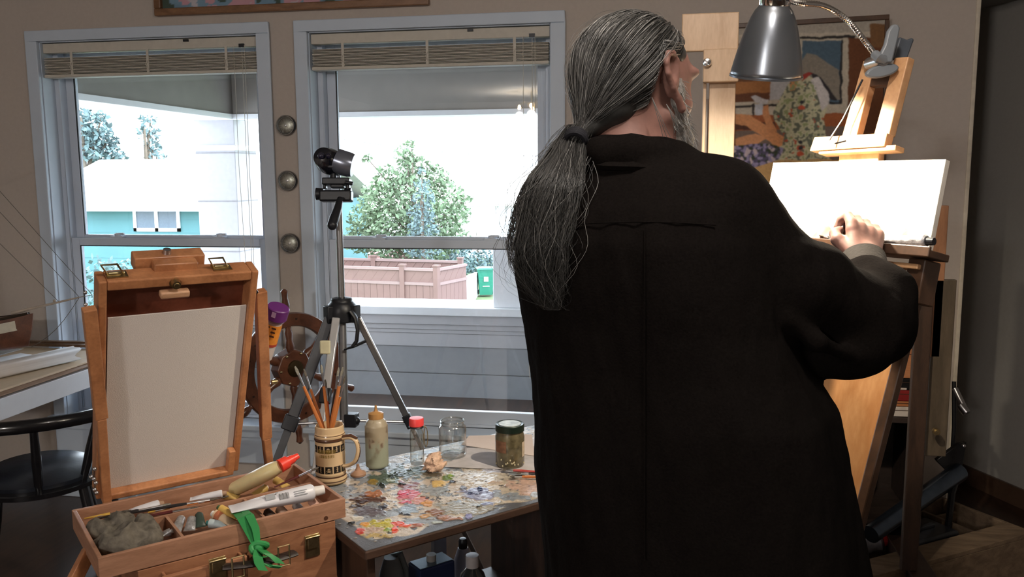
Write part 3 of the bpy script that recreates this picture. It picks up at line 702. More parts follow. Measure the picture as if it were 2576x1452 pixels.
# neck opening and sleeve ends cut away
FX.cap(hp(-.032, 0, -.08), hp(-.045, 0, -.24), .064, .066, .006, 'sub')
FX.cap(atD(2168, 652, 1.59), atD(2166, 600, 1.64), .035, .05, .004, 'sub')
FX.cap(hand_l-ax_l*.045, hand_l+ax_l*.05, .036, .05, .004, 'sub')
V, Fc = FX.mesh(); V = smooth_mesh(V, Fc, 2, .5)
Nn = (fbm(V*A(26, 26, 9), 4)-.5)*.012+(fbm(V*A(9, 9, 5)+7, 3)-.5)*.010
ctr = np.stack([it(CX_, V[:, 2]), it(CY_, V[:, 2]), V[:, 2]], -1); dirv = V-ctr; dirv[:, 2] = 0; dirv /= np.maximum(np.linalg.norm(dirv, axis=1), .02)[:, None]
V = V+dirv*Nn[:, None]*np.clip((1.6-V[:, 2])*6, .25, 1)[:, None]
jk = mesh_obj('jacket', V, Fc, JACK, colors=np.ones((len(V), 3))*.5, sharp=0); adopt(jk, person)
JV = V
def back_surface(px, py, lo=1.15, hi=1.75):
    """depth of the jacket's surface along a pixel's ray"""
    d = ray(px, py); d = d; n = unit(d); q = V-CAMC; al = q@n; off = np.linalg.norm(q-al[:, None]*n, axis=1); mk = off < .012
    return float((al[mk]/np.linalg.norm(d)).min()) if mk.any() else 1.4
def jk_point(px, py, off=.003): t = back_surface(px, py); return atD(px, py, t-off)
# seams of the yoke and the back pleat, collar fall
m = MB(); m.tube([jk_point(x, y, .0) for x, y in ((1425, 566), (1500, 561), (1600, 558), (1700, 560), (1800, 566))], .0013, 6); m.tube([jk_point(1622, y, .0) for y in range(570, 1440, 60)], .0012, 6)
part('yoke_seam', m, JACK, jk)
ring = []
for (x, y), (x2, y2) in zip(((1478, 352), (1530, 348), (1600, 350), (1660, 362), (1712, 388), (1750, 414)), ((1462, 412), (1520, 418), (1590, 420), (1665, 424), (1726, 432), (1768, 440))):
    ring.append((x, y, x2, y2))
inner = [atD(x, y, t) for (x, y, _, _), t in zip(ring, (1.50, 1.455, 1.432, 1.44, 1.47, 1.53))]
outer = [atD(x, y, t) for (_, _, x, y), t in zip(ring, (1.44, 1.395, 1.372, 1.385, 1.42, 1.49))]
m = MB(); rings_ = []
for a0, b0 in zip(inner, outer):
    n_ = unit(np.cross(b0-a0, A(0, 0, 1))) if False else unit(a0*0+A(*(CAMC-a0))); top = a0+A(0, 0, .004)
    rings_.append([a0+FW*.012, top+FW*.004, a0-FW*.001, b0-FW*.004, b0-A(0, 0, .006), b0+FW*.014])
m.loft(rings_); part('collar', m, JACK, jk)
# cuff of the shirt at the right wrist
m = MB(); a0, a1 = atD(2180, 692, 1.548), atD(2170, 652, 1.585); axc = unit(a1-a0); u0 = unit(np.cross(axc, UY)); w0 = np.cross(axc, u0)
m.loft([[a0+(a1-a0)*t+(u0*math.cos(q)*r_*1.1+w0*math.sin(q)*r_) for q in np.linspace(0, 2*math.pi, 29)[:-1]] for t, r_ in ((-.1, .036), (.5, .0365), (.98, .037), (1.0, .0345), (.6, .032))], caps=False)
part('cuff', m, mat('brown_cuff', (.022, .017, .013), .9, bump=.2, scale=200), person)
# trousers and shoes
FT = Field(np.arange(-.15, .65, .012), np.arange(1.2, 2.0, .012), np.arange(.02, 1.02, .012))
FT.cap(hip+A(0, 0, .04), hip-A(0, 0, .05), .145, .15, .03)
sh = []
for s in (-1, 1):
    h0_ = hip+bs*s*.095; kn = h0_+bf*.02+A(0, 0, -.43); an = kn-bf*.03+A(0, 0, -.40)
    FT.chain([h0_, kn, an], [.11, .082, .072], .02); sh.append(an)
V, Fc = FT.mesh(); V = smooth_mesh(V, Fc, 2); adopt(mesh_obj('trousers', V, Fc, TROU, colors=np.ones((len(V), 3))*.5, sharp=0), person)
for an in sh:
    m = MB(); fr = Fr(A(an[0], an[1], 0), bf, A(-bf[1], bf[0], 0), ZUP)
    m.loft([[fr((.075+.155*math.cos(q)*sx, .052*math.sin(q)*sy, z)) for q in np.linspace(0, 2*math.pi, 21)[:-1]] for z, sx, sy in ((.001, .98, .95), (.022, 1, 1), (.045, .98, .96), (.075, .75, .85), (.10, .45, .8))])
    part('shoe', m, SHOE, person)

# ---- hair
def strands(paths, r0, name, parent, colr, seed=0, n=3, matn=None, mat_=None):
    """paths (N,m,3) -> thin tapered three-sided strands with a colour each"""
    N, m_, _ = paths.shape; r = np.random.default_rng(seed)
    T = np.gradient(paths, axis=1); T /= np.linalg.norm(T, axis=2)[..., None]+1e-9
    U = np.cross(T, A(.3, .5, .81)); U /= np.linalg.norm(U, axis=2)[..., None]+1e-9; Wv = np.cross(T, U)
    tp = np.interp(np.linspace(0, 1, m_), [0, .1, .7, 1], [.6, 1, .9, .15])[None, :, None]
    rr = (r0*(.6+.8*r.random(N)))[:, None, None]*tp
    V = np.stack([paths+(U*math.cos(2*math.pi*k/n)+Wv*math.sin(2*math.pi*k/n))*rr for k in range(n)], 2)   # N,m,n,3
    base = (np.arange(N)*m_*n)[:, None, None]+(np.arange(m_-1)*n)[None, :, None]; k = np.arange(n)[None, None, :]; k2 = (k+1) % n
    Q = np.stack([base+k, base+k2, base+n+k2, base+n+k], -1).reshape(-1, 4)
    C = np.repeat(colr(r, N)[:, None, :], m_*n, 1).reshape(-1, 3)
    o = mesh_obj(name, V.reshape(-1, 3), Q, mat_ or HAIRM, colors=C, sharp=0); adopt(o, parent); return o
HAIRM = vcol_mat('grey_hair', .38, .6)
def greys(r, N, lo=.02, hi=.14, white=.07):
    g = lo+(hi-lo)*r.random(N)**1.8; g = np.where(r.random(N) < white, .26+.22*r.random(N), g)
    return np.stack([g*1.0, g*.98, g*.93], -1)
TIE = hp(-.138, .0, -.076)
RR = A(.112, .088, .096); HO = A(-.012, 0, .041)
def surf(dv, off=0.0):
    """point of the hair cap in head coordinates for unit directions dv (N,3)"""
    return HO+dv*(RR+off)
# base cap under the strands
hair = thing  # placeholder name kept local
FH = Field(np.arange(HC[0]-.2, HC[0]+.2, .005), np.arange(HC[1]-.2, HC[1]+.2, .005), np.arange(HC[2]-.2, HC[2]+.2, .005))
FH.ell(hp(*HO), RR-.004, HF, .01)
FH.cap(hp(-.085, 0, -.035), TIE, .035, .012, .04); FH.cap(hp(-.07, .03, -.025), hp(-.07, -.03, -.025), .022, .022, .03)
FH.ell(hp(.125, 0, -.045), (.085, .2, .105), HF, .012, 'sub')              # face side left free
FH.cap(hp(.028, -.16, -.03), hp(.028, .16, -.03), .052, .052, .012, 'sub')  # round the ears and jaw
FH.cap(hp(.07, -.16, .005), hp(.07, .16, .005), .052, .052, .012, 'sub'); FH.cap(hp(.006, -.16, .015), hp(.006, .16, .015), .042, .042, .010, 'sub')
V, Fc = FH.mesh(); V = smooth_mesh(V, Fc, 2)
CAPM = mat('hair_underlayer', (.03, .03, .028), .55, var=.35, scale=60, stretch=(1, 1, 1))
cap = mesh_obj('hair', V, Fc, CAPM, colors=np.ones((len(V), 3))*.5, sharp=0); adopt(cap, person)
def cap_paths(N, seed, off0, jit):
    r = np.random.default_rng(seed); out = []
    D_ = r.normal(size=(N*6, 3)); D_ /= np.linalg.norm(D_, axis=1)[:, None]
    P0 = surf(D_)
    f, s_, z = P0[:, 0], P0[:, 1], P0[:, 2]
    hl = .058-.012*np.clip((.09-z)/.06, 0, 1)-.052*np.clip((.045-z)/.05, 0, 1)-.02*np.clip(-z/.03, 0, 1)           # hairline: forward limit by height
    ok = (f < hl) & ~((z < -.02) & (f > -.032)) & ~((f > -.031) & (abs(s_) > .045) & (z < .068+np.clip(f*.5, 0, .025))) & (z > -.086)
    D_ = D_[ok][:N]; N = len(D_)
    td = (A(-.138, 0, -.070)-HO)/RR; td = td/np.linalg.norm(td)
    m_ = 18; t = np.linspace(0, 1, m_); om = np.arccos(np.clip(D_@td, -1, 1)); so = np.maximum(np.sin(om), 1e-3)
    W1 = np.sin((1-t)[None, :]*om[:, None])/so[:, None]; W2 = np.sin(t[None, :]*om[:, None])/so[:, None]
    dd = D_[:, None, :]*W1[..., None]+td*W2[..., None]
    off = off0*(.3+r.random(N))[:, None]*np.sin(np.pi*np.clip(t*1.02, 0, 1))[None, :]+.001
    P = HO+dd*(RR+off[..., None]); 
    w = (r.normal(size=(N, 3))*jit)[:, None, :]*np.sin(np.pi*t)[None, :, None]; P = P+w
    # sweep above and behind the ear
    zl_ = np.interp(P[..., 0], [-.047, -.030, .05], [-.2, .064, .066])+(r.random((N, 1))*.022-.006); sd_ = np.clip((np.abs(P[..., 1])-.045)/.02, 0, 1)*(t[None, :] < .8); P[..., 2] = np.where(P[..., 2] < zl_, P[..., 2]+(zl_-P[..., 2])*sd_, P[..., 2])
    # gather towards the tie
    g = (t**3.2)[None, :, None]; tieL = A(-.138, 0, -.076)+r.normal(size=(N, 3))*.006
    P = P*(1-g)+tieL[:, None, :]*g
    return HC+P[..., 0:1]*HF.x+P[..., 1:2]*HF.y+P[..., 2:3]*HF.z
strands(cap_paths(4200, 1, .005, .002), .00055, 'swept_strands', cap, lambda r, N: greys(r, N), 1)['kind'] = 'stuff'
strands(cap_paths(260, 2, .012, .005), .0004, 'loose_strands', cap, lambda r, N: greys(r, N, .06, .3, .1), 2)['kind'] = 'stuff'
# ponytail
line = [(1446, 314, 1.46), (1436, 350, 1.435), (1420, 400, 1.41), (1392, 460, 1.385), (1372, 530, 1.375), (1358, 600, 1.37), (1352, 670, 1.375), (1372, 740, 1.385), (1392, 780, 1.395)]
PL = np.array([atD(*p) for p in line]); PW = np.array([.010, .020, .030, .040, .044, .042, .038, .024, .008])
def pony_paths(N, seed, wscale=1.0, wave=.008):
    r = np.random.default_rng(seed); m_ = 30; t = np.linspace(0, 1, m_); k = np.linspace(0, 1, len(PL))
    c = np.stack([np.interp(t, k, PL[:, i]) for i in range(3)], -1)
    for _ in range(2): c[1:-1] = (c[:-2]+2*c[1:-1]+c[2:])/4
    w = np.interp(t, k, PW)*wscale
    a = r.normal(size=N)*.5; a = np.clip(a, -1.15, 1.15); b = r.normal(size=N)*.5
    L = .55+.50*r.random(N)                                    # lengths differ
    ph = r.random(N)*6.28; fr_ = 2.2+2.0*r.random(N); am = wave*(.4+r.random(N))
    out = np.zeros((N, m_, 3))
    for i in range(N):
        tt = t*L[i]; ci = np.stack([np.interp(tt, t, c[:, j]) for j in range(3)], -1); wi = np.interp(tt, t, w)
        sx = a[i]*wi+am[i]*np.sin(ph[i]+fr_[i]*6.28*tt)*tt**.7; sd = b[i]*wi*.35+am[i]*.5*np.cos(ph[i]+5*tt)*tt
        out[i] = ci+RX*sx[:, None]+FW*np.minimum(sd, .01)[:, None]
    return out
pony = MB(); ringsP = []
c = PL
for i in range(7):
    T_ = unit(PL[min(i+1, len(PL)-1)]-PL[max(i-1, 0)]); s1 = unit(np.cross(T_, FW)); w = PW[i]*(1 if i < 5 else .6)
    ringsP.append([PL[i]+s1*math.cos(q)*w*.72+FW*math.sin(q)*w*.35 for q in np.linspace(0, 2*math.pi, 17)[:-1]])
pony.loft(ringsP); po = part('ponytail', pony, CAPM, person); sb = po.modifiers.new('round', 'SUBSURF'); sb.levels = 1; sb.render_levels = 1
strands(pony_paths(2600, 5, 1, .006), .00045, 'ponytail_strands', po, lambda r, N: greys(r, N, .014, .085, .03), 5)['kind'] = 'stuff'
strands(pony_paths(240, 8, .85, .009), .0006, 'pale_locks', po, lambda r, N: greys(r, N, .09, .20, .05), 8)['kind'] = 'stuff'
strands(pony_paths(170, 6, 1.45, .018), .00035, 'flyaway_strands', po, lambda r, N: greys(r, N, .04, .14, .04), 6)['kind'] = 'stuff'
m = MB(); cc = [atD(x, y, t) for x, y, t in ((1345, 425, 1.39), (1312, 448, 1.39), (1296, 480, 1.39), (1292, 515, 1.39), (1302, 540, 1.39), (1320, 545, 1.39))]
m.tube(cc, .0005, 4); m.tube([p+RX*.012+UY*.006 for p in cc], .0004, 4); part('stray_curl', m, mat('stray_hair', (.12, .12, .11), .4), po)
m = MB()
for k_ in range(3):
    c0 = TIE*(1)+(PL[1]-PL[0])*(.10*k_); T_ = unit(PL[1]-PL[0]); s1 = unit(np.cross(T_, FW)); s2 = np.cross(T_, s1)
    m.tube([c0+(s1*math.cos(q)+s2*math.sin(q))*.0155 for q in np.linspace(0, 2*math.pi, 17)[:-1]], .0055, 8, closed=True)
part('hair_tie', m, mat('black_elastic', (.01, .01, .014), .8), person)
m = MB(); m.ell(atD(1461, 345, 1.430), .007, .003, .006, Fr((0, 0, 0), RX, FW, UY), 10, 8); part('hair_highlight', m, mat('pale_hair_highlight', (.16, .16, .14), .6), person)  # flattened pale blob painted in as a small highlight on the hair
# beard and eyebrows
FB = Field(np.arange(HC[0]-.1, HC[0]+.18, .004), np.arange(HC[1]-.1, HC[1]+.18, .004), np.arange(HC[2]-.19, HC[2]+.03, .004))
for s in (-1, 1):
    FB.chain([hp(.026, s*.071, .045), hp(.028, s*.068, .0), hp(.030, s*.064, -.04), hp(.055, s*.048, -.078), hp(.078, s*.022, -.108)], [.007, .011, .017, .024, .027], .012)
    FB.cap(hp(.098, s*.004, -.033), hp(.088, s*.03, -.055), .010, .012, .01)
FB.ell(hp(.082, 0, -.112), (.03, .036, .036), HF, .02); FB.ell(hp(.094, 0, -.05), (.012, .02, .005), HF, .004, 'sub')
V, Fc = FB.mesh(); V = smooth_mesh(V, Fc, 1); V = V+(fbm(V*120, 3)-.5)[:, None]*.006
bd = mesh_obj('beard', V, Fc, mat('grey_beard', (.22, .2, .18), .7, var=.4, scale=130, bump=.6), colors=np.ones((len(V), 3))*.5, sharp=0); adopt(bd, person)
r = np.random.default_rng(9); iv = r.integers(0, len(V), 1100); P0 = V[iv]; cB = hp(.03, 0, -.05)
dn = P0-cB; dn /= np.linalg.norm(dn, axis=1)[:, None]; dn = dn*.5+A(0, 0, -.8)+hf*.15+r.normal(size=dn.shape)*.22; dn /= np.linalg.norm(dn, axis=1)[:, None]
tt = np.linspace(0, 1, 6)[None, :, None]; PB = P0[:, None, :]+dn[:, None, :]*tt*(.012+.014*r.random(len(P0)))[:, None, None]
strands(PB, .0005, 'beard_strands', bd, lambda r, N: greys(r, N, .15, .5, .3), 9)['kind'] = 'stuff'
for s in (-1, 1):
    r = np.random.default_rng(12+s); N = 70; a0 = r.random(N); P0 = np.stack([hp(.086-.010*x, s*(.014+.032*x), .037+.005*math.sin(3*x)) for x in a0])
    dn = hf*.7+hs_*s*.5+A(0, 0, .25)+r.normal(size=(N, 3))*.25; PB = P0[:, None, :]+dn[:, None, :]*tt*.012
    strands(PB, .0005, 'eyebrow', person, lambda r, N: greys(r, N, .05, .2, .1), 13)
# loose wisps below the ear
m = MB()
for pts in (((1640, 245, 1.40), (1650, 280, 1.395), (1662, 320, 1.395), (1668, 345, 1.40)), ((1685, 280, 1.395), (1694, 310, 1.395), (1697, 335, 1.40)), ((1676, 262, 1.40), (1690, 290, 1.395), (1704, 312, 1.40))):
    P = [atD(*p) for p in pts]
    for j in range(3): m.tube([p+RX*.002*j*i for i, p in enumerate(P)], .0005, 4)
part('ear_wisp', m, mat('pale_wisp', (.10, .098, .09), .5), cap)
# paint brush in the right hand, and one in the left
def brush(name, a, b, label, hcol, fer=(.55, .53, .5), tip=(.06, .04, .03), cat='brush', group=None, r=.0035, flat=.6, fl=.05, tl=.018):
    a, b = A(*a), A(*b); d = unit(b-a); L = np.linalg.norm(b-a); t = thing(name, label, cat, a, group)
    m = MB(); m.tube([a, a+d*L*.15, a+d*L*.55, b-d*(fl+tl)], [r*.45, r*.7, r*1.15, r*.85], 8); part('brush_handle', m, hcol, t)
    m = MB(); m.tube([b-d*(fl+tl), b-d*(tl+.015), b-d*tl], [r*.95, r*1.1, r*1.25], 10, flat=flat); part('ferrule', m, fer if not isinstance(fer, tuple) else STEEL, t)
    m = MB(); m.tube([b-d*tl, b-d*tl*.5, b], [r*1.3, r*1.6, r*.7], 10, flat=flat*.7); part('bristles', m, tip if not isinstance(tip, tuple) else mat('bristle', tip, .9, bump=.5, scale=300), t)
    return t
BR_OR = mat('orange_lacquered_handle', (.5, .17, .05), .3, coat=.5, var=.06); BR_BK = mat('black_handle', (.015, .013, .014), .3, coat=.4)
BR_RD = mat('red_handle', (.38, .03, .02), .3, coat=.5); BR_YE = mat('yellow_handle', (.55, .33, .06), .35, coat=.4); BR_DK = mat('dark_red_handle', (.1, .02, .02), .3, coat=.4)
TIPD = mat('worn_dark_bristle', (.09, .075, .06), .9, bump=.5, scale=300, var=.4); TIPG = mat('grey_stiff_bristle', (.2, .19, .16), .9, bump=.5, scale=300, var=.4)
g0 = hand_r+ax*.035-up_r*.022+side_r*.03
brush('paintbrush', g0-facing(31)*.03-UY*.02, g0+facing(31)*.055+side_r*.03+UY*.004, "thin brush held in the painter's right hand against the lit canvas", BR_BK, tip=TIPD, r=.003, fl=.02, tl=.012)
g1 = hand_l+ax_l*.03-up_l*.02
brush('paintbrush', atD(2106, 606, 1.775), atD(2061, 592, 1.775), "short brush tip held in the painter's left hand beside the easel ledge", BR_BK, tip=TIPD, r=.0035, fl=.012, tl=.008)
# ================================================================== FOLDING BOX EASEL WITH BLANK CANVAS
E1 = A(.7009, .7133, 0); E2 = A(.7133, -.7009, 0)       # along the box's width; towards the viewer
ORW = wood('orange_beech', (.34, .135, .055), (.56, .25, .11), .4, (1.2, 1.2, 1.2), 14, .3)
ORW2 = wood('pale_beech', (.42, .22, .12), (.62, .36, .21), .45, (1, 1, 8), 9, .2)
REDW = wood('red_brown_plywood', (.16, .045, .025), (.26, .08, .045), .4, (2, 2, 2), 8, .3)
beta = math.radians(22.7); LW = E2*math.sin(beta)+ZUP*math.cos(beta); LN = E2*math.cos(beta)-ZUP*math.sin(beta)
L0 = atZ(258, 1255, .82); LF = Fr(L0, E1, -LN, LW)       # x across, y backwards, z up the lid
def lidP(px, py, off=0.0): return atP(px, py, L0+LN*off, LN)
def lidL(px, py, off=0.0): q = lidP(px, py, off)-L0; return np.array([q@E1, q@LW])
bz = .775
easel = thing('box_easel', 'folding wooden box easel holding a blank canvas, beside the palette table', 'easel', (L0[0], L0[1], 0))
u0, v1 = lidL(230, 716); u1, _ = lidL(633, 680); v1 = (v1+_)/2; v0 = .0
u0b, u1b = 0.0, lidL(618, 1172)[0]; u0 = (u0+u0b)/2; u1 = (u1+u1b)/2
ft, dp = .016, .05
m = MB(); m.box(u0, u0+ft, 0, dp, v0, v1, LF); part('lid_side', m, ORW, easel, .003, False)
m = MB(); m.box(u1-ft, u1, 0, dp, v0, v1, LF); part('lid_side', m, ORW, easel, .003, False)
m = MB(); m.box(u0+ft, u1-ft, 0, dp, v1-.022, v1, LF); part('lid_top_rail', m, ORW, easel, .003, False)
m = MB(); m.box(u0+ft, u1-ft, -.012, dp, v0, v0+.016, LF); part('canvas_ledge', m, ORW, easel, .003, False)
m = MB(); m.box(u0+ft, u1-ft, dp-.006, dp, v0+.02, v1-.02, LF); part('lid_panel', m, REDW, easel, 0, False)
# side stops at the foot of the canvas
for a, b in ((u0+ft, u0+ft+.010), (u1-ft-.016, u1-ft)):
    m = MB(); m.box(a, b, -.012, .008, .01, .075, LF); part('ledge_stop', m, ORW, easel, .002, False)
# canvas clip under the top rail
cx, cv = lidL(441, 712); m = MB(); m.box(cx-.030, cx+.030, -.008, .012, cv-.034, cv-.018, LF); part('canvas_clip', m, ORW2, easel, .004)
m = MB(); m.cyl(LF((cx, 0, cv)), LF((cx, -.012, cv)), .010, .009); m.cyl(LF((cx, -.012, cv)), LF((cx, -.014, cv)), .006, .005); m.cyl(LF((cx, .0, cv)), LF((cx, .002, cv)), .0125); part('clip_knob', m, BRASS, easel)
# open latches standing on the top edge
for px, py in ((300, 712), (566, 684)):
    lx, lv = lidL(px, py); base = LF((lx, .025, v1)); m = MB()
    sx = E1; sy = unit(LW*.9-LN*-.25-E1*.25)
    q = [base-sx*.015, base+sx*.015, base+sx*.015+sy*.032-sx*.008, base-sx*.015+sy*.032-sx*.008]
    m.tube(q+[q[0]], .0024, 6); m.box(lx-.020, lx+.020, .012, .038, v1, v1+.003, LF); m.cyl(base-sx*.015+ZUP*.004, base+sx*.015+ZUP*.004, .004, n=10)
    part('latch', m, BRASS, easel)
# mast and head block behind the lid
m = MB(); a0, b0 = lidL(376, 690, -.075), lidL(478, 690, -.075); mu0, mu1 = a0[0], b0[0]
m.box(mu0, mu1, dp+.004, dp+.026, .05, lidL(430, 640, -.075)[1], LF); mast = part('mast', m, ORW, easel, .002, False)
mm = (mu0+mu1)/2; tv = lidL(430, 668, -.07)[1]
m = MB(); m.box(mm-.002, mm+.003, dp+.0025, dp+.0045, tv-.06, tv-.012, LF); part('mast_slot', m, BLACKP, mast, smooth=False)
hl_, hr_ = lidL(332, 655, -.08)[0], lidL(508, 640, -.08)[0]; hv = lidL(420, 650, -.08)[1]
m = MB(); m.box(hl_, hr_, dp+.006, dp+.044, hv-.016, hv+.016, LF); part('head_block', m, ORW, easel, .003)
m = MB(); m.box(mu0-.002, mu1+.002, dp-.022, dp+.004, tv-.008, tv+.026, LF); part('head_clamp', m, ORW, easel, .003)
m = MB(); kx = lidL(418, 620, -.08)[0]; m.cyl(LF((kx, dp+.022, hv+.016)), LF((kx, dp+.022, hv+.026)), .009, .008); part('head_knob', m, STEEL, easel)
# side arms: upper rail and narrower lower rail, left and right
def arm(top, mid, bot, w, off, thick=.022):
    for nm, (p, q), ww in (('arm_rail', (top, mid), w), ('arm_slide', (mid, bot), w*.72)):
        P, Q = lidP(*p, off), lidP(*q, off); m = MB(); m.bar(Q, P, ww, thick, up=E2); part(nm, m, ORW, easel, .002, False)
arm((224, 776), (254, 1050), (268, 1262), .026, .012)
arm((655, 731), (669, 1100), (677, 1172), .026, -.05)
m = MB(); pk = lidP(683, 962, -.04); m.cyl(pk, pk+E1*.014, .006); part('arm_screw', m, BRASS, easel)
for py in (735, 765):
    m = MB(); pk = lidP(232 if py > 740 else 231, py, .0); m.ell(pk-E1*.012, .004, .004, .004); part('lid_stud', m, STEEL, easel)
ch = [lidP(x, y, -.02) for x, y in ((640, 700), (645, 712), (641, 724), (648, 735), (640, 745))]
m = MB(); m.tube(ch, .0022, 6); part('hook', m, BLACKM, easel)
ch = [lidP(x, y, .02) for x, y in ((229, 1200), (238, 1180), (236, 1205), (241, 1215), (238, 1232), (243, 1240))]
m = MB(); [m.ell(p, .005, .005, .005, n=8, m=6) for p in ch]; m.tube(ch, .002, 6); part('hinge_chain', m, STEEL, easel)
# box under the tray
TRZ = .82; T0_ = atZ(180, 1283, TRZ); TF = Fr((T0_[0], T0_[1], bz), E1, E2, ZUP); TL_, TW_, TH_ = .517, .300, TRZ-bz
BR_ = atZ(846, 1313, bz-.004); bl = (BR_-T0_)@E1; bw = (BR_-T0_)@E2
BX0, BX1, BY0, BY1 = .07, min(bl, .49), .02, min(bw, .30)
m = MB(); zb = bz-.135; zt_ = bz-.002
bf0 = Fr((T0_[0], T0_[1], 0), E1, E2, ZUP)
for (a, b, c, d) in ((BX0, BX1, BY0, BY0+.012), (BX0, BX1, BY1-.012, BY1), (BX0, BX0+.012, BY0, BY1), (BX1-.012, BX1, BY0, BY1)): m.box(a, b, c, d, zb, zt_, bf0)
m.box(BX0, BX1, BY0, BY1, zb-.006, zb, bf0); m.box(BX0, BX1, BY0, BY1, zt_-.008, zt_, bf0)
BOXW = wood('brown_box_wood', (.24, .10, .05), (.36, .165, .085), .45, (1.2, 1.2, 6), 10, .2)
box = part('box_body', m, BOXW, easel, .002, False)
fy = BY1
def frontL(px, py, y=None): q = atP(px, py, bf0((0, fy if y is None else y, 0)), E2)-bf0.o; return q@E1, q[2]
da, db = frontL(408, 1432, fy+.03)[0], frontL(620, 1384, fy+.03)[0]
m = MB(); m.box(da, db, fy+.022, fy+.034, zt_-.085, zt_-.012, bf0); m.box(da+.004, da+.01, fy-.05, fy+.022, zt_-.085, zt_-.014, bf0); m.box(db-.01, db-.004, fy-.05, fy+.022, zt_-.085, zt_-.014, bf0); m.box(da+.01, db-.01, fy-.05, fy+.022, zt_-.085, zt_-.08, bf0)
part('drawer', m, BOXW, easel, .002, False)
for px, py, w_, h_ in ((785, 1372, .017, .026), (547, 1432, .017, .026)):
    a, z = frontL(px, py, fy+.002); yy = fy if px > 700 else fy+.034
    a, z = frontL(px, py, yy); m = MB(); m.box(a-w_, a+w_, yy, yy+.003, z-h_, z+h_, bf0); m.box(a-w_*.7, a+w_*.7, yy+.003, yy+.007, z-h_*.2, z+h_*.7, bf0); m.cyl(bf0((a-w_, yy+.006, z+h_*.8)), bf0((a+w_, yy+.006, z+h_*.8)), .003, n=8)
    part('clasp', m, BRASS, easel, .001)
hp0, hp1 = frontL(560, 1428, fy+.04), frontL(742, 1392, fy+.04); m = MB(); N_ = 8; pts = []
for i in range(N_+1):
    t = i/N_; pts.append(bf0((hp0[0]+(hp1[0]-hp0[0])*t, fy+.038+.014*math.sin(math.pi*t), hp0[1]+(hp1[1]-hp0[1])*t)))
m.tube(pts, .014, 10, flat=.4); part('leather_handle', m, mat('dark_leather', (.02, .012, .01), .5, bump=.3, scale=90), easel, label='dark leather carrying handle')
for px, py in ((597, 1424), (712, 1396)):
    a, z = frontL(px, py, fy+.05); m = MB(); q = [bf0((a+sx*.012, fy+.055, z+sz*.022)) for sx, sz in ((-1, -1), (1, -1), (1, 1), (-1, 1))]; m.tube(q+[q[0]], .0022, 6); part('handle_loop', m, BRASS, easel)
# legs to the floor
for (a, b), (c, d) in (((BX0+.02, BY1-.03), (-.14, .42)), ((BX1-.02, BY1-.04), (.42, .26)), ((.26, BY0+.03), (.26, -.30))):
    p, q = bf0((a, b, zb-.006)), bf0((c, d, .012)); p[2] = zb-.006
    if c == -.14: p = atZ(232, 1398, .775)-E2*.03; q = atD(95, 1640, 1.62); q = p+(q-p)*((.012-p[2])/(q-p)[2])
    m = MB(); m.bar(q, p, .026, .02, up=E2); part('leg', m, ORW, easel, .002, False)
    m = MB(); m.cyl(q-A(0, 0, .012), q+A(0, 0, .01), .010, .012, 12); part('leg_tip', m, BLACKP, easel)
# canvas board
c00, c10 = lidL(283, 1228, -.012), lidL(597, 1164, -.012); cu0, cu1 = (c00[0]+lidL(249, 803, -.012)[0])/2, (c10[0]+lidL(602, 768, -.012)[0])/2
cv1 = (lidL(249, 803, -.012)[1]+lidL(602, 768, -.012)[1])/2
CANV = mat('primed_canvas', lin(214, 206, 200), .9, var=.02, scale=500, bump=.25)
m = MB(); m.box(max(cu0, u0+ft+.001), min(cu1, u1-ft-.001), .010, .014, v0+.0165, cv1, LF)
cb_ = part('canvas_board', m, CANV, None, smooth=False); tag(cb_, 'blank white canvas board standing in the box easel', 'canvas')

# ================================================================== THE PAINT TRAY AND WHAT LIES IN IT
tray = thing('paint_tray', 'shallow wooden drawer full of brushes and paint tubes, lying in front of the box easel', 'drawer', TF.o)
PALEW = wood('pale_tray_wood', (.27, .135, .08), (.40, .21, .13), .5, (1, 1, 6), 10, .15)
w = .009
for nm, (a, b, c, d, h_) in (('back_board', (0, TL_, 0, w, TH_)), ('front_board', (0, TL_, TW_-w, TW_, TH_)), ('end_board', (0, w, w, TW_-w, TH_)), ('end_board', (TL_-w, TL_, w, TW_-w, TH_))):
    m = MB(); m.box(a, b, c, d, 0, h_, TF); part(nm, m, PALEW, tray, .0015, False)
m = MB(); m.box(w, TL_-w, w, TW_-w, .0, .004, TF); part('tray_floor', m, PALEW, tray, 0, False)
def tl(px, py, z): q = atZ(px, py, bz+z)-TF.o; return q@E1, q@E2
dy = tl(420, 1294, .038)[1]
m = MB(); m.box(w, TL_-w, dy-.004, dy+.002, .004, .036, TF); part('divider', m, PALEW, tray, 0, False)
for px, py in ((433, 1315), (655, 1290)):
    a = tl(px, py, .036)[0]; m = MB(); m.box(a-.003, a+.003, dy+.002, TW_-w, .004, .034, TF); part('divider', m, PALEW, tray, 0, False)
a, b = tl(822, 1303, .025); m = MB(); q = atP(820, 1304, TF((0, TW_, 0)), E2); m.cyl(q-E2*.001, q+E2*.0006, .005, n=14); part('peg', m, mat('dark_peg', (.08, .03, .015), .5), tray)
def TT(px, py, z): return atZ(px, py, bz+z)
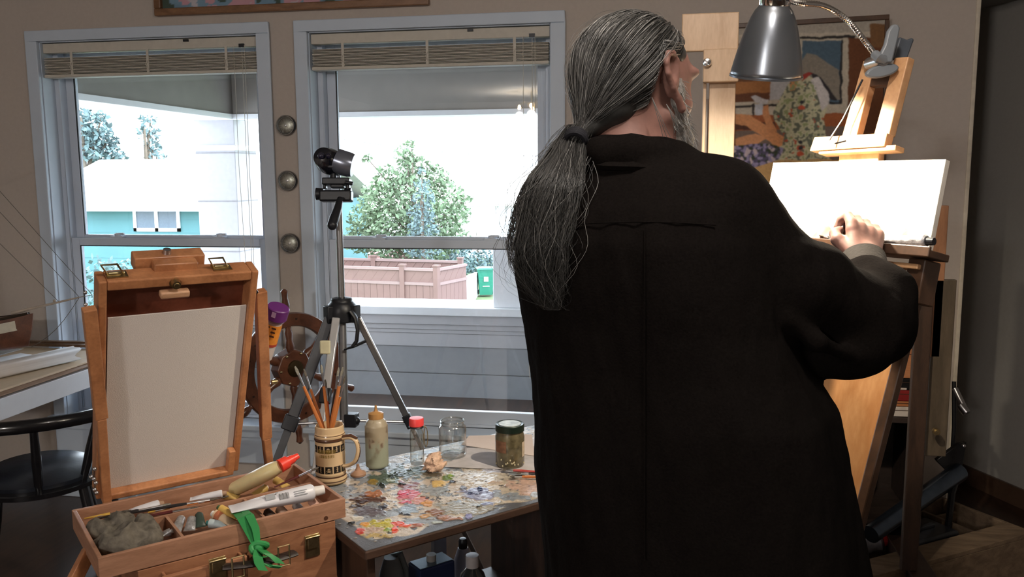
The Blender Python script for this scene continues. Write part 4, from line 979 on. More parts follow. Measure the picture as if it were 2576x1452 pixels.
def tube_of_paint(name, a, b, r, label, colr, capc, group=None, band=None):
    """soft metal tube: cap end at b, crimped flat end at a"""
    a, b = A(*a), A(*b); d = unit(b-a); L = np.linalg.norm(b-a); s = unit(np.cross(ZUP, d)); up = np.cross(d, s)
    t = thing(name, label, 'paint tube', a, group); rings = []
    for k, fl, wd in ((0, .12, 1.25), (.06, .12, 1.25), (.07, .2, 1.22), (.35, .7, 1.1), (.7, .95, 1), (.86, 1, 1), (.885, .8, .8), (.89, .45, .45)):
        rings.append([a+d*L*k+s*math.cos(q)*r*wd+up*math.sin(q)*r*fl for q in np.linspace(0, 2*math.pi, 19)[:-1]])
    m = MB(); m.loft(rings); part('tube_body', m, colr, t)
    m = MB(); m.cyl(a+d*L*.885, b, r*.62, r*.55, 14); part('cap', m, capc, t)
    if band is not None:
        m = MB(); rr = [[a+d*L*k+s*math.cos(q)*r*1.03*wd+up*math.sin(q)*r*(fl+.03) for q in np.linspace(0, 2*math.pi, 19)[:-1]] for k, fl, wd in ((.55, .86, 1.05), (.78, .99, 1.01))]
        m.loft(rr, False); part('label_band', m, band, t)
    return t
WT = mat('white_tube_label', lin(205, 205, 212), .4, var=.03, scale=60); WC = mat('white_cap', lin(215, 210, 205), .4)
LEADT = mat('bare_tube_metal', (.42, .43, .45), .35, metal=.7, var=.3, scale=120, bump=.3)
a, b = TT(578, 1282, .055), TT(815, 1232, .062)
big = tube_of_paint('paint_tube', a, b, .019, 'large white paint tube lying across the wooden tray', WT, WC)
d_ = unit(b-a); s_ = unit(np.cross(ZUP, d_)); up_ = np.cross(d_, s_); L_ = np.linalg.norm(b-a)
if np.dot(s_, CAMC-a) < 0: s_ = -s_
def on_tube(k, q, r=.0193, wdt=1.03): return a+d_*L_*k+(s_*math.cos(q)*wdt+up_*math.sin(q))*r
m = MB()
for i in range(9): 
    k = .5+i*.012; wd = .0045 if i % 3 else .007
    P = [on_tube(k, q, .0196) for q in (.25, .5, .8, 1.0)]; P2 = [on_tube(k+wd, q, .0196) for q in (.25, .5, .8, 1.0)]
    for j in range(3): m.add([P[j], P2[j], P2[j+1], P[j+1]], [(0, 1, 2, 3)])
part('barcode', m, mat('barcode_ink', (.05, .05, .05), .6), big, smooth=False)
m = MB()
for (k0, k1, q0_, q1_) in ((.36, .46, .5, 1.2), (.66, .8, .3, .42), (.66, .78, .55, .66), (.66, .8, .8, .9), (.3, .345, 1.0, 1.05), (.47, .5, 1.15, 1.3)):
    P = [on_tube(k0, q, .0195) for q in np.linspace(q0_, q1_, 4)]; P2 = [on_tube(k1, q, .0195) for q in np.linspace(q0_, q1_, 4)]
    for j in range(3): m.add([P[j], P2[j], P2[j+1], P[j+1]], [(0, 1, 2, 3)])
part('printed_text', m, mat('grey_print', (.3, .31, .33), .6), big, smooth=False)
small = [((440, 1340, .022), (458, 1302, .026), .010, LEADT, WC, 'small grey paint tube with white cap leaning on the tray divider'),
 ((476, 1336, .02), (484, 1303, .03), .010, LEADT, BLACKP, 'squeezed silver tube with a dark cap beside the grey one'),
 ((506, 1326, .02), (500, 1292, .035), .009, mat('dark_green_tube', (.03, .05, .04), .4), BLACKP, 'dark green tube standing up in the middle compartment'),
 ((590, 1318, .02), (534, 1292, .034), .012, mat('cream_tube', lin(205, 180, 150), .5, var=.1), WC, 'cream tube with a red-brown band under the large white tube'),
 ((575, 1322, .018), (520, 1316, .022), .010, mat('pale_blue_tube', lin(170, 185, 190), .4), mat('teal_cap', (.03, .16, .16), .4), 'pale blue tube with a teal cap at the front of the middle compartment'),
 ((600, 1302, .03), (548, 1276, .045), .009, mat('yellowed_tube', lin(200, 165, 90), .4), mat('moss_cap', (.06, .1, .04), .4), 'yellow tube with a mossy cap behind the cream one'),
 ((405, 1346, .018), (432, 1338, .02), .009, LEADT, WC, 'crumpled silver tube beside the grey rag'),
 ((690, 1304, .02), (668, 1286, .03), .010, mat('umber_tube', (.08, .05, .035), .5), BLACKP, 'dark brown tube in the right compartment under the white tube'),
 ((720, 1298, .02), (700, 1278, .032), .011, mat('tan_tube', lin(170, 140, 120), .5), WC, 'tan tube in the right compartment'),
 ((760, 1290, .02), (742, 1268, .03), .010, LEADT, BLACKP, 'silver tube near the far end of the right compartment'),
 ((800, 1280, .02), (782, 1258, .03), .010, mat('rose_tube', lin(190, 150, 135), .5), WC, 'rose-beige tube in the far corner of the tray')]
for i, (p, q, r_, c_, k_, lb) in enumerate(small):
    tube_of_paint('paint_tube', TT(*p), TT(*q), r_, lb, c_, k_, 'small paint tubes in the tray', band=mat('rust_band', (.4, .13, .06), .5) if 'red-brown' in lb else None)
for p, q, hc, tp, lb in (((232, 1308, .030), (430, 1268, .034), BR_BK, TIPG, 'black-handled brush lying at the left end of the tray'),
 ((300, 1296, .036), (548, 1254, .036), BR_BK, TIPD, 'longest black brush reaching along the tray back'),
 ((212, 1305, .03), (330, 1284, .034), BR_YE, TIPD, 'thin yellow brush beside the black brushes'),
 ((372, 1290, .024), (470, 1266, .03), BR_YE, TIPG, 'short yellow brush crossing the black brushes'),
 ((470, 1272, .024), (575, 1248, .03), BR_OR, TIPD, 'orange brush beside the white paper stub'),
 ((352, 1302, .022), (500, 1276, .026), BR_DK, TIPD, 'dark red brush in front of the black brushes')):
    brush('paintbrush', TT(*p), TT(*q), lb, hc, tip=tp, r=.0036)
brush('paintbrush', TT(690, 1226, .045), atD(802, 1176, 2.05), 'long dark red brush sticking out of the tray towards the beer stein', BR_DK, tip=TIPD, r=.0035)
for p, q, r_, lb in (((312, 1292, .026), (412, 1266, .030), .011, 'flattened white tube behind the brushes in the tray'), ((478, 1256, .034), (570, 1240, .040), .009, 'white paper-wrapped pastel stub in the tray')):
    tube_of_paint('paint_tube' if 'tube' in lb else 'pastel_stub', TT(*p), TT(*q), r_, lb, WT, mat('pencil_wood', (.35, .22, .14), .7))
# ochre tubes at the back right of the tray
for i, (p, q) in enumerate((((600, 1252, .02), (560, 1246, .024)), ((640, 1244, .02), (672, 1226, .024)), ((720, 1224, .02), (690, 1206, .028)))):
    tube_of_paint('paint_tube', TT(*p), TT(*q), .010, ('ochre tube below the glue bottle', 'ochre tube with pale cap beside the glue bottle', 'ochre tube at the back right corner of the tray')[i], mat('ochre_tube', (.5, .33, .1), .45), WC, 'small paint tubes in the tray')
# glue bottle with red cap
a, b, c = TT(588, 1232, .028), atD(706, 1172, 2.02), atD(750, 1147, 2.05)
gl = thing('glue_bottle', 'yellowish glue bottle with a red cap lying in the tray corner', 'bottle', a)
d_ = unit(b-a); s_ = unit(np.cross(ZUP, d_)); up_ = np.cross(d_, s_); L_ = np.linalg.norm(b-a)
m = MB(); m.loft([[a+d_*L_*k+s_*math.cos(q)*wd+up_*math.sin(q)*hh for q in np.linspace(0, 2*math.pi, 25)[:-1]] for k, wd, hh in ((0, .010, .008), (.03, .026, .017), (.5, .031, .019), (.8, .029, .019), (.93, .020, .016), (1.0, .014, .014))])
part('bottle_body', m, mat('milky_yellow_plastic', lin(205, 190, 145), .35, sss=.3, var=.04), gl)
m = MB(); e_ = unit(c-b); Lc = np.linalg.norm(c-b); m.tube([b-e_*.002, b+e_*Lc*.38, b+e_*Lc*.40, b+e_*Lc*.72, b+e_*Lc*.74, c], [.0165, .0155, .0115, .010, .0085, .007], 16); part('cap', m, mat('red_plastic', (.75, .05, .03), .35, var=.03), gl)
# grey rag over the tray's front corner
rf = Field(np.arange(-1.25, -.85, .006), np.arange(1.25, 1.75, .006), np.arange(.68, .9, .006))
rc = lambda px, py, z: TT(px, py, z)
for p, r_ in (((285, 1322, .03), (.05, .03, .026)), ((335, 1345, .045), (.035, .03, .026)), ((300, 1362, .04), (.045, .032, .026)), ((365, 1325, .04), (.022, .045, .024)), ((255, 1335, .03), (.03, .03, .018)), ((340, 1372, .03), (.04, .02, .025)), ((385, 1352, .03), (.02, .03, .018))):
    rf.ell(rc(*p), r_, Fr((0, 0, 0), E1, E2, ZUP), .02)
rf.ell(rc(262, 1380, .012), (.03, .022, .03), Fr((0, 0, 0), E1, E2, ZUP), .02); rf.ell(rc(300, 1402, .0), (.03, .014, .03), Fr((0, 0, 0), E1, E2, ZUP), .02); rf.cap(rc(268, 1388, .02), rc(330, 1412, -.015), .014, .012, .02); rf.cap(rc(330, 1400, .0), rc(372, 1385, .005), .012, .010, .02)
V, Fc = rf.mesh(); rg_ = lambda s_, o_: 1-np.abs(fbm(V*s_+o_, 3)-.5)*5
V = smooth_mesh(V, Fc, 2); V = V+(unit(E2*.3+ZUP)[None, :]*(rg_(A(26, 26, 26), 0))[:, None]*.014)+(rg_(A(48, 48, 48), 8))[:, None]*unit(E2+ZUP*.6-E1*.4)[None, :]*.006-ZUP*.008
rag = mesh_obj('rag', V, Fc, mat('grey_rag', (.12, .105, .085), .95, var=.35, scale=60, bump=.6), colors=np.ones((len(V), 3))*.5, sharp=0); tag(rag, 'crumpled grey rag hanging over the tray corner', 'rag')
# green ribbon tied to the tray
GRN = mat('green_ribbon', (.03, .25, .07), .55, var=.08, scale=40)
rb = thing('ribbon', 'green ribbon tied round the tray front and hanging in a knot', 'ribbon', TT(610, 1300, .04))
def strip(m, cl, wv, th=.0012):
    ringsS = []
    for i, p in enumerate(cl):
        p = A(*p); T_ = unit(A(*cl[min(i+1, len(cl)-1)])-A(*cl[max(i-1, 0)])); wd = A(*wv[i]); n_ = unit(np.cross(T_, wd))*th; ringsS.append([p-wd-n_, p+wd-n_, p+wd+n_, p-wd+n_])
    m.loft(ringsS)
fyP = lambda px, py, o=0.006: atP(px, py, TF((0, TW_+o, 0)), E2)
m = MB(); cl = [TT(594, 1290, .03), TT(600, 1288, .049), fyP(614, 1300, .002), fyP(630, 1335, .006), fyP(642, 1366, .014)]
strip(m, cl, [E1*.013, E1*.013, E1*.014+ZUP*.004, E1*.013, E1*.009]); cl = [TT(606, 1284, .03), TT(612, 1284, .049), fyP(628, 1298, .004), fyP(643, 1330, .012), fyP(648, 1366, .018)]
strip(m, cl, [E1*.008, E1*.008, E1*.009, E1*.008, E1*.006]); part('ribbon_band', m, GRN, rb)
m = MB(); c0 = fyP(652, 1378, .022); m.tube([c0+E1*.017*math.cos(q)+ZUP*.010*math.sin(q)+E2*.006*math.sin(q*2) for q in np.linspace(0, 2*math.pi, 15)[:-1]], .006, 8, closed=True); m.ell(c0, .012, .009, .010, Fr((0, 0, 0), E1, E2, ZUP)); part('knot', m, GRN, rb)
for cl_, n_ in ((((650, 1386), (648, 1402), (652, 1420), (662, 1436)), 'ribbon_end'), (((658, 1384), (672, 1394), (690, 1404), (704, 1418)), 'ribbon_end'), (((660, 1400), (672, 1420), (690, 1428), (698, 1424)), 'ribbon_end')):
    m = MB(); P = [fyP(x, y, .062+.004*i) for i, (x, y) in enumerate(cl_)]; P[0] = fyP(*cl_[0], .03); strip(m, P, [E1*.010-ZUP*.004]*4); part(n_, m, GRN, rb)
# ================================================================== PALETTE TABLE
TA = A(-.614, 1.668, .75); TU = A(.7009, .7133, 0); TV = A(-.7133, .7009, 0); TBF = Fr(TA, TU, TV, ZUP); TLN, TWD = .86, .53
table = thing('palette_table', 'low brown table with its top caked in oil paint', 'table', (TA[0], TA[1], 0))
DKW = wood('dark_walnut_board', (.035, .018, .012), (.075, .04, .027), .5, (1, 1, 5), 8, .1)
DKW2 = wood('dark_brown_side', (.028, .014, .009), (.06, .03, .018), .5, (5, 5, .6), 8, .1)
m = MB(); m.box(0, TLN, 0, TWD, -.026, -.0035, TBF); part('table_board', m, DKW, table, .004, False)
# painted surface: grid with pigment colours and relief
nu, nv = 640, 400
gu, gv = np.meshgrid(np.linspace(.002, TLN-.002, nu), np.linspace(.002, TWD-.002, nv), indexing='ij')
P = TA+gu[..., None]*TU+gv[..., None]*TV
q = (P-CAMC)@CAMX.T; PX = 1288+F_PX*q[..., 0]/q[..., 2]; PYy = 726-F_PX*q[..., 1]/q[..., 2]
n3 = lambda s, o=0: fbm(np.stack([gu*s, gv*s, gu*0+o], -1), 4)
col = np.array(lin(196, 182, 164))[None, None, :]*(.8+.5*n3(40)[..., None])+(n3(16, 3)[..., None]-.5)*A(.18, .10, .04)
h = (n3(70, 1)-.45)*.0016
pat = n3(26, 9); col = col*(.72+.56*n3(150, 21)[..., None]); col = np.where((n3(75, 31) > .64)[..., None], np.array(lin(96, 92, 92)), col); col = np.where((n3(85, 41) > .66)[..., None], np.array(lin(226, 214, 198)), col); col = np.where((pat > .56)[..., None], np.array(lin(150, 156, 162))*(.85+.3*n3(60, 2)[..., None]), col); pat = n3(22, 12); col = np.where((pat > .6)[..., None], np.array(lin(206, 190, 172))*(.85+.3*n3(60, 4)[..., None]), col)
SMEAR = [(1020, 1188, 70, 18, (98, 112, 110)), (965, 1205, 42, 17, (84, 102, 88)), (1190, 1200, 75, 26, (208, 198, 184)), (1330, 1222, 60, 20, (204, 172, 156)), (1170, 1275, 80, 18, (164, 160, 150)), (1095, 1230, 40, 15, (160, 166, 170)), (930, 1284, 52, 13, (110, 102, 110)), (1028, 1280, 32, 15, (142, 157, 172)),
 (1022, 1222, 28, 14, (152, 106, 112)), (1028, 1245, 36, 14, (212, 118, 134)), (1060, 1258, 26, 8, (214, 150, 140)), (1012, 1242, 16, 7, (206, 64, 92)), (1018, 1262, 18, 5, (206, 74, 96)), (1064, 1249, 6, 3, (52, 16, 26)), (1075, 1253, 5, 3, (40, 12, 20)),
 (962, 1222, 9, 9, (24, 34, 28)), (1002, 1194, 16, 7, (34, 46, 38)), (985, 1200, 10, 5, (40, 52, 42)), (1012, 1217, 14, 3, (30, 34, 32)), (980, 1208, 12, 4, (176, 186, 166)), (938, 1212, 15, 8, (158, 132, 64)), (1030, 1182, 7, 3, (20, 22, 24)), (1010, 1217, 5, 3, (24, 22, 24)),
 (1108, 1215, 20, 9, (232, 196, 124)), (1125, 1200, 17, 7, (104, 132, 48)), (1132, 1198, 6, 4, (150, 180, 40)), (1137, 1212, 9, 4, (26, 28, 44)), (1090, 1192, 24, 5, (96, 88, 74)),
 (1205, 1240, 48, 16, (152, 158, 192)), (1215, 1248, 22, 8, (178, 184, 214)), (1207, 1231, 6, 6, (24, 30, 76)), (1201, 1243, 7, 3, (28, 32, 70)), (1165, 1228, 8, 6, (112, 112, 124)), (1185, 1240, 10, 3, (40, 44, 84)),
 (925, 1254, 42, 12, (92, 56, 40)), (905, 1262, 20, 6, (66, 38, 28)), (942, 1241, 22, 9, (190, 122, 80)), (900, 1272, 14, 5, (58, 38, 30)), (966, 1272, 12, 6, (44, 40, 54)), (1008, 1292, 6, 4, (24, 24, 32)), (1024, 1294, 12, 3, (60, 64, 76)),
 (1076, 1266, 15, 8, (220, 164, 112)), (1068, 1298, 16, 7, (196, 144, 68)), (1098, 1288, 24, 9, (150, 106, 78)), (1110, 1300, 16, 7, (128, 90, 66)), (1130, 1302, 30, 6, (176, 134, 116)),
 (958, 1320, 34, 15, (200, 188, 78)), (935, 1332, 26, 10, (196, 172, 156)), (1008, 1318, 24, 9, (230, 82, 40)), (994, 1334, 9, 9, (232, 74, 40)), (907, 1335, 15, 8, (216, 84, 72)), (916, 1317, 13, 6, (230, 160, 52)), (976, 1332, 13, 6, (132, 154, 60)), (950, 1345, 40, 6, (190, 166, 110)), (898, 1302, 16, 6, (210, 204, 190)), (1048, 1320, 18, 5, (176, 104, 80)), (884, 1314, 12, 4, (22, 22, 20)),
 (1302, 1250, 38, 8, (140, 146, 154)), (1345, 1243, 11, 6, (196, 206, 220)), (1180, 1296, 10, 6, (156, 158, 206)), (1225, 1268, 18, 4, (150, 160, 196)), (1250, 1184, 34, 5, (196, 196, 210)), (1104, 1312, 16, 3, (190, 200, 196)), (1205, 1275, 6, 3, (30, 30, 30)), (1245, 1214, 20, 5, (206, 186, 170))]
ed = np.minimum(gv/1.0, gu*1.15); edn = .034+.022*(n3(30, 5)-.5)+.012*np.sin(gu*37)
dark = np.clip((edn-ed)/.006, 0, 1)[..., None]; col = col*(1-dark)+np.array(lin(92, 92, 96))*(.75+.4*n3(35, 6)[..., None])*dark; h = h*(1-dark[..., 0]*.8)
dn_ = np.stack([fbm(np.stack([PX/14, PYy/5, PX*0+o], -1), 5)-.5 for o in (0, 5)], -1)
for i, (x, y, rx_, ry_, c_) in enumerate(SMEAR):
    dd = np.sqrt(((PX-x+dn_[..., 0]*rx_*1.5)/rx_)**2+((PYy-y+dn_[..., 1]*ry_*1.8)/ry_)**2); al = np.clip((1.05-dd)/.25, 0, 1)
    st = .62+.8*fbm(np.stack([gu*120+i, gv*160, gu*0+i], -1), 4); col = col*(1-al[..., None])+np.array(lin(*c_))*st[..., None]*al[..., None]; h = h+al*(.0010+.0030*(st-.9))*(1.6 if rx_ < 12 else 1)
r = np.random.default_rng(4)
for i in range(420):                                    # crumbs of dried paint
    uu, vv = r.random()*TLN, .03+r.random()*(TWD-.05); rr = .0015+.003*r.random()
    dd = np.hypot(gu-uu, (gv-vv)*1.3)/rr; al = np.clip(1.3-dd, 0, 1); c_ = [A(.03, .03, .04), A(.5, .45, .38), A(.2, .1, .07), A(.12, .13, .2), A(.35, .28, .2)][r.integers(5)]
    col = col*(1-al[..., None])+c_*al[..., None]; h = h+al*.0012
P = P+ZUP*(h[..., None]-.0028)
P[0, :, 2] = P[-1, :, 2] = .7468; P[:, 0, 2] = P[:, -1, 2] = .7468
I = np.arange(nu*nv).reshape(nu, nv); Q = np.stack([I[:-1, :-1], I[1:, :-1], I[1:, 1:], I[:-1, 1:]], -1).reshape(-1, 4)
ps = mesh_obj('paint_crust', P.reshape(-1, 3), Q, vcol_mat('oil_paint', .38, .5, .3, 300), colors=np.clip(col*.70, 0, 1).reshape(-1, 3), sharp=0); adopt(ps, table)
def tfront(px, py, v=.02): q = atP(px, py, TBF((0, v, 0)), -TV)-TA; return q@TU
uL, uR = tfront(945, 1440), tfront(1234, 1340, TWD-.02)
m = MB(); m.box(.012, uL, .02, TWD-.02, -.75, -.026, TBF); part('side_cabinet', m, DKW2, table, .003, False)
m = MB(); m.box(uR, TLN-.012, .02, TWD-.02, -.75, -.026, TBF); part('side_cabinet', m, DKW2, table, .003, False)
m = MB(); m.box(uL, uR, .03, TWD-.02, -.44, -.425, TBF); part('shelf', m, DKW, table, 0, False)
lc = tfront(1105, 1400, .46); m = MB(); m.box(lc-.022, lc+.02, .45, .47, -.425, -.026, TBF); part('back_post', m, mat('grey_white_post', lin(150, 152, 160), .6), table, .002, False, label='grey-white upright under the table')

def onT(px, py, r_=.0): q = atZ(px, py, .75); return A(q[0], q[1], .751)+FWH*r_
# --- beer stein
def px_h(px, ytop, base):       # height above the base of the point seen at ytop over base
    n = -FWH; q = atP(px, ytop, base, n); return q[2]-base[2]
bs_ = onT(826, 1222, .036); SH = px_h(826, 1068, bs_); stein = thing('beer_stein', 'tall cream and brown beer stein with skull squares, full of brushes', 'mug', bs_)
SR = .0405; prof = [(.0, 0), (SR*1.0, 0), (SR*1.04, .006), (SR*1.02, .014), (SR*.97, .020), (SR*1.0, .026), (SR*.96, .03), (SR*.955, SH-.040), (SR*1.0, SH-.036), (SR*.97, SH-.031), (SR*1.0, SH-.026), (SR*.96, SH-.021), (SR*.93, SH-.018), (SR*.92, SH-.003), (SR*.89, SH), (SR*.84, SH-.003), (SR*.84, .02), (0, .015)]
nA = 220; zz = []; rr_ = []
for (r0, z0), (r1, z1) in zip(prof[:-1], prof[1:]):
    k = max(1, int(abs(z1-z0)/.0009)) if r0 > SR*.9 and r1 > SR*.9 else 2
    for j in range(k): zz.append(z0+(z1-z0)*j/k); rr_.append(r0+(r1-r0)*j/k)
zz.append(prof[-1][1]); rr_.append(prof[-1][0]); zz, rr_ = np.array(zz), np.array(rr_)
az0 = math.atan2(-FWH[1], -FWH[0]); th = np.linspace(0, 2*np.pi, nA, endpoint=False); Tg, Zg = np.meshgrid(th, zz); Rg = np.repeat(rr_[:, None], nA, 1)
V = np.stack([bs_[0]+Rg*np.cos(Tg+az0), bs_[1]+Rg*np.sin(Tg+az0), bs_[2]+Zg], -1)
cream = np.array(lin(206, 178, 140)); brown = np.array(lin(78, 52, 38)); blk = np.array(lin(32, 28, 24)); gold = np.array(lin(128, 106, 50))
C = np.repeat(np.repeat(cream[None, None, :], len(zz), 0), nA, 1).copy()
outer = np.arange(len(zz)) < (np.argmax(zz)+1)
def setc(mask, c): C[mask & outer[:, None]] = c
for a, b, c_ in ((.006, .010, brown), (.018, .022, brown), (SH-.040, SH-.030, brown), (SH-.024, SH-.021, brown), (.0, .003, gold)): setc((Zg > a) & (Zg < b), c_)
S_ = ((Tg+np.pi) % (2*np.pi)-np.pi)*SR       # arc length from the side facing the viewer, + to the viewer's right
cell = .0235
def skull(u, v):     # u,v in -1..1 of a square
    hd_ = (u/.36)**2+((v-.18)/.34)**2 < 1; jaw = (abs(u) < .2) & (v > -.3) & (v < 0); ey = (((abs(u)-.15)/.1)**2+((v-.12)/.1)**2 < 1); no = (abs(u) < .05) & (abs(v+.06) < .06)
    b1 = (abs(v+.42-u*.45) < .07) & (abs(u) < .6); b2 = (abs(v+.42+u*.45) < .07) & (abs(u) < .6)
    return ((hd_ | jaw) & ~ey & ~no) | b1 | b2
def figure(u, v): return ((abs(u) < .12) & (v > -.5) & (v < .5)) | ((abs(v-.1) < .07) & (abs(u) < .35)) | ((u**2+(v-.6)**2) < .03) | ((abs(v+.55) < .06) & (abs(u) < .3))
for z0, kinds in ((SH-.058, 'fs'), (.040, 'fs')):
    ci = np.floor(S_/cell+.35).astype(int); cu = (S_/cell+.35-ci-.5)*2/.86; cvv = (Zg-z0)/.0098
    insq = (abs(cu) < 1) & (abs(cvv) < 1); setc(insq, blk)
    sk = skull(cu, cvv) & (ci % 2 == 0); fg = figure(cu, cvv) & (ci % 2 != 0); setc(insq & (sk | fg), cream*.8)
zc = SH*.56
tw = (abs(Zg-zc-.004) < .0052) & (abs(S_+.002) < .026) & ((np.sin(S_*2600)+np.sin(S_*1130+2)*.8+np.sin(Zg*2300)*.6) > -.5); setc(tw, gold*.9)
tw = (abs(Zg-zc+.008) < .0042) & (abs(S_+.002) < .021) & ((np.sin(S_*2200+1)+np.sin(S_*900+4)*.8+np.sin(Zg*2500)*.6) > -.3); setc(tw, gold)
I = np.arange(len(zz)*nA).reshape(len(zz), nA); In = np.roll(I, -1, 1); Q = np.stack([I[:-1], In[:-1], In[1:], I[1:]], -1).reshape(-1, 4)
adopt(mesh_obj('stein_body', V.reshape(-1, 3), Q, vcol_mat('glazed_stoneware', .15, .6), colors=C.reshape(-1, 3), sharp=0), stein)
m = MB(); hd_ = unit(RH*.93-FWH*.3); m.tube(dense([bs_+hd_*SR*.9+ZUP*(SH-.034), bs_+hd_*(SR+.022)+ZUP*(SH-.030), bs_+hd_*(SR+.038)+ZUP*(SH-.040), bs_+hd_*(SR+.042)+ZUP*(SH-.065), bs_+hd_*(SR+.032)+ZUP*(SH-.092), bs_+hd_*(SR+.012)+ZUP*(SH-.106), bs_+hd_*SR*.9+ZUP*(SH-.108)], 5), .007, 12, flat=.75)
hn_ = part('handle', m, mat('cream_glaze', tuple(cream), .15, var=.04), stein); m = MB(); m.tube([bs_+hd_*SR*.92+ZUP*(SH-.029), bs_+hd_*(SR+.022)+ZUP*(SH-.024), bs_+hd_*(SR+.040)+ZUP*(SH-.030)], [.0075, .007, .005], 10, flat=.6); part('thumb_rest', m, mat('brown_glaze', tuple(brown), .2), hn_)
sb_ = [p_+hd_*.0052-ZUP*.001 for p_ in dense([bs_+hd_*(SR+.038)+ZUP*(SH-.040), bs_+hd_*(SR+.042)+ZUP*(SH-.065), bs_+hd_*(SR+.032)+ZUP*(SH-.092), bs_+hd_*(SR+.012)+ZUP*(SH-.106)], 5)]
m = MB(); 
for i in range(22):
    t = i/21*(len(sb_)-1); j = min(int(t), len(sb_)-2); p = sb_[j]+(sb_[j+1]-sb_[j])*(t-j); m.ell(p, .0022, .0022, .0022, n=6, m=4)
part('handle_beading', m, mat('brown_bead_glaze', tuple(brown), .3), hn_)
# brushes in the stein: (tip px, tip y, lean depth)
rim = bs_+ZUP*SH
for i, (tx, ty, td, hc, tp, rr0, lb) in enumerate(((742, 922, -.02, BR_OR, TIPG, .0045, 'orange brush leaning furthest out of the beer stein'), (764, 928, .03, BR_OR, TIPD, .004, 'orange brush just behind the outermost one in the stein'),
   (808, 918, .0, BR_OR, TIPG, .0045, 'orange brush with a pale tip standing in the middle of the stein'), (852, 925, .01, BR_BK, TIPG, .0048, 'black-handled brush leaning right in the beer stein'),
   (862, 924, -.02, BR_OR, TIPG, .0055, 'wide orange brush leaning right in the beer stein'), (818, 955, .03, BR_RD, TIPD, .005, 'red-handled brush in the back of the beer stein'), (869, 945, .02, BR_OR, TIPD, .004, 'slim orange brush at the right rim of the stein'))):
    tip = atP(tx, ty, rim+FWH*td, -FWH); ang = (tip-rim); ang[2] = 0
    foot = bs_+ZUP*.022-unit(ang+A(1e-6, 0, 0))*min(.026, np.linalg.norm(ang)*.6)
    # the handle has to clear the rim
    brush('paintbrush', foot, tip, lb, hc, tip=tp, r=rr0, fl=.035 if i != 4 else .03, tl=.022, flat=.5, group='brushes in the beer stein')

# --- squeeze bottle
b_ = onT(945, 1184, .03); H_ = px_h(945, 1050, b_); sq = thing('squeeze_bottle', 'paint-stained squeeze bottle with a brown nozzle cap', 'bottle', b_); R_ = .0315
zs_ = np.linspace(0, H_, 60); prof_r = np.interp(zs_, [0, .004, .01, H_-.022, H_-.008, H_], [R_*.8, R_*.97, R_, R_, R_*.8, R_*.55]); Tg, Zg = np.meshgrid(np.linspace(0, 2*np.pi, 72, endpoint=False), zs_)
V = np.stack([b_[0]+prof_r[:, None]*np.cos(Tg), b_[1]+prof_r[:, None]*np.sin(Tg), b_[2]+Zg], -1); nn = fbm(np.stack([np.cos(Tg)*3, np.sin(Tg)*3, Zg*60], -1), 4)
fr_ = np.clip((Zg/H_-.42)*5+(nn-.5)*3, 0, 1)[..., None]; C = np.array(lin(150, 154, 134))*(1-fr_)+np.array(lin(158, 146, 124))*fr_; st = np.clip((nn-.62)*8, 0, 1)[..., None]*np.clip((Zg/H_-.2)*4, 0, 1)[..., None]; C = C*(1-st)+np.array(lin(110, 90, 74))*st
I = np.arange(60*72).reshape(60, 72); In = np.roll(I, -1, 1); Q = np.stack([I[:-1], In[:-1], In[1:], I[1:]], -1).reshape(-1, 4); Q = np.concatenate([Q, ])
adopt(mesh_obj('bottle_body', V.reshape(-1, 3), Q, vcol_mat('stained_plastic', .35, .5), colors=C.reshape(-1, 3), sharp=0), sq)
m = MB(); fr0 = Fr(b_); m.lathe([(R_*.6, H_-.004), (R_*.66, H_-.002), (R_*.66, H_+.012), (R_*.5, H_+.014), (.006, H_+.017), (.0035, H_+.024), (.003, H_+.034), (0, H_+.035)], fr0, 24); part('nozzle_cap', m, mat('brown_nozzle', (.38, .2, .07), .4, var=.15), sq)
# loose nozzle cap
b_ = onT(899, 1200, .012); m = MB(); m.lathe([(0, 0), (.021, 0), (.0215, .005), (.018, .009), (.008, .014), (.0045, .022), (.004, .030), (0, .031)], Fr(b_), 24)
tag(part('nozzle_cap', m, mat('clay_brown_plastic', (.33, .19, .12), .5, var=.2)), 'loose brown nozzle cap lying between stein and squeeze bottle', 'bottle cap')
# --- small red-capped clear bottle with a clip
CG = pane_glass('thin_clear_glass', (.93, .95, .945), .18, .75)
def clear_vessel(o, parent, r_, h_, neck, nm='glass_body', wall=.002):
    m = MB(); m.lathe([(0, .0), (r_*.92, .0), (r_, .006), (r_, h_*.78), (r_*.96, h_*.83), (neck, h_*.88), (neck, h_)], Fr(o), 36, True)
    return part(nm, m, CG, parent)
b_ = onT(1048, 1173, .018); H_ = px_h(1048, 1068, b_); rbm = thing('small_bottle', 'small clear bottle with a red cap and a metal clip', 'bottle', b_)
clear_vessel(b_, rbm, .0195, H_, .0165)
m = MB(); m.lathe([(.0185, H_-.004), (.0205, H_-.002), (.0205, H_+.016), (.019, H_+.019), (0, H_+.0195)], Fr(b_), 28); part('cap', m, mat('coral_red_cap', (.72, .06, .06), .35, var=.03), rbm)
m = MB(); m.tube([b_+A(.0195*math.cos(q), .0195*math.sin(q), H_-.006) for q in np.linspace(0, 2*math.pi, 25)[:-1]], .0022, 6, closed=True); part('neck_band', m, BLACKP, rbm)
m = MB(); cA = b_+RH*.0255+ZUP*(H_-.006); lp = [cA+RH*(.005*math.sin(q))+ZUP*(-.030+.028*math.cos(q)) for q in np.linspace(0, 2*math.pi, 19)[:-1]]; m.tube(lp, .0013, 6, closed=True); m.tube([b_+RH*.018+ZUP*(H_-.006), cA+ZUP*.0], .002, 6); part('wire_clip', m, BRASS, rbm)
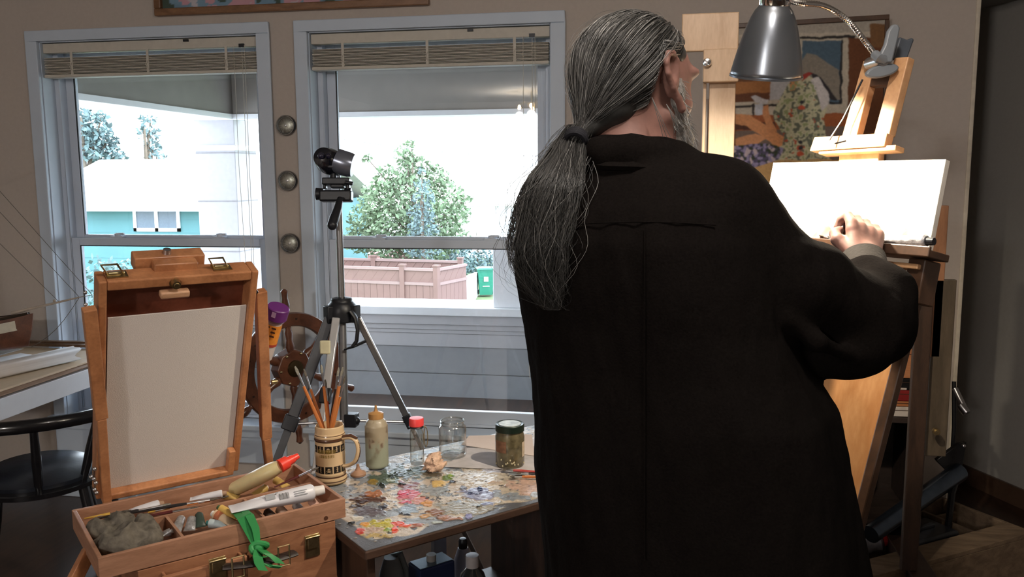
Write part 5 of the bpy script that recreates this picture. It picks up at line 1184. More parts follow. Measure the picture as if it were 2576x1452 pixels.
# --- crusted cup / paint lump in front of it
b_ = onT(1092, 1188, .02); fl_ = Field(np.arange(b_[0]-.05, b_[0]+.05, .003), np.arange(b_[1]-.05, b_[1]+.05, .003), np.arange(.748, .82, .003))
fl_.ell(b_+ZUP*.022, (.024, .024, .026), None, .01); fl_.ell(b_+ZUP*.010, (.028, .027, .014), None, .01)
V, Fc = fl_.mesh(); V = V+(fbm(V*90, 4)-.5)[:, None]*A(.03, .03, .018); V[:, 2] = np.maximum(V[:, 2], .7492)
o = mesh_obj('crusted_cup', V, Fc, mat('peach_paint_crust', lin(206, 172, 148), .6, var=.22, scale=120, bump=.6), colors=np.ones((len(V), 3))*.5, sharp=0); tag(o, 'small cup caked in peach-coloured dried paint, in front of the glass jars', 'cup')
# --- open glass jar
b_ = onT(1137, 1158, .036); H_ = px_h(1137, 1056, b_); jr = thing('glass_jar', 'empty clear glass jar without a lid', 'jar', b_); clear_vessel(b_, jr, .0395, H_, .033, wall=.0025)
m = MB()
for z in (H_-.004, H_-.012, H_-.002): m.tube([b_+A(.0335*math.cos(q), .0335*math.sin(q), z) for q in np.linspace(0, 2*math.pi, 33)[:-1]], .0013, 6, closed=True)
part('screw_rim', m, CG, jr)
m = MB(); m.tube([b_+A(.036*math.cos(q), .036*math.sin(q), .004) for q in np.linspace(0, 2*math.pi, 33)[:-1]], .0028, 8, closed=True); part('jar_foot', m, CG, jr)
# --- jar with dark green lid
b_ = onT(1283, 1182, .038); H_ = px_h(1283, 1082, b_); j2 = thing('glass_jar', 'murky jar of solvent with a dark green screw lid', 'jar', b_); R_ = .0405
m = MB(); m.lathe([(0, 0), (R_*.93, 0), (R_, .006), (R_, H_*.84), (R_*.93, H_*.93), (R_*.9, H_), (0, H_)], Fr(b_), 40); part('jar_body', m, mat('murky_solvent', lin(92, 84, 62), .12, var=.45, scale=55, coat=.6), j2)
m = MB(); m.lathe([(R_*.9, H_-.001), (R_*.985, H_), (R_*.985, H_+.017), (R_*.94, H_+.019), (R_*.8, H_+.0175), (0, H_+.018)], Fr(b_), 44); lid_ = part('jar_lid', m, mat('dark_green_lid', (.012, .024, .016), .35, metal=.3), j2)
m = MB(); m.lathe([(R_*.76, H_+.0176), (R_*.76, H_+.0192), (0, H_+.0192)], Fr(b_), 30); part('lid_disc', m, mat('scuffed_lid_centre', (.35, .38, .36), .4, var=.4, scale=60), lid_)
m = MB(); ang0 = math.atan2(-FWH[1], -FWH[0])
def decal(m, a0, a1, z0, z1, R): 
    aa = np.linspace(a0, a1, 9); P = [b_+A(R*math.cos(ang0+q), R*math.sin(ang0+q), z0) for q in aa]; P2 = [b_+A(R*math.cos(ang0+q), R*math.sin(ang0+q), z1) for q in aa]
    for j in range(8): m.add([P[j], P[j+1], P2[j+1], P2[j]], [(0, 1, 2, 3)])
decal(m, -1.2, -.25, H_*.45, H_*.78, R_+.0006); part('torn_label', m, mat('rust_label', lin(120, 84, 62), .7, var=.3, scale=90), j2)
m = MB(); decal(m, .95, 1.35, H_*.3, H_*.72, R_+.0006); part('side_label', m, mat('pale_label', lin(190, 172, 150), .7, var=.2, scale=90), j2)
m = MB(); r = np.random.default_rng(3)
for i in range(12):
    q = ang0+r.normal()*.6; z = .006+.02*r.random(); m.ell(b_+A((R_-.0002)*math.cos(q), (R_-.0002)*math.sin(q), z), .0022, .0022, .003, n=7, m=5)
part('paint_spatter', m, mat('cream_spatter', lin(196, 184, 150), .5), j2)
# --- papers
PAP = mat('white_paper', lin(206, 190, 182), .85, var=.02)
pf = thing('paper_sheet', 'folded sheet of paper under the green-lidded jar', 'paper', onT(1260, 1140))
m = MB(); q4 = [onT(1160, 1122)*A(1, 1, 0)+ZUP*.7535, onT(1345, 1150)*A(1, 1, 0)+ZUP*.7535, onT(1338, 1098)*A(1, 1, 0)+ZUP*.757, onT(1180, 1102)*A(1, 1, 0)+ZUP*.757]
m.slab(q4, ZUP, .0008); part('upper_leaf', m, PAP, pf, smooth=False)
m = MB(); q4 = [onT(1120, 1176)*A(1, 1, 0)+ZUP*.7515, onT(1362, 1186)*A(1, 1, 0)+ZUP*.7515, onT(1350, 1128)*A(1, 1, 0)+ZUP*.752, onT(1175, 1128)*A(1, 1, 0)+ZUP*.752]; m.slab(q4, ZUP, .0008); part('lower_leaf', m, mat('grey_paper', lin(178, 172, 172), .85), pf, smooth=False)
for a, b, hc, lb in (((1372, 1193), (1262, 1187), BR_RD, 'red-handled brush lying by the green-lidded jar'), ((1385, 1199), (1300, 1195), BR_BK, 'black-handled brush lying between the red and the orange one'), ((1385, 1205), (1283, 1204), BR_OR, 'orange-handled small brush lying nearest the table edge')):
    brush('paintbrush', onT(*a)+ZUP*.004, onT(*b)+ZUP*.004, lb, hc, tip=TIPD, r=.0036, fl=.02, tl=.012, group='brushes on the palette table')
# --- bottles on the shelf below
def onS(px, v): u_ = tfront(px, 1400, v); return TBF((u_, v, -.4248))
def sh_h(px, py, b): return atP(px, py, b, -FWH)[2]-b[2]
b_ = onS(985, .16); h_ = sh_h(985, 1386, b_); jg = thing('plastic_jug', 'grey plastic jug under the palette table, beside the dark cabinet side', 'jug', b_)
f_ = Fr(b_, RH, FWH, ZUP); m = MB(); m.loft([[f_((.036*sx*math.copysign(abs(math.cos(q))**.6, math.cos(q)), .03*math.copysign(abs(math.sin(q))**.6, math.sin(q)), z)) for q in np.linspace(0, 2*math.pi, 25)[:-1]] for z, sx in ((0, .95), (.01, 1), (h_*.7, 1), (h_*.85, .8), (h_*.97, .45))])
part('jug_body', m, mat('grey_jug_plastic', lin(128, 138, 146), .4), jg); m = MB(); m.tube([f_((.0, 0, h_*.95)), f_((.022, 0, h_*.98)), f_((.034, 0, h_*.86)), f_((.036, 0, h_*.6))], .007, 8); part('handle', m, mat('grey_jug_plastic_2', lin(110, 120, 128), .4), jg)
b_ = onS(1085, .14); h_ = sh_h(1085, 1412, b_); cn = thing('solvent_can', 'blue and black square solvent can under the palette table', 'can', b_)
f_ = Fr(b_, unit(TU), TV, ZUP); m = MB(); m.box(-.05, .05, -.03, .03, 0, h_, f_); part('can_body', m, mat('navy_tin', (.015, .025, .07), .3, metal=.3), cn, .004, False)
m = MB(); m.box(-.046, .046, -.026, .026, h_, h_+.002, f_); part('can_top', m, mat('blue_grey_tin', (.12, .16, .2), .3, metal=.8), cn); m = MB(); m.cyl(f_((0, 0, h_)), f_((0, 0, h_+.018)), .012); part('can_cap', m, mat('grey_cap', (.25, .24, .23), .5), cn)
b_ = onS(1165, .26); h_ = sh_h(1165, 1378, b_); wb = thing('spray_bottle', 'white bottle with a black cap under the palette table', 'bottle', b_)
m = MB(); m.lathe([(0, 0), (.024, 0), (.025, .004), (.025, h_*.85), (.014, h_), (0, h_)], Fr(b_), 24); part('bottle_body', m, mat('white_bottle', lin(186, 184, 196), .4), wb); m = MB(); m.lathe([(.012, h_), (.012, h_+.02), (.009, h_+.026), (0, h_+.027)], Fr(b_), 16); part('cap', m, BLACKP, wb)
b_ = onS(1188, .12); h_ = sh_h(1188, 1425, b_); db_ = thing('varnish_bottle', 'dark round bottle with a translucent white cap under the palette table', 'bottle', b_)
m = MB(); m.lathe([(0, 0), (.038, 0), (.039, .004), (.039, h_*.8), (.03, h_*.92), (.014, h_), (0, h_)], Fr(b_), 24); part('bottle_body', m, mat('dark_glass_bottle', (.03, .03, .03), .1, coat=.5), db_); m = MB(); m.lathe([(.014, h_), (.017, h_), (.0165, h_+.03), (0, h_+.031)], Fr(b_), 18); part('cap', m, mat('milky_cap', lin(170, 165, 165), .4), db_)
# ================================================================== CAMERA TRIPOD
TD_ = 2.9; hub = atD(860, 772, TD_); tb = A(hub[0], hub[1], 0)
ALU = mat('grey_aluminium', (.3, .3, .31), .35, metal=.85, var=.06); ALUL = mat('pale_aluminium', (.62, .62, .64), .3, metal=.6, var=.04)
tri = thing('tripod', 'grey camera tripod with black fittings standing behind the palette table, before the windows', 'tripod', tb)
m = MB(); ptop = atD(849, 505, TD_); m.cyl(atD(866, 1075, TD_), hub, .0145, n=16); m.cyl(hub, A(hub[0], hub[1], ptop[2]), .0115, n=16); part('centre_column', m, ALU, tri)
m = MB(); m.lathe([(.02, -.055), (.045, -.05), (.05, -.02), (.046, .01), (.036, .02), (.036, .03), (.016, .034)], Fr(hub), 24)
for q in (20, 140, 260):
    a = math.radians(q); m.box(-.018, .018, .03, .062, -.05, .008, Fr(hub, (math.cos(a), math.sin(a), 0), (-math.sin(a), math.cos(a), 0), ZUP))
part('leg_collar', m, BLACKP, tri, .003)
pR, pM = atD(900, 800, TD_-.02), atD(1030, 1062, TD_+.06); fR = pM+(pM-pR)*((.02-pM[2])/(pM-pR)[2])
pL, pLm = atD(830, 800, TD_-.03), atD(730, 1068, TD_-.06); fL = pLm+(pLm-pL)*((.02-pLm[2])/(pLm-pL)[2])
pC, pCm = atD(846, 800, TD_-.05), atD(818, 1000, TD_-.13); fC = pCm+(pCm-pC)*((.02-pCm[2])/(pCm-pC)[2])
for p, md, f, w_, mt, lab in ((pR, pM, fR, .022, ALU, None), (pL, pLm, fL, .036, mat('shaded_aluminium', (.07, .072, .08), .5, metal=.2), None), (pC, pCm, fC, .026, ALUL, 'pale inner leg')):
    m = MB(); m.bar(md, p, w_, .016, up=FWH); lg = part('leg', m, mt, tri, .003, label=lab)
    m = MB(); m.bar(f, md, w_*.7, .012, up=FWH); part('leg_extension', m, mt, lg, .002)
    m = MB(); d_ = unit(md-p); m.bar(md-d_*.03, md+d_*.02, w_*1.35, .026, up=FWH); part('leg_lock', m, BLACKP, lg, .003)
    m = MB(); m.ell(f, .014, .014, .012); part('foot', m, BLACKP, lg)
m = MB(); sp = atD(885, 1058, TD_); m.box(-.02, .02, -.02, .02, -.02, .025, Fr(sp)); m.ell(sp, .03, .02, .018); part('spreader_hub', m, BLACKP, tri, .003)
for q in (pM, pLm): m = MB(); m.tube([sp, q], .0045, 8); part('spreader_bar', m, STEEL, tri)
m = MB(); cv_ = [atD(x, y, TD_-.04) for x, y in ((882, 782), (894, 800), (900, 830), (897, 858), (888, 872))]; m.tube(cv_, [.014, .012, .010, .010, .012], 8, flat=.6); m.tube([atD(866, 880, TD_-.03), atD(890, 872, TD_-.04), atD(920, 858, TD_)], [.006, .010, .012], 8, flat=.5); part('brace_strut', m, BLACKP, tri, .001)
m = MB(); c = atD(818, 874, TD_-.16); m.box(-.017, .017, -.006, .006, -.022, .022, Fr(c, RX, FW, UY)); part('leg_tag', m, mat('pale_yellow_tag', lin(214, 208, 176), .5), tri, .004)
# pan head
ph = part('pan_head', MB().box(-.024, .024, -.022, .022, -.03, .0, Fr(ptop+A(0, 0, .03), RX, FW, UY)).box(-.058, .050, -.026, .026, -.004, .034, Fr(ptop+A(0, 0, .0), RX, FW, UY)), BLACKP, tri, .006)
g = lambda px, py, t=TD_: atD(px, py, t)
m = MB(); m.cyl(g(796, 488), g(815, 488), .021, .019); m.cyl(g(868, 486), g(884, 486), .018); part('tilt_knob', m, BLACKP, tri)
m = MB(); m.bar(g(850, 474), g(850, 462), .045, .035, up=FWH); m.box(-.046, .046, -.03, .03, -.012, .012, Fr(g(848, 458), RX, FW, UY)); m.bar(g(818, 462), g(818, 476), .01, .03, up=FWH); m.bar(g(876, 462), g(876, 478), .012, .03, up=FWH); part('camera_plate', m, BLACKP, tri, .004)
m = MB(); m.cyl(g(868, 458, TD_-.03), g(888, 462, TD_-.03), .006); part('plate_lever', m, BLACKP, tri)
m = MB(); m.tube([g(856, 500, TD_-.04), g(850, 525, TD_-.07), g(840, 552, TD_-.10), g(836, 566, TD_-.11)], [.010, .014, .0165, .016], 12); m.ell(g(836, 566, TD_-.11), .017, .017, .017); part('pan_handle', m, BLACKP, tri)
# small camcorder-like webcam
cm = thing('video_camera', 'small black and silver video camera mounted on the tripod', 'camera', g(845, 448))
ca_, cb2 = g(812, 396, TD_-.03), g(866, 413, TD_+.01); ax_ = unit(cb2-ca_)
m = MB(); f_ = Fr(g(832, 408, TD_), RX, FW, UY); m.loft([[f_((x0+rx*math.cos(q), yy, z0+rz*math.sin(q))) for q in np.linspace(0, 2*math.pi, 29)[:-1]] for yy, x0, z0, rx, rz in ((-.045, -.018, .010, .012, .012), (-.038, -.016, .010, .034, .034), (-.01, -.004, .002, .046, .044), (.02, .006, -.004, .046, .042), (.04, .008, -.006, .030, .028))])
part('camera_body', m, mat('gloss_black', (.008, .009, .014), .15, coat=.4), cm)
m = MB(); m.tube([g(846, 404), g(862, 410), g(880, 415), g(889, 417)], [.042, .043, .042, .038], 24); part('lens_barrel', m, mat('silver_grey_barrel', (.22, .24, .30), .25, metal=.6), cm)
for px, py, rr in ((808, 392, .012), (826, 392, .010)):
    m = MB(); c = g(px, py, TD_-.052); m.ell(c, rr, .01, rr, Fr((0, 0, 0), RX, FW, UY)); part('lens', m, mat('lens_glass', (.01, .01, .03), .05, coat=1), cm)
m = MB(); m.ell(g(831, 420, TD_-.03), .010, .012, .004, Fr((0, 0, 0), RX, FW, UY)); part('maker_badge', m, mat('badge_grey', (.25, .26, .3), .3, metal=.5), cm)
m = MB(); m.cyl(g(838, 436), g(838, 452), .010, .013); part('camera_neck', m, BLACKP, cm)

# ================================================================== SHIP'S WHEEL
WC_ = atY(735, 925, 3.30); wn = unit(RH*.70-FWH*.71); wx = A(-wn[1], wn[0], 0); tilt = math.radians(-4)
wz = ZUP*math.cos(tilt)+wx*math.sin(tilt); wx2 = unit(np.cross(wz, wn)); WF = Fr(WC_, wx2, wn, wz)
MAHO = wood('mahogany', (.07, .024, .012), (.14, .05, .024), .3, (2, 2, 2), 12, .4)
wheel = thing('ship_wheel', "wooden ship's wheel with turned spokes, between box easel and tripod", 'wheel', WC_)
R_ = .208
m = MB(); prof = [(R_-.028, -.016), (R_+.022, -.016), (R_+.026, -.008), (R_+.026, .008), (R_+.022, .016), (R_-.028, .016), (R_-.032, .008), (R_-.032, -.008)]; n = 72; vs, fs = [], []
for k in range(n):
    a = 2*math.pi*k/n
    for (r_, y) in prof: vs.append(WF((r_*math.cos(a), y, r_*math.sin(a))))
for k in range(n):
    for j in range(8): fs.append((k*8+j, k*8+(j+1) % 8, ((k+1) % n)*8+(j+1) % 8, ((k+1) % n)*8+j))
m.add(vs, fs); rimo = part('wheel_rim', m, MAHO, wheel)
PLUG = mat('dark_plug', (.03, .012, .008), .4)
for k in range(6):
    for da in (-.16, .16):
        a = math.radians(60*k+90)+da; c = WF((R_*math.cos(a), .016, R_*math.sin(a))); m = MB(); m.cyl(c, c+WF.y*.002, .005, n=10); part('rim_plug', m, PLUG, rimo)
for k in range(6):
    a = math.radians(60*k+90); D_ = A(math.cos(a), 0, math.sin(a)); P_ = lambda r_: WF(tuple(D_*r_))
    m = MB(); m.tube([P_(r_) for r_ in (.045, .06, .075, .09, .12, .15, .165, .18)], [.017, .012, .016, .020, .013, .018, .013, .015], 14); sp_ = part('spoke', m, MAHO, wheel)
    m = MB(); m.tube([P_(r_) for r_ in (.228, .24, .25, .27, .30, .325, .335)], [.012, .010, .015, .017, .0125, .016, .006], 14); part('spoke_handle', m, MAHO, wheel)
m = MB(); m.tube([WF((0, -.03, 0)), WF((0, .024, 0))], [.085, .080], 8); part('hub', m, MAHO, wheel, .004)
m = MB(); m.tube([WF((0, .022, 0)), WF((0, .032, 0)), WF((0, .036, 0))], [.036, .034, .012], 24); hbz = part('hub_plate', m, mat('dark_bronze', (.10, .07, .035), .3, metal=.9), wheel)
for k in range(6): m = MB(); a = math.radians(60*k+60); c = WF((.066*math.cos(a), .025, .066*math.sin(a))); m.ell(c, .006, .006, .006, n=10, m=6); part('hub_bolt', m, BRASS, wheel)
m = MB(); wq = WF((0, -.03, 0)); m.tube([wq, A(WC_[0]-.0, 3.52, WC_[2]-.0), A(WC_[0], 3.6, WC_[2])], .016, 10); part('wall_bracket', m, BLACKM, wheel)

# ================================================================== PURPLE-CAPPED BOTTLE HOOKED BEHIND THE EASEL ARM
bq, bt = lidP(664, 902, -.10), lidP(701, 772, -.10); d_ = unit(bt-bq); L_ = np.linalg.norm(bt-bq); s_ = unit(np.cross(d_, FWH)); w_ = np.cross(d_, s_)
pb = thing('medium_bottle', 'bottle with purple cap and orange label hanging tilted behind the easel arm', 'bottle', bq)
def tl_(prof_): return [[bq+d_*z+(s_*math.cos(q)+w_*math.sin(q))*r_ for q in np.linspace(0, 2*math.pi, 29)[:-1]] for r_, z in prof_]
m = MB(); m.loft(tl_([(.014, 0), (.019, .004), (.020, .03), (.0195, L_*.3), (.020, L_*.78)])); part('bottle_body', m, mat('pale_bottle', lin(196, 186, 182), .3, var=.1), pb)
m = MB(); m.loft(tl_([(.0208, L_*.34), (.0208, L_*.70)]), False); part('orange_label', m, mat('orange_label_paper', lin(222, 140, 52), .5, var=.12, scale=90), pb)
m = MB(); m.loft(tl_([(.0212, L_*.30), (.0212, L_*.345)]), False); part('red_stripe', m, mat('red_stripe_ink', (.4, .05, .03), .5), pb)
m = MB(); m.loft(tl_([(.0215, L_*.74), (.0235, L_*.755), (.0225, L_*.785)]), False); part('clear_collar', m, mat('lilac_collar', lin(160, 140, 170), .3), pb)
m = MB(); m.loft(tl_([(.026, L_*.79), (.0275, L_*.80), (.0275, L_*.985), (.0255, L_)])); pc = part('cap', m, mat('purple_cap', (.12, .02, .16), .4, var=.04), pb)
m = MB(); cq = bq+d_*L_*.88-FWH*.0275; m.box(-.005, .005, -.0008, .0008, -.007, .007, Fr(cq-FWH*.0005, s_, FWH, d_)); part('cap_mark', m, mat('cap_mark_lilac', lin(190, 160, 200), .5), pc)
m = MB()
for i in range(3):
    for j in (-1, 1):
        c = bq+d_*L_*(.48+.075*i)+s_*.008*j-FWH*.0192; m.box(-.0055, .0055, -.0025, -.001, -.0022, .0022, Fr(c, s_, FWH, d_))
part('label_text', m, mat('label_ink', (.08, .03, .015), .6), pb)
m = MB(); m.tube([bq+d_*L_*.5-E1*.0, (bq+lidP(668, 880, -.055))/2+A(0, 0, .02), lidP(668, 890, -.055)], .003, 6); part('wire_hook', m, STEEL, pb)

# ================================================================== BLACK CHAIR
CS = atZ(112, 1192, .46)-A(.02, 0, 0); ch_ = thing('chair', 'black round-seated captain chair half hidden behind the box easel', 'chair', (CS[0], CS[1], 0))
CB = mat('black_lacquer', (.008, .008, .01), .22, var=.2, coat=.3); cf = rotz((CS[0], CS[1], 0), 38)
m = MB(); m.lathe([(0, .425), (.20, .425), (.225, .435), (.228, .452), (.20, .462), (0, .462)], cf, 44); part('seat', m, CB, ch_)
m = MB(); m.lathe([(.205, .46), (.21, .475), (.16, .498), (0, .508)], cf, 40); part('seat_pad', m, mat('black_vinyl', (.015, .018, .026), .28, var=.15, bump=.2, scale=25), ch_)
for sx, sy in ((-1, -1), (1, -1), (1, 1), (-1, 1)):
    m = MB(); m.tube([cf((.14*sx, .14*sy, .43)), cf((.165*sx, .165*sy, .25)), cf((.20*sx, .20*sy, .006))], [.019, .022, .014], 12); part('leg', m, CB, ch_)
for sx in (-1, 1): m = MB(); m.tube([cf((.178*sx, -.178, .17)), cf((.172*sx, .172, .19))], .011, 8); part('stretcher', m, CB, ch_)
hoop = []
for q in np.linspace(-20, 200, 23):
    a = math.radians(q); hoop.append(cf((.285*math.cos(a), -.25*math.sin(a)-.01, .690+.02*math.sin(a))))
# back hoop opens away from the viewer
m = MB(); m.tube(hoop, [.020]*23, 12, flat=1.2); part('back_rail', m, CB, ch_)
for q in (0, 45, 90, 135, 180):
    a = math.radians(q); p = cf((.20*math.cos(a), -.195*math.sin(a), .455)); e = cf((.282*math.cos(a), -.247*math.sin(a)-.01, .680+.02*math.sin(a)))
    m = MB(); m.tube([p, (p+e)/2, e], [.014, .017, .013], 10); part('back_spindle', m, CB, ch_)

# ================================================================== WHITE TABLE WITH DRAWINGS, MODEL SHIP
tx = -2.36; wt = thing('work_table', 'white table in the corner stacked with boards and rolled paper', 'table', (tx-.9, 2.8, 0))
WHT = mat('white_laminate', lin(206, 208, 214), .4, var=.02)
m = MB(); m.box(tx-1.5, tx, 2.62, 3.5, .67, .75); part('table_top', m, WHT, wt, .002, False)
for x, y in ((tx-.40, 2.70), (tx-.05, 3.44), (tx-1.44, 2.70), (tx-1.44, 3.44)): m = MB(); m.box(x-.03, x+.02, y-.03, y+.03, 0, .67); part('leg', m, WHT, wt, .002, False)
BRD = mat('tan_board', lin(176, 150, 124), .7, var=.08, scale=12)
for i, (dx, z0, z1, y0, y1, c_, lb) in enumerate(((.02, .751, .757, 2.64, 3.40, BRD, 'lowest tan board on the white table'), (.0, .758, .763, 2.63, 3.42, mat('brown_board', lin(140, 112, 90), .7, var=.08), 'brown board lying just above the lowest tan one'), (.035, .764, .772, 2.65, 3.44, mat('cream_board', lin(196, 176, 150), .7, var=.05), 'cream board on top of the brown one'))):
    m = MB(); m.box(tx-.95, tx-dx, y0, y1, z0, z1); tag(part('drawing_board', m, c_, None, .001, False), lb, 'board', 'boards on the white table')
# curled sheet of paper
r0, r1 = atZ(-60, 948, .80), atZ(186, 893, .80); d_ = unit((r1-r0)*A(1, 1, 0)); pd = A(-d_[1], d_[0], 0)
if pd[0] > 0: pd = -pd
pth = [(math.sin(q)*.030*(1-.0*q), .031-.030*math.cos(q)) for q in np.linspace(-4.2, 0, 18)]+[(.05, .001), (.16, .004), (.36, .002)]
m = MB(); base_ = A(r0[0], r0[1], .7735); L_ = np.linalg.norm((r1-r0)[:2]); base_ = base_-d_*.06; rings_ = []
V1 = [base_+pd*a+ZUP*b for a, b in pth]; V2 = [base_+d_*(L_+.06+.02*math.sin(i))+pd*a*1.0+ZUP*b*1.05 for i, (a, b) in enumerate(pth)]
for i in range(len(pth)-1): m.add([V1[i], V2[i], V2[i+1], V1[i+1]], [(0, 1, 2, 3)])
o = part('paper_roll', m, mat('drawing_paper', lin(208, 206, 206), .85, var=.02), None, sharp=180); sm = o.modifiers.new('thick', 'SOLIDIFY'); sm.thickness = .0012; tag(o, 'large white sheet of paper rolled up at its edge on the white table', 'paper')
ys_ = A(*atZ(60, 872, .776)[:2], 0)
m = MB(); m.box(tx-1.2, tx-.5, 2.95, 3.4, .773, .775); tag(part('paper_sheet', m, mat('grey_drawing', lin(176, 176, 178), .85, var=.12, scale=6), None, 0, False), 'flat grey drawing sheet lying behind the rolled paper', 'paper')
for i, (a, b, zz_, lb) in enumerate((((20, 856), (235, 870), .785, 'dark wooden strip lying behind the paper roll'), ((10, 846), (225, 862), .792, 'paler wooden strip lying beside the dark strip'))):
    p, q = atZ(*a, zz_), atZ(*b, zz_); q = p+(q-p)*.8 if abs(q[1]) > 3.5 else q
    m = MB(); m.bar(A(max(p[0], -4.1), min(p[1], 3.45), zz_), A(q[0], min(q[1], 3.5), zz_), .03, .012); tag(part('wooden_strip', m, wood('strip_wood%d' % i, (.10, .055, .03), (.2, .12, .07)), None, .001), lb, 'strip of wood')
# model ship
bow = atY(66, 792, 3.05); ship = thing('model_ship', 'wooden model sailing ship with bowsprit and rigging on the white table', 'model ship', (bow[0]-.25, 3.05, .776))
sxd = unit(A(1, .12, 0)); syd = A(-sxd[1], sxd[0], 0); SL = .62; SF = Fr((bow[0]-SL, bow[1]-.07, .0), sxd, syd, ZUP); zk = .83
def hull_ring(t, k0, k1):
    w_ = .075*math.sin(min(1, (1-t)*2.2+.02)*math.pi/2)*(.75+.25*min(1, t*3)); sheer = .035*(2*t-1)**2; out = []
    for q in np.linspace(-1, 1, 13):
        a = q*math.pi/2; out.append((t*SL+(.03*(1-abs(math.cos(a))) if t > .95 else 0), w_*math.sin(a)*1.0, zk+sheer+k0-(k0-k1)*math.cos(a)**.7))
    return out
topz = bow[2]+.005-zk-.035
m = MB(); ts = np.linspace(0, 1, 16); m.loft([[SF(p) for p in hull_ring(t, topz, .0)] for t in ts]); part('hull', m, MAHO, ship)
m = MB()
for sd in (-1, 1):
    for z0, z1 in ((topz*.55, topz*.85),):
        P1 = [SF((t*SL, sd*(.0765*math.sin(min(1, (1-t)*2.2+.02)*math.pi/2)*(.75+.25*min(1, t*3))), zk+.035*(2*t-1)**2+z0)) for t in ts]; P2 = [p+ZUP*(z1-z0) for p in P1]
        for i in range(15): m.add([P1[i], P1[i+1], P2[i+1], P2[i]], [(0, 1, 2, 3)])
part('white_strake', m, mat('cream_hull_paint', lin(200, 196, 180), .5), ship)
m = MB(); 
for sd in (-1, 1): m.tube([SF((t*SL+.01, sd*(.076*math.sin(min(1, (1-t)*2.2+.02)*math.pi/2)), zk+.035*(2*t-1)**2+topz)) for t in ts], .006, 6)
part('gunwale', m, mat('dark_gunwale', (.03, .02, .012), .4), ship)
m = MB(); bp0 = SF((SL-.06, 0, zk+.035+topz)); bp1 = atY(200, 748, 3.12); m.tube([bp0, bp1], [.007, .003], 8); m.ell(atY(137, 757, 3.09), .006, .006, .006); part('bowsprit', m, mat('pale_spar', (.42, .36, .3), .5), ship)
mt = [SF((SL*.68, 0, zk+topz-.01)), SF((SL*.25, 0, zk+topz-.01))]; mh = [.72, .62]
for i in range(2): m = MB(); m.tube([mt[i], mt[i]+ZUP*mh[i]], [.007, .003], 8); part('mast', m, mat('spar_wood', (.25, .14, .08), .5), ship)
for a, b, sg in ((bp1, mt[0]+ZUP*.6, 0), (bp1-(bp1-bp0)*.3, mt[0]+ZUP*.45, 0), (bp1, SF((SL+.01, 0, zk+.03)), .03), (atY(232, 742, 3.14), mt[0]+ZUP*.70, 0), (mt[0]+ZUP*.7, mt[1]+ZUP*.6, .0)):
    m = MB(); m.tube([a+(b-a)*k/6-ZUP*sg*math.sin(math.pi*k/6) for k in range(7)], .0011, 4); part('rigging_line', m, mat('rigging', (.12, .11, .10), .7), ship)
m = MB(); m.tube([bp1, atY(232, 742, 3.14)], .0015, 4); part('jib_boom', m, mat('spar_tip', (.3, .26, .22), .5), ship)
m = MB()
for t in (.3, .7): m.box(t*SL-.008, t*SL+.008, -.05, .05, .7755, zk+.02, SF)
part('cradle', m, MAHO, ship, .001, False)

# ================================================================== ROUND DIALS, TOP PICTURE, CEILING LAMP
DIAL = [(722, 316), (726, 455), (732, 612)]; labs = ('topmost of three round chrome dials on the wall between the windows', 'middle one of three round chrome dials on the wall between the windows', 'lowest of three round chrome dials on the wall between the windows')
brm = new_mat('radial_brushed_metal'); bm_, nt, b = brm; N = nt.nodes; Lk = nt.links
tc_ = N.new('ShaderNodeTexCoord'); sx_ = N.new('ShaderNodeSeparateXYZ'); Lk.new(tc_.outputs['Object'], sx_.inputs[0]); at = N.new('ShaderNodeMath'); at.operation = 'ARCTAN2'; Lk.new(sx_.outputs['X'], at.inputs[0]); Lk.new(sx_.outputs['Z'], at.inputs[1])
cbn = N.new('ShaderNodeCombineXYZ'); Lk.new(at.outputs[0], cbn.inputs[0]); nz_ = N.new('ShaderNodeTexNoise'); nz_.inputs['Scale'].default_value = 9; Lk.new(cbn.outputs[0], nz_.inputs['Vector'])
rr2 = N.new('ShaderNodeMapRange'); rr2.inputs['To Min'].default_value = .15; rr2.inputs['To Max'].default_value = .6; Lk.new(nz_.outputs['Fac'], rr2.inputs[0]); Lk.new(rr2.outputs[0], b.inputs['Roughness']); b.inputs['Metallic'].default_value = 1
cr = N.new('ShaderNodeValToRGB'); cr.color_ramp.elements[0].position = .35; cr.color_ramp.elements[1].position = .65; cr.color_ramp.elements[0].color = (.25, .25, .22, 1); cr.color_ramp.elements[1].color = (.75, .74, .68, 1); Lk.new(nz_.outputs['Fac'], cr.inputs[0]); Lk.new(cr.outputs[0], b.inputs['Base Color'])
d0_ = None
for i, (px, py) in enumerate(DIAL):
    c = atY(px, py, YW); 
    if d0_ is None:
        d0_ = thing('wall_dial', labs[i], 'dial', (0, 0, 0), 'round chrome dials between the windows'); o0 = A(0, 0, 0); fr = Fr((0, 0, 0), (1, 0, 0), (0, 0, 1), (0, -1, 0))
        m = MB(); m.lathe([(.040, 0), (.0445, .002), (.0445, .016), (.042, .020), (.039, .020), (.038, .016), (.038, .006)], fr, 40); part('dial_rim', m, mat('dark_chrome_rim', (.22, .22, .22), .25, metal=1), d0_)
        m = MB(); m.lathe([(.039, .004), (.030, .011), (.015, .014), (0, .015)], fr, 40); part('dial_face', m, bm_, d0_)
        m = MB(); m.lathe([(.039, .018), (.034, .026), (.022, .033), (.01, .036), (0, .0365)], fr, 32); part('dial_glass', m, pane_glass('dome_glass', (.96, .97, .96), .09), d0_)
        m = MB(); m.lathe([(.006, .015), (.005, .019), (0, .020)], fr, 14); part('dial_boss', m, STEEL, d0_)
        dd0 = d0_
    else:
        dd0 = copy_tree(d0_); dd0['label'] = labs[i]
    dd0.location = (c[0], YW-.0005, c[2])
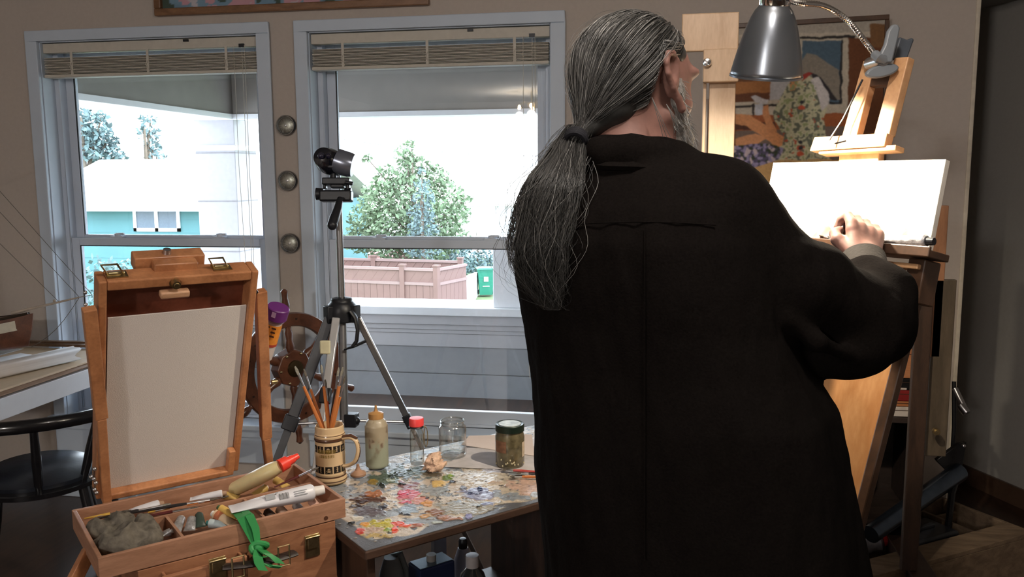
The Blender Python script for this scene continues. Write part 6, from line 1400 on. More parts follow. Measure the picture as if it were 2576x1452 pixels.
pL_, pR_ = atY(388, 33, YW-.025), atY(1078, 20, YW-.025); pic = thing('framed_picture', 'long wood-framed picture hanging above the windows', 'picture', (pL_[0], YW, pL_[2]))
zl = (pL_[2]+pR_[2])/2; x0, x1, zt2 = pL_[0], pR_[0], 2.57; fw = .032; OAK = wood('oak_frame', (.15, .07, .03), (.26, .13, .06), .4, (1, 4, 4), 12, .3)
for a, b_2, c_, d_2 in ((x0, x1, zl, zl+fw), (x0, x1, zt2-fw, zt2), (x0, x0+fw, zl+fw, zt2-fw), (x1-fw, x1, zl+fw, zt2-fw)): m = MB(); m.box(a, b_2, YW-.028, YW-.001, c_, d_2); part('frame_bar', m, OAK, pic, .004, False)
gx, gz = np.meshgrid(np.linspace(x0+fw, x1-fw, 160), np.linspace(zl+fw, zt2-fw, 50), indexing='ij'); nn = fbm(np.stack([gx*9, gz*14, gx*0], -1), 4); n4 = fbm(np.stack([gx*22+4, gz*30, gx*0+2], -1), 3)
C = np.array(lin(120, 150, 170))*(.7+.6*nn[..., None]); C = np.where((n4 > .56)[..., None], np.array(lin(196, 150, 160)), C); C = np.where((n4 < .38)[..., None], np.array(lin(70, 84, 74)), C); C = np.where((nn > .62)[..., None], np.array(lin(190, 184, 190)), C)
I = np.arange(160*50).reshape(160, 50); Q = np.stack([I[:-1, :-1], I[1:, :-1], I[1:, 1:], I[:-1, 1:]], -1).reshape(-1, 4)
adopt(mesh_obj('canvas_painting', np.stack([gx, gx*0+YW-.008, gz], -1).reshape(-1, 3), Q, vcol_mat('paint_on_canvas', .7, .3), colors=C.reshape(-1, 3)), pic)
cl_ = thing('ceiling_lamp', 'many-armed ceiling lamp mirrored in the window', 'lamp', CHANDELIER)
m = MB(); c = A(*CHANDELIER); m.cyl(c+ZUP*.0, c+ZUP*.18, .012); m.lathe([(.0, -.02), (.05, -.01), (.06, .03), (0, .05)], Fr(c)); part('lamp_stem', m, BRASS, cl_)
BULB = emit_mat('lit_bulb', (1, .8, .55), 200)
for dx, dy in ((-.17, -.05), (.17, .05), (.02, .2), (-.02, -.2)):
    p = c+A(dx, dy, -.03); m = MB(); m.tube([c, c+A(dx*.6, dy*.6, .05), p+ZUP*.05], .006, 8); m.lathe([(.02, 0), (.055, -.07)], Fr(p+ZUP*.05), 20) if False else None; ar = part('lamp_arm', m, BRASS, cl_)
    m = MB(); m.lathe([(.018, .05), (.03, .03), (.05, -.01), (.062, -.03)], Fr(p), 20, 'both'); sh_ = part('lamp_shade', m, pane_glass('frosted_shade', (.9, .8, .65), .05), cl_)
    m = MB(); m.ell(p+ZUP*.015, .022, .022, .03); part('bulb', m, BULB, cl_)
nl = thing('ceiling_light', 'flush round ceiling light above the painter', 'lamp', (.15, .95, 2.6)); m = MB(); m.lathe([(.09, 2.599), (.1, 2.57), (.06, 2.56), (0, 2.555)], Fr((.15, .95, 0)), 28); part('light_base', m, TRIM, nl)
m = MB(); m.ell((.15, .95, 2.50), .035, .035, .045); part('bulb', m, emit_mat('lit_bulb_soft', (1, .85, .65), 6), nl); m = MB(); m.cyl((.15, .95, 2.53), (.15, .95, 2.56), .02); part('socket', m, BRASS, nl)
# ================================================================== LAMPLIT EASEL
be2 = math.radians(12.5); nh = -facing(31); EN = nh*math.cos(be2)+ZUP*math.sin(be2); EW = ZUP*math.cos(be2)-nh*math.sin(be2); EE = RH*math.cos(math.radians(59))-FWH*math.sin(math.radians(59))
EC = atD(2165, 520, 1.75)
def eP(px, py, off=0.0): return atP(px, py, EC+EN*off, EN)
def eL(px, py, off=0.0): q = eP(px, py, off)-EC; return q@EE, q@EW
EF = Fr(EC, EE, -EN, EW)     # x to the right end, y backwards, z up the slope
LPW = wood('honey_pine', (.50, .26, .12), (.66, .38, .19), .45, (1.5, 1.5, 1.5), 10, .2)
PLY = wood('honey_plywood', (.46, .20, .07), (.64, .33, .14), .4, (3, 3, .8), 5, .3)
DKB = wood('dark_easel_wood', (.05, .024, .012), (.10, .048, .024), .45, (1, 1, 1), 12, .2)
ez_ = thing('lamplit_easel', 'tall wooden easel with a wide plywood board below, lit by the clamp lamp', 'easel', (EC[0], EC[1], 0))
def eslab(name, quad, off, th, mt, bev=.002, lab=None, par=None):
    m = MB(); m.slab([eP(x, y, off) for x, y in quad], EN, th); return part(name, m, mt, par or ez_, bev, False, label=lab)
# two uprights, crosshead, mast stub
eslab('upright', [(2171, 153), (2203, 150), (2153, 345), (2117, 345)], -.012, .022, LPW)
eslab('upright', [(2250, 145), (2286, 142), (2236, 340), (2197, 342)], -.012, .022, LPW)
eslab('spacer_block', [(2186, 190), (2246, 186), (2238, 214), (2178, 218)], -.014, .018, DKB)
eslab('crosshead', [(2048, 345), (2232, 334), (2224, 368), (2036, 380)], .012, .024, LPW)
eslab('crosshead_lip', [(2060, 374), (2254, 364), (2252, 378), (2058, 388)], .008, .03, LPW)
eslab('mast_stub', [(2112, 372), (2212, 366), (2196, 560), (2098, 560)], -.010, .02, LPW)
m = MB(); m.tube([eP(2100, 361, .0125), eP(2128, 354, .0125)], .0016, 6); part('crosshead_screw', m, BLACKM, ez_)
# canvas
u0_, v1_ = eL(1948, 409, .004); u1_, v1b = eL(2383, 403, .004); v0_ = eL(2325, 633, .004)[1]; v1_ = (v1_+v1b)/2; u1_ = (u1_+eL(2325, 633, .004)[0])/2+.004
nu_, nv_ = 150, 80; gu_, gv_ = np.meshgrid(np.linspace(u0_, u1_, nu_), np.linspace(v0_, v1_, nv_), indexing='ij'); fu, fv = (gu_-u0_)/(u1_-u0_), (gv_-v0_)/(v1_-v0_)
C = np.ones((nu_, nv_, 3))*np.array(lin(238, 234, 226)); nn = fbm(np.stack([gu_*60, gv_*45, gu_*0], -1), 4)
for (cx_, cy_, rx_, ry_, c_, s_) in ((.9, .12, .14, .22, lin(186, 196, 96), .8), (.86, .06, .06, .1, lin(150, 140, 70), .7), (.56, .26, .06, .2, lin(190, 200, 110), .7), (.60, .34, .04, .1, lin(210, 205, 130), .6), (.28, .10, .10, .12, lin(200, 220, 150), .55), (.42, .18, .05, .18, lin(196, 180, 130), .5), (.7, .05, .1, .06, lin(216, 200, 120), .6), (.5, .02, .6, .05, lin(205, 200, 140), .5)):
    al = np.clip(1.15-np.hypot((fu-cx_)/rx_, (fv-cy_)/ry_)+(nn-.5)*1.6, 0, 1)*s_; C = C*(1-al[..., None])+np.array(c_)*al[..., None]
Pc = EC+gu_[..., None]*EE+gv_[..., None]*EW+EN*.0065; I = np.arange(nu_*nv_).reshape(nu_, nv_); Q = np.stack([I[:-1, :-1], I[1:, :-1], I[1:, 1:], I[:-1, 1:]], -1).reshape(-1, 4)
cvs = thing('canvas', 'landscape canvas in progress glaring white under the clamp lamp', 'canvas', EC+EW*v0_)
adopt(mesh_obj('painted_face', Pc.reshape(-1, 3), Q, vcol_mat('fresh_oil_on_canvas', .6, .3, .2, 400), colors=C.reshape(-1, 3), sharp=0), cvs)
m = MB(); m.box(u0_, u1_, -.006, .008, v0_, v1_, EF); part('stretched_canvas', m, mat('canvas_edge', lin(226, 220, 208), .8), cvs, .001, False)
# ledge under the canvas
lv = v0_-.001; m = MB(); m.box(u0_-.06, u1_+.03, -.045, .016, lv-.014, lv, EF); m.box(u0_-.06, u1_+.03, -.05, -.043, lv-.014, lv+.006, EF); part('canvas_tray', m, DKB, ez_, .002, False)
m = MB(); m.box(u0_-.02, u1_+.0, -.03, .02, lv-.036, lv-.026, EF); part('tray_support', m, LPW, ez_, .002, False)
m = MB(); m.box(u0_+.10, u1_-.06, -.014, .024, lv-.070, lv-.037, EF); part('height_block', m, LPW, ez_, .003, False)
m = MB(); m.box(u1_-.028, u1_+.008, -.02, .03, lv-.10, lv-.015, EF); part('tray_bracket', m, DKB, ez_, .003, False)
# wide lower board and its dark legs
eslab('plywood_board', [(1990, 868), (2258, 868), (2126, 1400), (1960, 1400)], .0, .008, PLY, .001)
def leg_line(a, b, off, w, name='leg'):
    p, q = eP(*a, off), eP(*b, off); d_ = q-p; q = p+d_*((.012-p[2])/d_[2]); m = MB(); m.bar(q, p, w, .018, up=EN); part(name, m, DKB, ez_, .003, False)
leg_line((2316, 705), (2150, 1356), .006, .022)
p = eP(1985, 868, -.01); q = eP(1910, 1400, -.01); d_ = q-p; q = p+d_*((.012-p[2])/d_[2]); m = MB(); m.bar(q, p+(p-q)*.15, .026, .024, up=EN); part('leg', m, DKB, ez_, .003, False)
p = EC-EN*.03+EW*(-.1)-EE*.12; q = A(*(EC-EE*.16+(-nh)*.24)[:2], .012); m = MB(); m.bar(q, p, .028, .022, up=EN); part('rear_leg', m, DKB, ez_, .003, False)
m = MB(); c = eP(2291, 838, .02); m.cyl(c, c+EN*.012, .009); m.ell(c+EN*.012, .008, .008, .008); part('wing_nut', m, BRASS, ez_)
# foil-wrapped paint tube lying on the tray end
a, b = eP(2228, 636, .03), eP(2352, 640, .03)
tube_of_paint('paint_tube', EF((u1_-.105, -.028, lv+.013)), EF((u1_+.022, -.028, lv+.018)), .013, 'crumpled silver paint tube lying on the lamplit easel ledge', mat('crumpled_silver', (.6, .6, .62), .35, metal=.7, var=.3, scale=60, bump=.8), BLACKP)
brush('paintbrush', EF((u1_-.30, -.026, lv+.006)), EF((u1_-.11, -.026, lv+.006)), 'dark brush lying along the lamplit easel ledge beside the silver tube', BR_BK, tip=TIPD, r=.004)

# ================================================================== CLAMP LAMP
LG = mat('gunmetal_shade', (.22, .24, .27), .28, metal=.85, var=.03); LGP = mat('grey_lamp_plastic', (.16, .175, .19), .4, var=.04)
tS = 1.74; rimc = atD(1927, 192, tS); topc = atD(1951, -8, tS-.055); axl = unit(topc-rimc); s1 = unit(np.cross(axl, FWH)); s2 = np.cross(axl, s1); SFm = Fr(rimc, s1, s2, axl); Ls = np.linalg.norm(topc-rimc)
lamp = thing('clamp_lamp', 'grey metal gooseneck lamp clamped to the top of the easel, shining on the canvas', 'lamp', atD(2215, 150, 1.72))
k_ = tS/F_PX
prf = [(89, 0), (87, 14), (83, 34), (77, 62), (70, 90), (62, 118), (53, 142), (45, 158), (38, 166), (36, 172)]
prf = [(r_*k_, z*k_) for r_, z in prf]; inner = [(r_-.0012, z) for r_, z in prf]
m = MB(); m.lathe(prf+inner[::-1][:0], SFm, 64); sh_o = mesh_obj('lamp_shade', [v for v in m.v], m.f[:-2], [LG, mat('white_reflector', (.8, .78, .74), .4, var=.0)], True)
so = sh_o.modifiers.new('wall', 'SOLIDIFY'); so.thickness = .0014; so.offset = -1; so.material_offset = 0; adopt(sh_o, lamp)
m = MB(); m.lathe([(prf[0][0]+.0008, -.0015), (prf[0][0]+.0008, .0025), (prf[0][0]-.0018, .0025), (prf[0][0]-.0018, -.0015), (prf[0][0]+.0008, -.0015)], SFm, 64, 'both'); part('shade_rim', m, LG, lamp)
m = MB(); zc0 = 166*k_; m.lathe([(.0, zc0), (36*k_, zc0+.002), (38*k_, zc0+.004), (41*k_, zc0+.03), (41*k_, zc0+.055), (36*k_, zc0+.060), (0, zc0+.062)], SFm, 40); neck = part('socket_housing', m, CHROME, lamp)
m = MB()
for k in range(12):
    q = 2*math.pi*k/12; c = SFm((40.5*k_*math.cos(q), 40.5*k_*math.sin(q), zc0+.030)); f_ = Fr(c, s1*math.cos(q)+s2*math.sin(q), -s1*math.sin(q)+s2*math.cos(q), axl); m.box(-.0015, .0012, -.003, .003, -.017, .017, f_)
part('vent_slots', m, BLACKP, neck, smooth=False)
gp = [atD(x, y, t) for x, y, t in ((1955, -34, tS-.08), (1975, -18, tS-.08), (1992, 2, tS-.07), (2020, 8, tS-.06), (2062, 12, tS-.04), (2100, 28, tS-.02), (2135, 54, tS-.01), (2162, 86, tS-.01), (2185, 116, tS), (2202, 138, tS-.01))]
gd = dense(gp, 14); m = MB(); m.tube(gd, [.0062 if i % 2 else .0052 for i in range(len(gd))], 12); part('gooseneck', m, CHROME, lamp)
m = MB(); m.tube([atD(1962, -40, tS-.08), gp[0], SFm((0, 0, zc0+.06))], .008, 10); part('shade_joint', m, LG, lamp)
# the spring clamp gripping the uprights
def rounded(px, t, th, mt, name, n=FWH):
    m = MB(); m.slab([atD(x, y, t) for x, y in px], -n, th); return part(name, m, mt, lamp, .004, True)
tC = np.dot(eP(2225, 175, .02)-CAMC, FW)
el_ = [(2221+42*math.cos(q)-6*math.sin(q)*0, 178-17*math.sin(q)-8*math.cos(q)) for q in np.linspace(0, 2*math.pi, 25)[:-1]][::-1]
rounded(el_, tC-.004, .012, LGP, 'clamp_pad')
rounded([(2204, 158), (2226, 112), (2234, 78), (2246, 61), (2260, 60), (2266, 70), (2262, 92), (2246, 158)][::-1], tC-.012, .012, LGP, 'clamp_lever')
rounded([(2246, 150), (2264, 92), (2284, 100), (2296, 94), (2301, 100), (2296, 112), (2284, 146), (2262, 152)][::-1], tC+.05, .012, mat('dark_lamp_plastic', (.06, .07, .085), .4), 'rear_lever')
m = MB(); c = atD(2222, 150, tC-.006); m.cyl(c, c+FWH*.065, .013); part('clamp_spring', m, STEEL, lamp)
m = MB(); m.tube([gp[-1], atD(2212, 148, tC-.012), atD(2222, 150, tC-.006)], .010, 10); part('neck_socket', m, LGP, lamp)
bp_ = SFm((0, 0, .082)); m = MB(); m.ell(bp_, .024, .024, .03); bl_ = part('bulb', m, emit_mat('hot_bulb', (1, .9, .74), 30), lamp)
for a_, b2 in ():
    pass
l = bpy.data.lights.new('clamp_lamp_light', 'SPOT'); l.energy = 54; l.color = (1, .88, .70); l.shadow_soft_size = .02; l.spot_size = math.radians(165); l.spot_blend = .25
lo = bpy.data.objects.new('clamp_lamp_light', l); COL.objects.link(lo); lo.location = tuple(SFm((0, 0, .034))); lo.rotation_euler = Vector(tuple(-axl)).to_track_quat('-Z', 'Y').to_euler()
m = MB(); m.tube([atD(2170, 200, 1.78), atD(2120, 300, 1.80), atD(2086, 352, 1.80)], .0022, 6); tag(part('lamp_cable', m, BLACKP), 'thin lamp cable hanging beside the lamplit easel upright', 'cable')

# ================================================================== STUDIO EASELS AND PAINTING AGAINST THE WALL
MP = 3.44; mastE = thing('studio_easel', 'pale pine studio easel mast with a metal knob, behind the painter', 'easel', (*atY(1790, 900, 2.5)[:2], 0))
yM = 2.45
def mY(px, py, y=yM): return atY(px, py, y)
def yslab(name, x0, x1, yt, yb, y, th, mt, par, bev=.003, z0=None):
    a, b = atY(x0, yt, y), atY(x1, yt, y); c = atY((x0+x1)/2, yb, y); m = MB(); m.box(a[0], b[0], y, y+th, c[2] if z0 is None else z0, (a[2]+b[2])/2); return part(name, m, mt, par, bev, False)
PINE = wood('pale_pine', (.52, .34, .20), (.68, .48, .31), .5, (3, 3, .6), 7, .15)
yslab('mast_top', 1716, 1860, 32, 128, yM-.02, .02, PINE, mastE)
yslab('mast_clamp', 1770, 1860, 122, 206, yM-.035, .03, PINE, mastE)
a, b = mY(1768, 250), mY(1850, 250); zt3 = mY(1800, 200)[2]; xm = mY(1779, 300)[0]
m = MB(); m.box(a[0]-.0, xm-.004, yM, yM+.022, .05, zt3); part('mast_rail', m, PINE, mastE, .002, False)
m = MB(); m.box(xm+.004, b[0], yM, yM+.022, .05, zt3); part('mast_rail', m, PINE, mastE, .002, False)
m = MB(); m.box(a[0]+.01, b[0]-.01, yM+.022, yM+.03, .3, zt3-.05); part('mast_backing', m, DKB, mastE, 0, False)
m = MB(); c = atY(1779, 158, yM-.036); m.lathe([(.010, 0), (.011, .004), (.0115, .012), (.009, .017), (0, .019)], Fr(c, (1, 0, 0), (0, 0, 1), (0, -1, 0)), 24); part('mast_knob', m, CHROME, mastE)
for dx in (-.28, .28): m = MB(); m.bar(((a[0]+b[0])/2+dx, yM+.05, .012), ((a[0]+b[0])/2+dx*.1, yM+.05, 1.35), .035, .022, up=(0, 1, 0)); part('leg', m, PINE, mastE, .002, False)
m = MB(); m.box((a[0]+b[0])/2-.3, (a[0]+b[0])/2+.3, yM-.02, yM+.05, .04, .10); part('foot_bar', m, PINE, mastE, .003, False)
# dark upright easel near the corner
yU = 2.85; ue = thing('upright_easel', 'dark brown upright easel post standing near the wall corner', 'easel', (*atY(2330, 1300, yU)[:2], 0))
DB2 = wood('umber_easel_wood', (.022, .012, .008), (.05, .026, .016), .45, (4, 4, .8), 8, .2)
yslab('sliding_post', 2340, 2388, 517, 900, yU+.03, .022, wood('red_pine', (.20, .09, .045), (.30, .14, .07), .45, (4, 4, .8), 8, .2), ue)
yslab('front_post', 2308, 2352, 700, 1440, yU, .022, DB2, ue); yslab('rear_panel', 2352, 2408, 704, 1150, yU+.03, .02, wood('olive_brown_panel', (.05, .036, .022), (.085, .062, .04), .5, (4, 4, .8), 8, .1), ue)
m = MB(); c = atY(2353, 1084, yU-.002); m.cyl(c, c-A(0, .014, 0), .011); m.cyl(c-A(0, .014, 0), c-A(0, .02, 0), .007); part('post_screw', m, BRASS, ue)
fp = atY(2305, 1440, yU); m = MB(); m.box(fp[0]-.30, fp[0]+.06, yU+.025, yU+.06, .0, .05); m.box(fp[0]-.02, fp[0]+.06, yU-.06, yU+.3, 0.0, max(.05, fp[2])); part('easel_foot', m, DB2, ue, .003, False)
# painting on the wall behind the lamp
yp = 3.52; A0_ = atY(1792, 66, yp); B0_ = atY(2236, 40, yp); zb0 = atY(2000, 470, yp)[2]
pt = thing('painting', 'large painting of a figure in a flowered dress by a window, behind the clamp lamp', 'painting', (A0_[0], yp, zb0))
pu = unit(A(B0_[0]-A0_[0], 0, B0_[2]-A0_[2])); pv = A(-pu[2], 0, pu[0]); PLn = np.linalg.norm(B0_-A0_); PHt = 1.0; PF = Fr(A0_, pu, (0, 1, 0), pv)
n1, n2 = 330, 420; gu_, gv_ = np.meshgrid(np.linspace(.012, PLn-.012, n1), np.linspace(-.012, -.78, n2), indexing='ij'); Pp = A0_+gu_[..., None]*pu+gv_[..., None]*pv
q = (Pp-CAMC)@CAMX.T; px_, py_ = 1288+F_PX*q[..., 0]/q[..., 2], 726-F_PX*q[..., 1]/q[..., 2]
wob = (fbm(np.stack([gu_*30, gv_*30, gu_*0], -1), 3)-.5)*7; px_ = px_+wob; py_ = py_+(fbm(np.stack([gu_*30, gv_*30, gu_*0+9], -1), 3)-.5)*7
C = np.ones(px_.shape+(3,))*np.array(lin(112, 72, 44)); 
def inpoly(poly):
    x, y = px_, py_; r_ = np.zeros(x.shape, bool); n_ = len(poly); j = n_-1
    for i in range(n_):
        xi, yi = poly[i]; xj, yj = poly[j]; c_ = ((yi > y) != (yj > y)) & (x < (xj-xi)*(y-yi)/(yj-yi+1e-9)+xi); r_ ^= c_; j = i
    return r_
def pf_(poly, c): C[inpoly(poly)] = np.array(lin(*c))
pf_([(1600, 50), (2400, 20), (2400, 92), (1600, 108)], (168, 160, 148)); pf_([(1600, 92), (2400, 76), (2400, 100), (1600, 112)], (190, 180, 164)); pf_([(2010, 94), (2150, 88), (2150, 96), (2010, 102)], (40, 36, 34))
pf_([(2010, 100), (2150, 96), (2142, 290), (1990, 300)], (188, 178, 160)); pf_([(2018, 104), (2118, 102), (2112, 262), (2010, 264)], (74, 96, 112)); pf_([(2116, 100), (2121, 100), (2117, 262), (2110, 262)], (40, 40, 42)); pf_([(2000, 258), (2118, 256), (2118, 261), (2000, 264)], (34, 34, 36))
pf_([(2030, 134), (2052, 138), (2112, 178), (2112, 250), (2020, 250), (2016, 150)], (134, 126, 114)); pf_([(2040, 180), (2066, 196), (2106, 250), (2090, 252), (2050, 206)], (44, 40, 44))
pf_([(1850, 206), (1940, 204), (1936, 256), (1850, 262)], (168, 112, 64)); pf_([(1850, 236), (1936, 232), (1936, 256), (1850, 258)], (104, 62, 36)); pf_([(1938, 200), (1994, 200), (1984, 258), (1936, 262)], (190, 188, 190))
pf_([(1850, 258), (1985, 250), (1975, 292), (1850, 294)], (196, 184, 166)); pf_([(1850, 266), (1960, 262), (1960, 268), (1850, 272)], (50, 44, 42))
pf_([(1850, 292), (2130, 284), (2130, 330), (1850, 336)], (158, 88, 48)); pf_([(1850, 312), (1950, 306), (1950, 322), (1850, 328)], (84, 48, 34)); pf_([(1850, 330), (2130, 316), (2130, 400), (1850, 400)], (118, 100, 90))
pf_([(1945, 282), (1962, 250), (1980, 212), (2012, 192), (2036, 190), (2062, 206), (2084, 246), (2080, 276), (2072, 300), (2080, 370), (2090, 420), (1940, 430), (1962, 360), (1972, 340), (1948, 300)], (196, 192, 160))
pf_([(2040, 200), (2060, 194), (2086, 240), (2086, 262), (2066, 280), (2056, 240)], (206, 200, 198)); pf_([(2014, 190), (2036, 180), (2046, 184), (2030, 196), (2018, 206)], (150, 50, 40)); pf_([(1984, 200), (2010, 192), (2008, 206), (1994, 232), (1986, 232)], (206, 146, 96))
drs = inpoly([(1945, 282), (1962, 250), (1980, 212), (2012, 192), (2052, 212), (2066, 280), (2072, 300), (2080, 370), (2090, 420), (1940, 430), (1962, 360), (1972, 340), (1948, 300)]); nf = fbm(np.stack([gu_*95, gv_*95, gu_*0+3], -1), 2); C[drs & (nf > .62)] = lin(104, 108, 92); C[drs & (nf < .34)] = lin(150, 158, 112); nf2 = fbm(np.stack([gu_*60, gv_*60, gu_*0+30], -1), 2); C[drs & (nf2 > .80)] = lin(186, 84, 56)
for cx_, cy_ in ((2016, 272), (2012, 372), (2014, 386)): C[((px_-cx_)/9)**2+((py_-cy_)/6)**2 < 1] = lin(196, 88, 58); C[((px_-cx_)/6)**2+((py_-cy_+14)/5)**2 < 1] = lin(44, 44, 50)
pf_([(1850, 286), (1884, 290), (1974, 346), (1968, 366), (1950, 372), (1930, 352), (1880, 318), (1850, 312)], (214, 148, 100)); pf_([(1916, 268), (1932, 264), (1936, 290), (1954, 330), (1946, 342), (1930, 330), (1918, 292)], (206, 140, 94)); pf_([(1850, 350), (1900, 336), (1930, 350), (1900, 366), (1850, 368)], (212, 150, 106))
pf_([(1888, 244), (1900, 241), (1934, 252), (1930, 262), (1900, 258)], (206, 202, 204)); pf_([(1898, 262), (1920, 260), (1918, 290), (1900, 290)], (196, 198, 206)); pf_([(1890, 262), (1896, 258), (1898, 292), (1892, 292)], (60, 52, 50))
fl = inpoly([(1600, 372), (1930, 362), (1972, 372), (1960, 400), (1850, 445), (1600, 520)]); C[fl] = lin(84, 78, 104); C[fl & (nf > .56)] = lin(150, 140, 176); C[fl & (nf < .38)] = lin(56, 66, 46); C[fl & (nf2 > .66)] = lin(196, 178, 184)
pf_([(1600, 540), (1850, 446), (1900, 420), (1960, 402), (2300, 400), (2300, 900), (1600, 900)], (196, 156, 104)); pf_([(2136, 96), (2300, 92), (2300, 330), (2130, 330)], (104, 60, 30)); pf_([(2186, 60), (2230, 60), (2222, 118), (2192, 120)], (120, 84, 50))
for _ in range(3): C[1:-1, 1:-1] = (C[1:-1, 1:-1]*2+C[:-2, 1:-1]+C[2:, 1:-1]+C[1:-1, :-2]+C[1:-1, 2:])/6
C = C*(.85+.3*fbm(np.stack([gu_*140, gv_*140, gu_*0+1], -1), 2)[..., None])
I = np.arange(n1*n2).reshape(n1, n2); Q = np.stack([I[:-1, :-1], I[1:, :-1], I[1:, 1:], I[:-1, 1:]], -1).reshape(-1, 4)
adopt(mesh_obj('painted_canvas', Pp.reshape(-1, 3), Q, vcol_mat('oil_on_board', .65, .3), colors=np.clip(C, 0, 1).reshape(-1, 3), sharp=0), pt)
m = MB(); m.box(.004, PLn-.004, .002, .02, -.79, -.004, PF); part('panel_back', m, BRD, pt, 0, False)
for (a, b, c, d) in ((0, PLn, -.014, .004), (0, PLn, -.80, -.785)): m = MB(); m.box(a, b, -.012, .024, c, d, PF); part('frame_strip', m, DKB, pt, .002, False)
for (a, b) in ((0, .014), (PLn-.014, PLn)): m = MB(); m.box(a, b, -.012, .024, -.785, -.014, PF); part('frame_strip', m, DKB, pt, .002, False)
m = MB(); c = PF((.3, .03, -.02)); m.cyl(PF((.3, .02, -.05)), PF((.3, .08, -.05)), .004); part('hanging_nail', m, BLACKM, pt)

# ================================================================== LOW SHELVES WITH BOXES, CRATE AND TUBE BY THE CORNER
yS = 3.2
def yx(px, y=yS): return atY(px, 1000, y)[0]
x0, x1 = yx(2170), min(yx(2335), XE-.02)
DSH = wood('black_brown_shelf', (.018, .012, .010), (.035, .022, .018), .5, (1, 4, 4), 8, .1)
bs2 = thing('low_bookcase', 'dark low bookcase between the two easels, boxes stacked on top', 'bookcase', (x0, yS, 0)); zt4 = atY(2260, 1052, yS)[2]
m = MB(); m.box(x0, x0+.018, yS, 3.56, 0, zt4); m.box(x1-.018, x1, yS, 3.56, 0, zt4) ; part('bookcase_side', m, DSH, bs2, 0, False)
for z in (.03, .26, zt4-.018): m = MB(); m.box(x0+.018, x1-.018, yS, 3.56, z, z+.018); part('bookcase_shelf', m, DSH, bs2, 0, False)
m = MB(); m.box(x0+.018, x1-.018, 3.545, 3.555, .048, zt4-.018); part('bookcase_back', m, DSH, bs2, 0, False)
def zpx(py, y=yS): return atY(2275, py, y)[2]
stackz = [(1052, 1026, mat('white_box_card', lin(196, 186, 178), .6), 'white flat box at the bottom of the stack on the low bookcase', 'storage_box'),
 (1026, 1012, mat('orange_box_card', lin(176, 110, 66), .6), 'thin orange-brown box lying on the white one', 'storage_box'), (1012, 984, mat('red_box_card', lin(130, 30, 30), .5), 'red box in the stack between the easels', 'storage_box'),
 (984, 954, mat('black_box_card', lin(22, 20, 22), .4), 'black box with a small white label under the wooden case', 'storage_box'), (954, 862, wood('orange_case_wood', (.40, .15, .06), (.55, .24, .11), .4, (1, 4, 4), 7, .2), 'orange wooden case on top of the box stack', 'wooden_case')]
for yb_, yt_, mt_, lb, nm in stackz:
    z0, z1 = zpx(yb_), zpx(yt_)
    t = thing(nm, lb, 'box', ((x0+x1)/2, yS+.02, z0)); m = MB(); m.box(x0+.01, x1-.01, yS+.012, 3.5, z0+.001, z1-.001); part('box_body', m, mt_, t, .002, False)
    m = MB(); zz_ = z1-.001-(z1-z0)*.33; m.box(x0+.009, x1-.009, yS+.011, 3.5, zz_-.0012, zz_+.0012); part('lid_seam', m, mat('seam_dark', (.05, .02, .01), .7), t, 0, False)
    if 'white label' in lb: m = MB(); m.box((x0+x1)/2-.01, (x0+x1)/2+.04, yS+.0105, yS+.0125, z0+(z1-z0)*.05, z0+(z1-z0)*.2); part('box_label', m, PAP, t, 0, False)
# metal tube leaning in the corner, tripod-like feet of a floor stand
ta, tb_ = atD(2412, 1188, 3.28), atD(2190, 1345, 3.0)
st_ = thing('metal_stand', 'shiny dark metal tube with a triangular flange lying against the corner behind the easel post', 'stand', tb_)
m = MB(); m.cyl(tb_, ta, .032, .036, 24); part('stand_tube', m, mat('blue_black_steel', (.10, .13, .18), .22, metal=.9), st_)
m = MB(); d_ = unit(ta-tb_); m.slab([atD(x, y, 3.28) for x, y in ((2432, 1113), (2412, 1118), (2356, 1158), (2360, 1164), (2408, 1210), (2414, 1218))][::-1], -FWH, .02); part('flange', m, BLACKM, st_, .002)
for px, py in ((2424, 1122), (2402, 1213)): m = MB(); m.ell(atD(px, py, 3.26), .008, .008, .008); part('flange_bolt', m, STEEL, st_)
m = MB(); m.tube([ta, atD(2395, 1240, 3.2), A(*atD(2380, 1300, 3.2)[:2], .012)], .012, 8); part('stand_foot', m, BLACKM, st_)
m = MB(); m.tube([atD(2402, 978, 3.35), atD(2432, 1040, 3.3)], .012, 10); m.cyl(atD(2416, 1020, 3.32), atD(2432, 1040, 3.3), .016, n=12); o = thing('folded_rod', 'short black and silver rod end sticking out beside the dark easel post', 'rod', atD(2402, 978, 3.35)); part('rod_tip', m, STEEL, o)
m = MB(); m.tube([atD(2400, 960, 3.35), atD(2400, 1075, 3.35), A(*atD(2400, 1075, 3.35)[:2], .0)], .008, 8); part('rod_body', m, BLACKM, o)
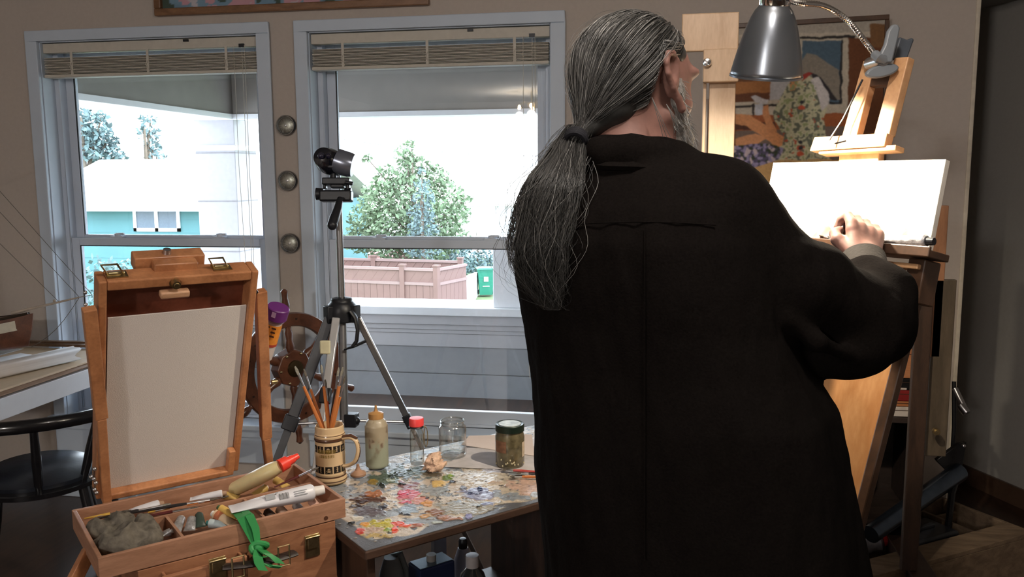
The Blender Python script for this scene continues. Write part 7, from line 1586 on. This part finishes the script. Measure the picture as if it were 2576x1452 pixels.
# wooden crate on the floor
CRW = wood('weathered_crate_wood', (.09, .058, .034), (.17, .115, .07), .75, (1, 6, 6), 6, 0)
zc_ = .24; c0, c1, c2, c3 = atZ(2120, 1440, zc_), atZ(2576, 1290, zc_), atZ(2576, 1262, zc_), atZ(2150, 1350, zc_)
cu = unit((atZ(2560, 1300, zc_)-atZ(2140, 1410, zc_))*A(1, 1, 0)); cv3 = A(-cu[1], cu[0], 0); co = atZ(2140, 1418, zc_); CF = Fr((co[0], co[1], 0), cu, cv3, ZUP)
cr_ = thing('wooden_crate', 'low weathered wooden crate with compartments in the lower right corner', 'crate', (co[0], co[1], 0))
LC, WCc = .80, .27
for a, b, c, d, z0, z1 in ((0, LC, -.10, .0, zc_-.018, zc_), (0, LC, -.10, -.085, 0, zc_-.018), (0, LC, -.012, .0, .02, zc_-.018), (0, LC, WCc, WCc+.018, 0, zc_), (0, .018, .0, WCc, 0, zc_), (LC-.018, LC, .0, WCc, 0, zc_), (.30, .315, .0, WCc, .012, zc_-.01), (.62, .635, .0, WCc, .012, zc_-.01), (.018, LC-.018, .2, .212, .012, zc_-.03)):
    m = MB(); m.box(a, b, c, d, z0, z1, CF); part('crate_plank', m, CRW, cr_, .002, False)
m = MB(); m.box(.018, LC-.018, .0, WCc, .0, .012, CF); part('crate_bottom', m, DKB, cr_, 0, False)
t = thing('plastic_bottle', 'clear crumpled plastic bottle with a red cap in the wooden crate', 'bottle', CF((.08, .08, .15)))
pa, pb = atZ(2160, 1372, .2), atZ(2222, 1362, .22); m = MB(); d_ = pb-pa; m.tube([pa, pa+d_*.06, pa+d_*.4, pa+d_*.5, pa+d_*.85, pb], [.01, .034, .036, .031, .035, .013], 14); part('bottle_body', m, mat('cloudy_plastic', lin(140, 140, 150), .25, var=.2, bump=.6, scale=30), t)
m = MB(); m.cyl(pb, pb+d_*.22, .018, .017); part('bottle_cap', m, mat('red_cap_plastic', (.5, .02, .02), .4), t)
t = thing('tool_case', 'small black tool case in the middle of the wooden crate', 'case', CF((.46, .1, .012))); m = MB(); m.box(.36, .58, .03, .18, .012, .235, CF); part('case_body', m, BLACKP, t, .012); m = MB(); m.box(.42, .52, .09, .11, .235, .25, CF); part('case_handle', m, BLACKP, t, .004)
q0 = atZ(2500, 1425, .06); t = thing('cardboard_sheet', 'pale bluish sheet lying on the floor in the lower right corner', 'sheet', q0)
m = MB(); m.slab([atZ(2440, 1452, .01), atZ(2640, 1470, .01), atZ(2640, 1392, .01), atZ(2576, 1402, .01)], ZUP, .006); part('sheet_panel', m, mat('pale_blue_card', lin(150, 160, 176), .6), t, 0, False)
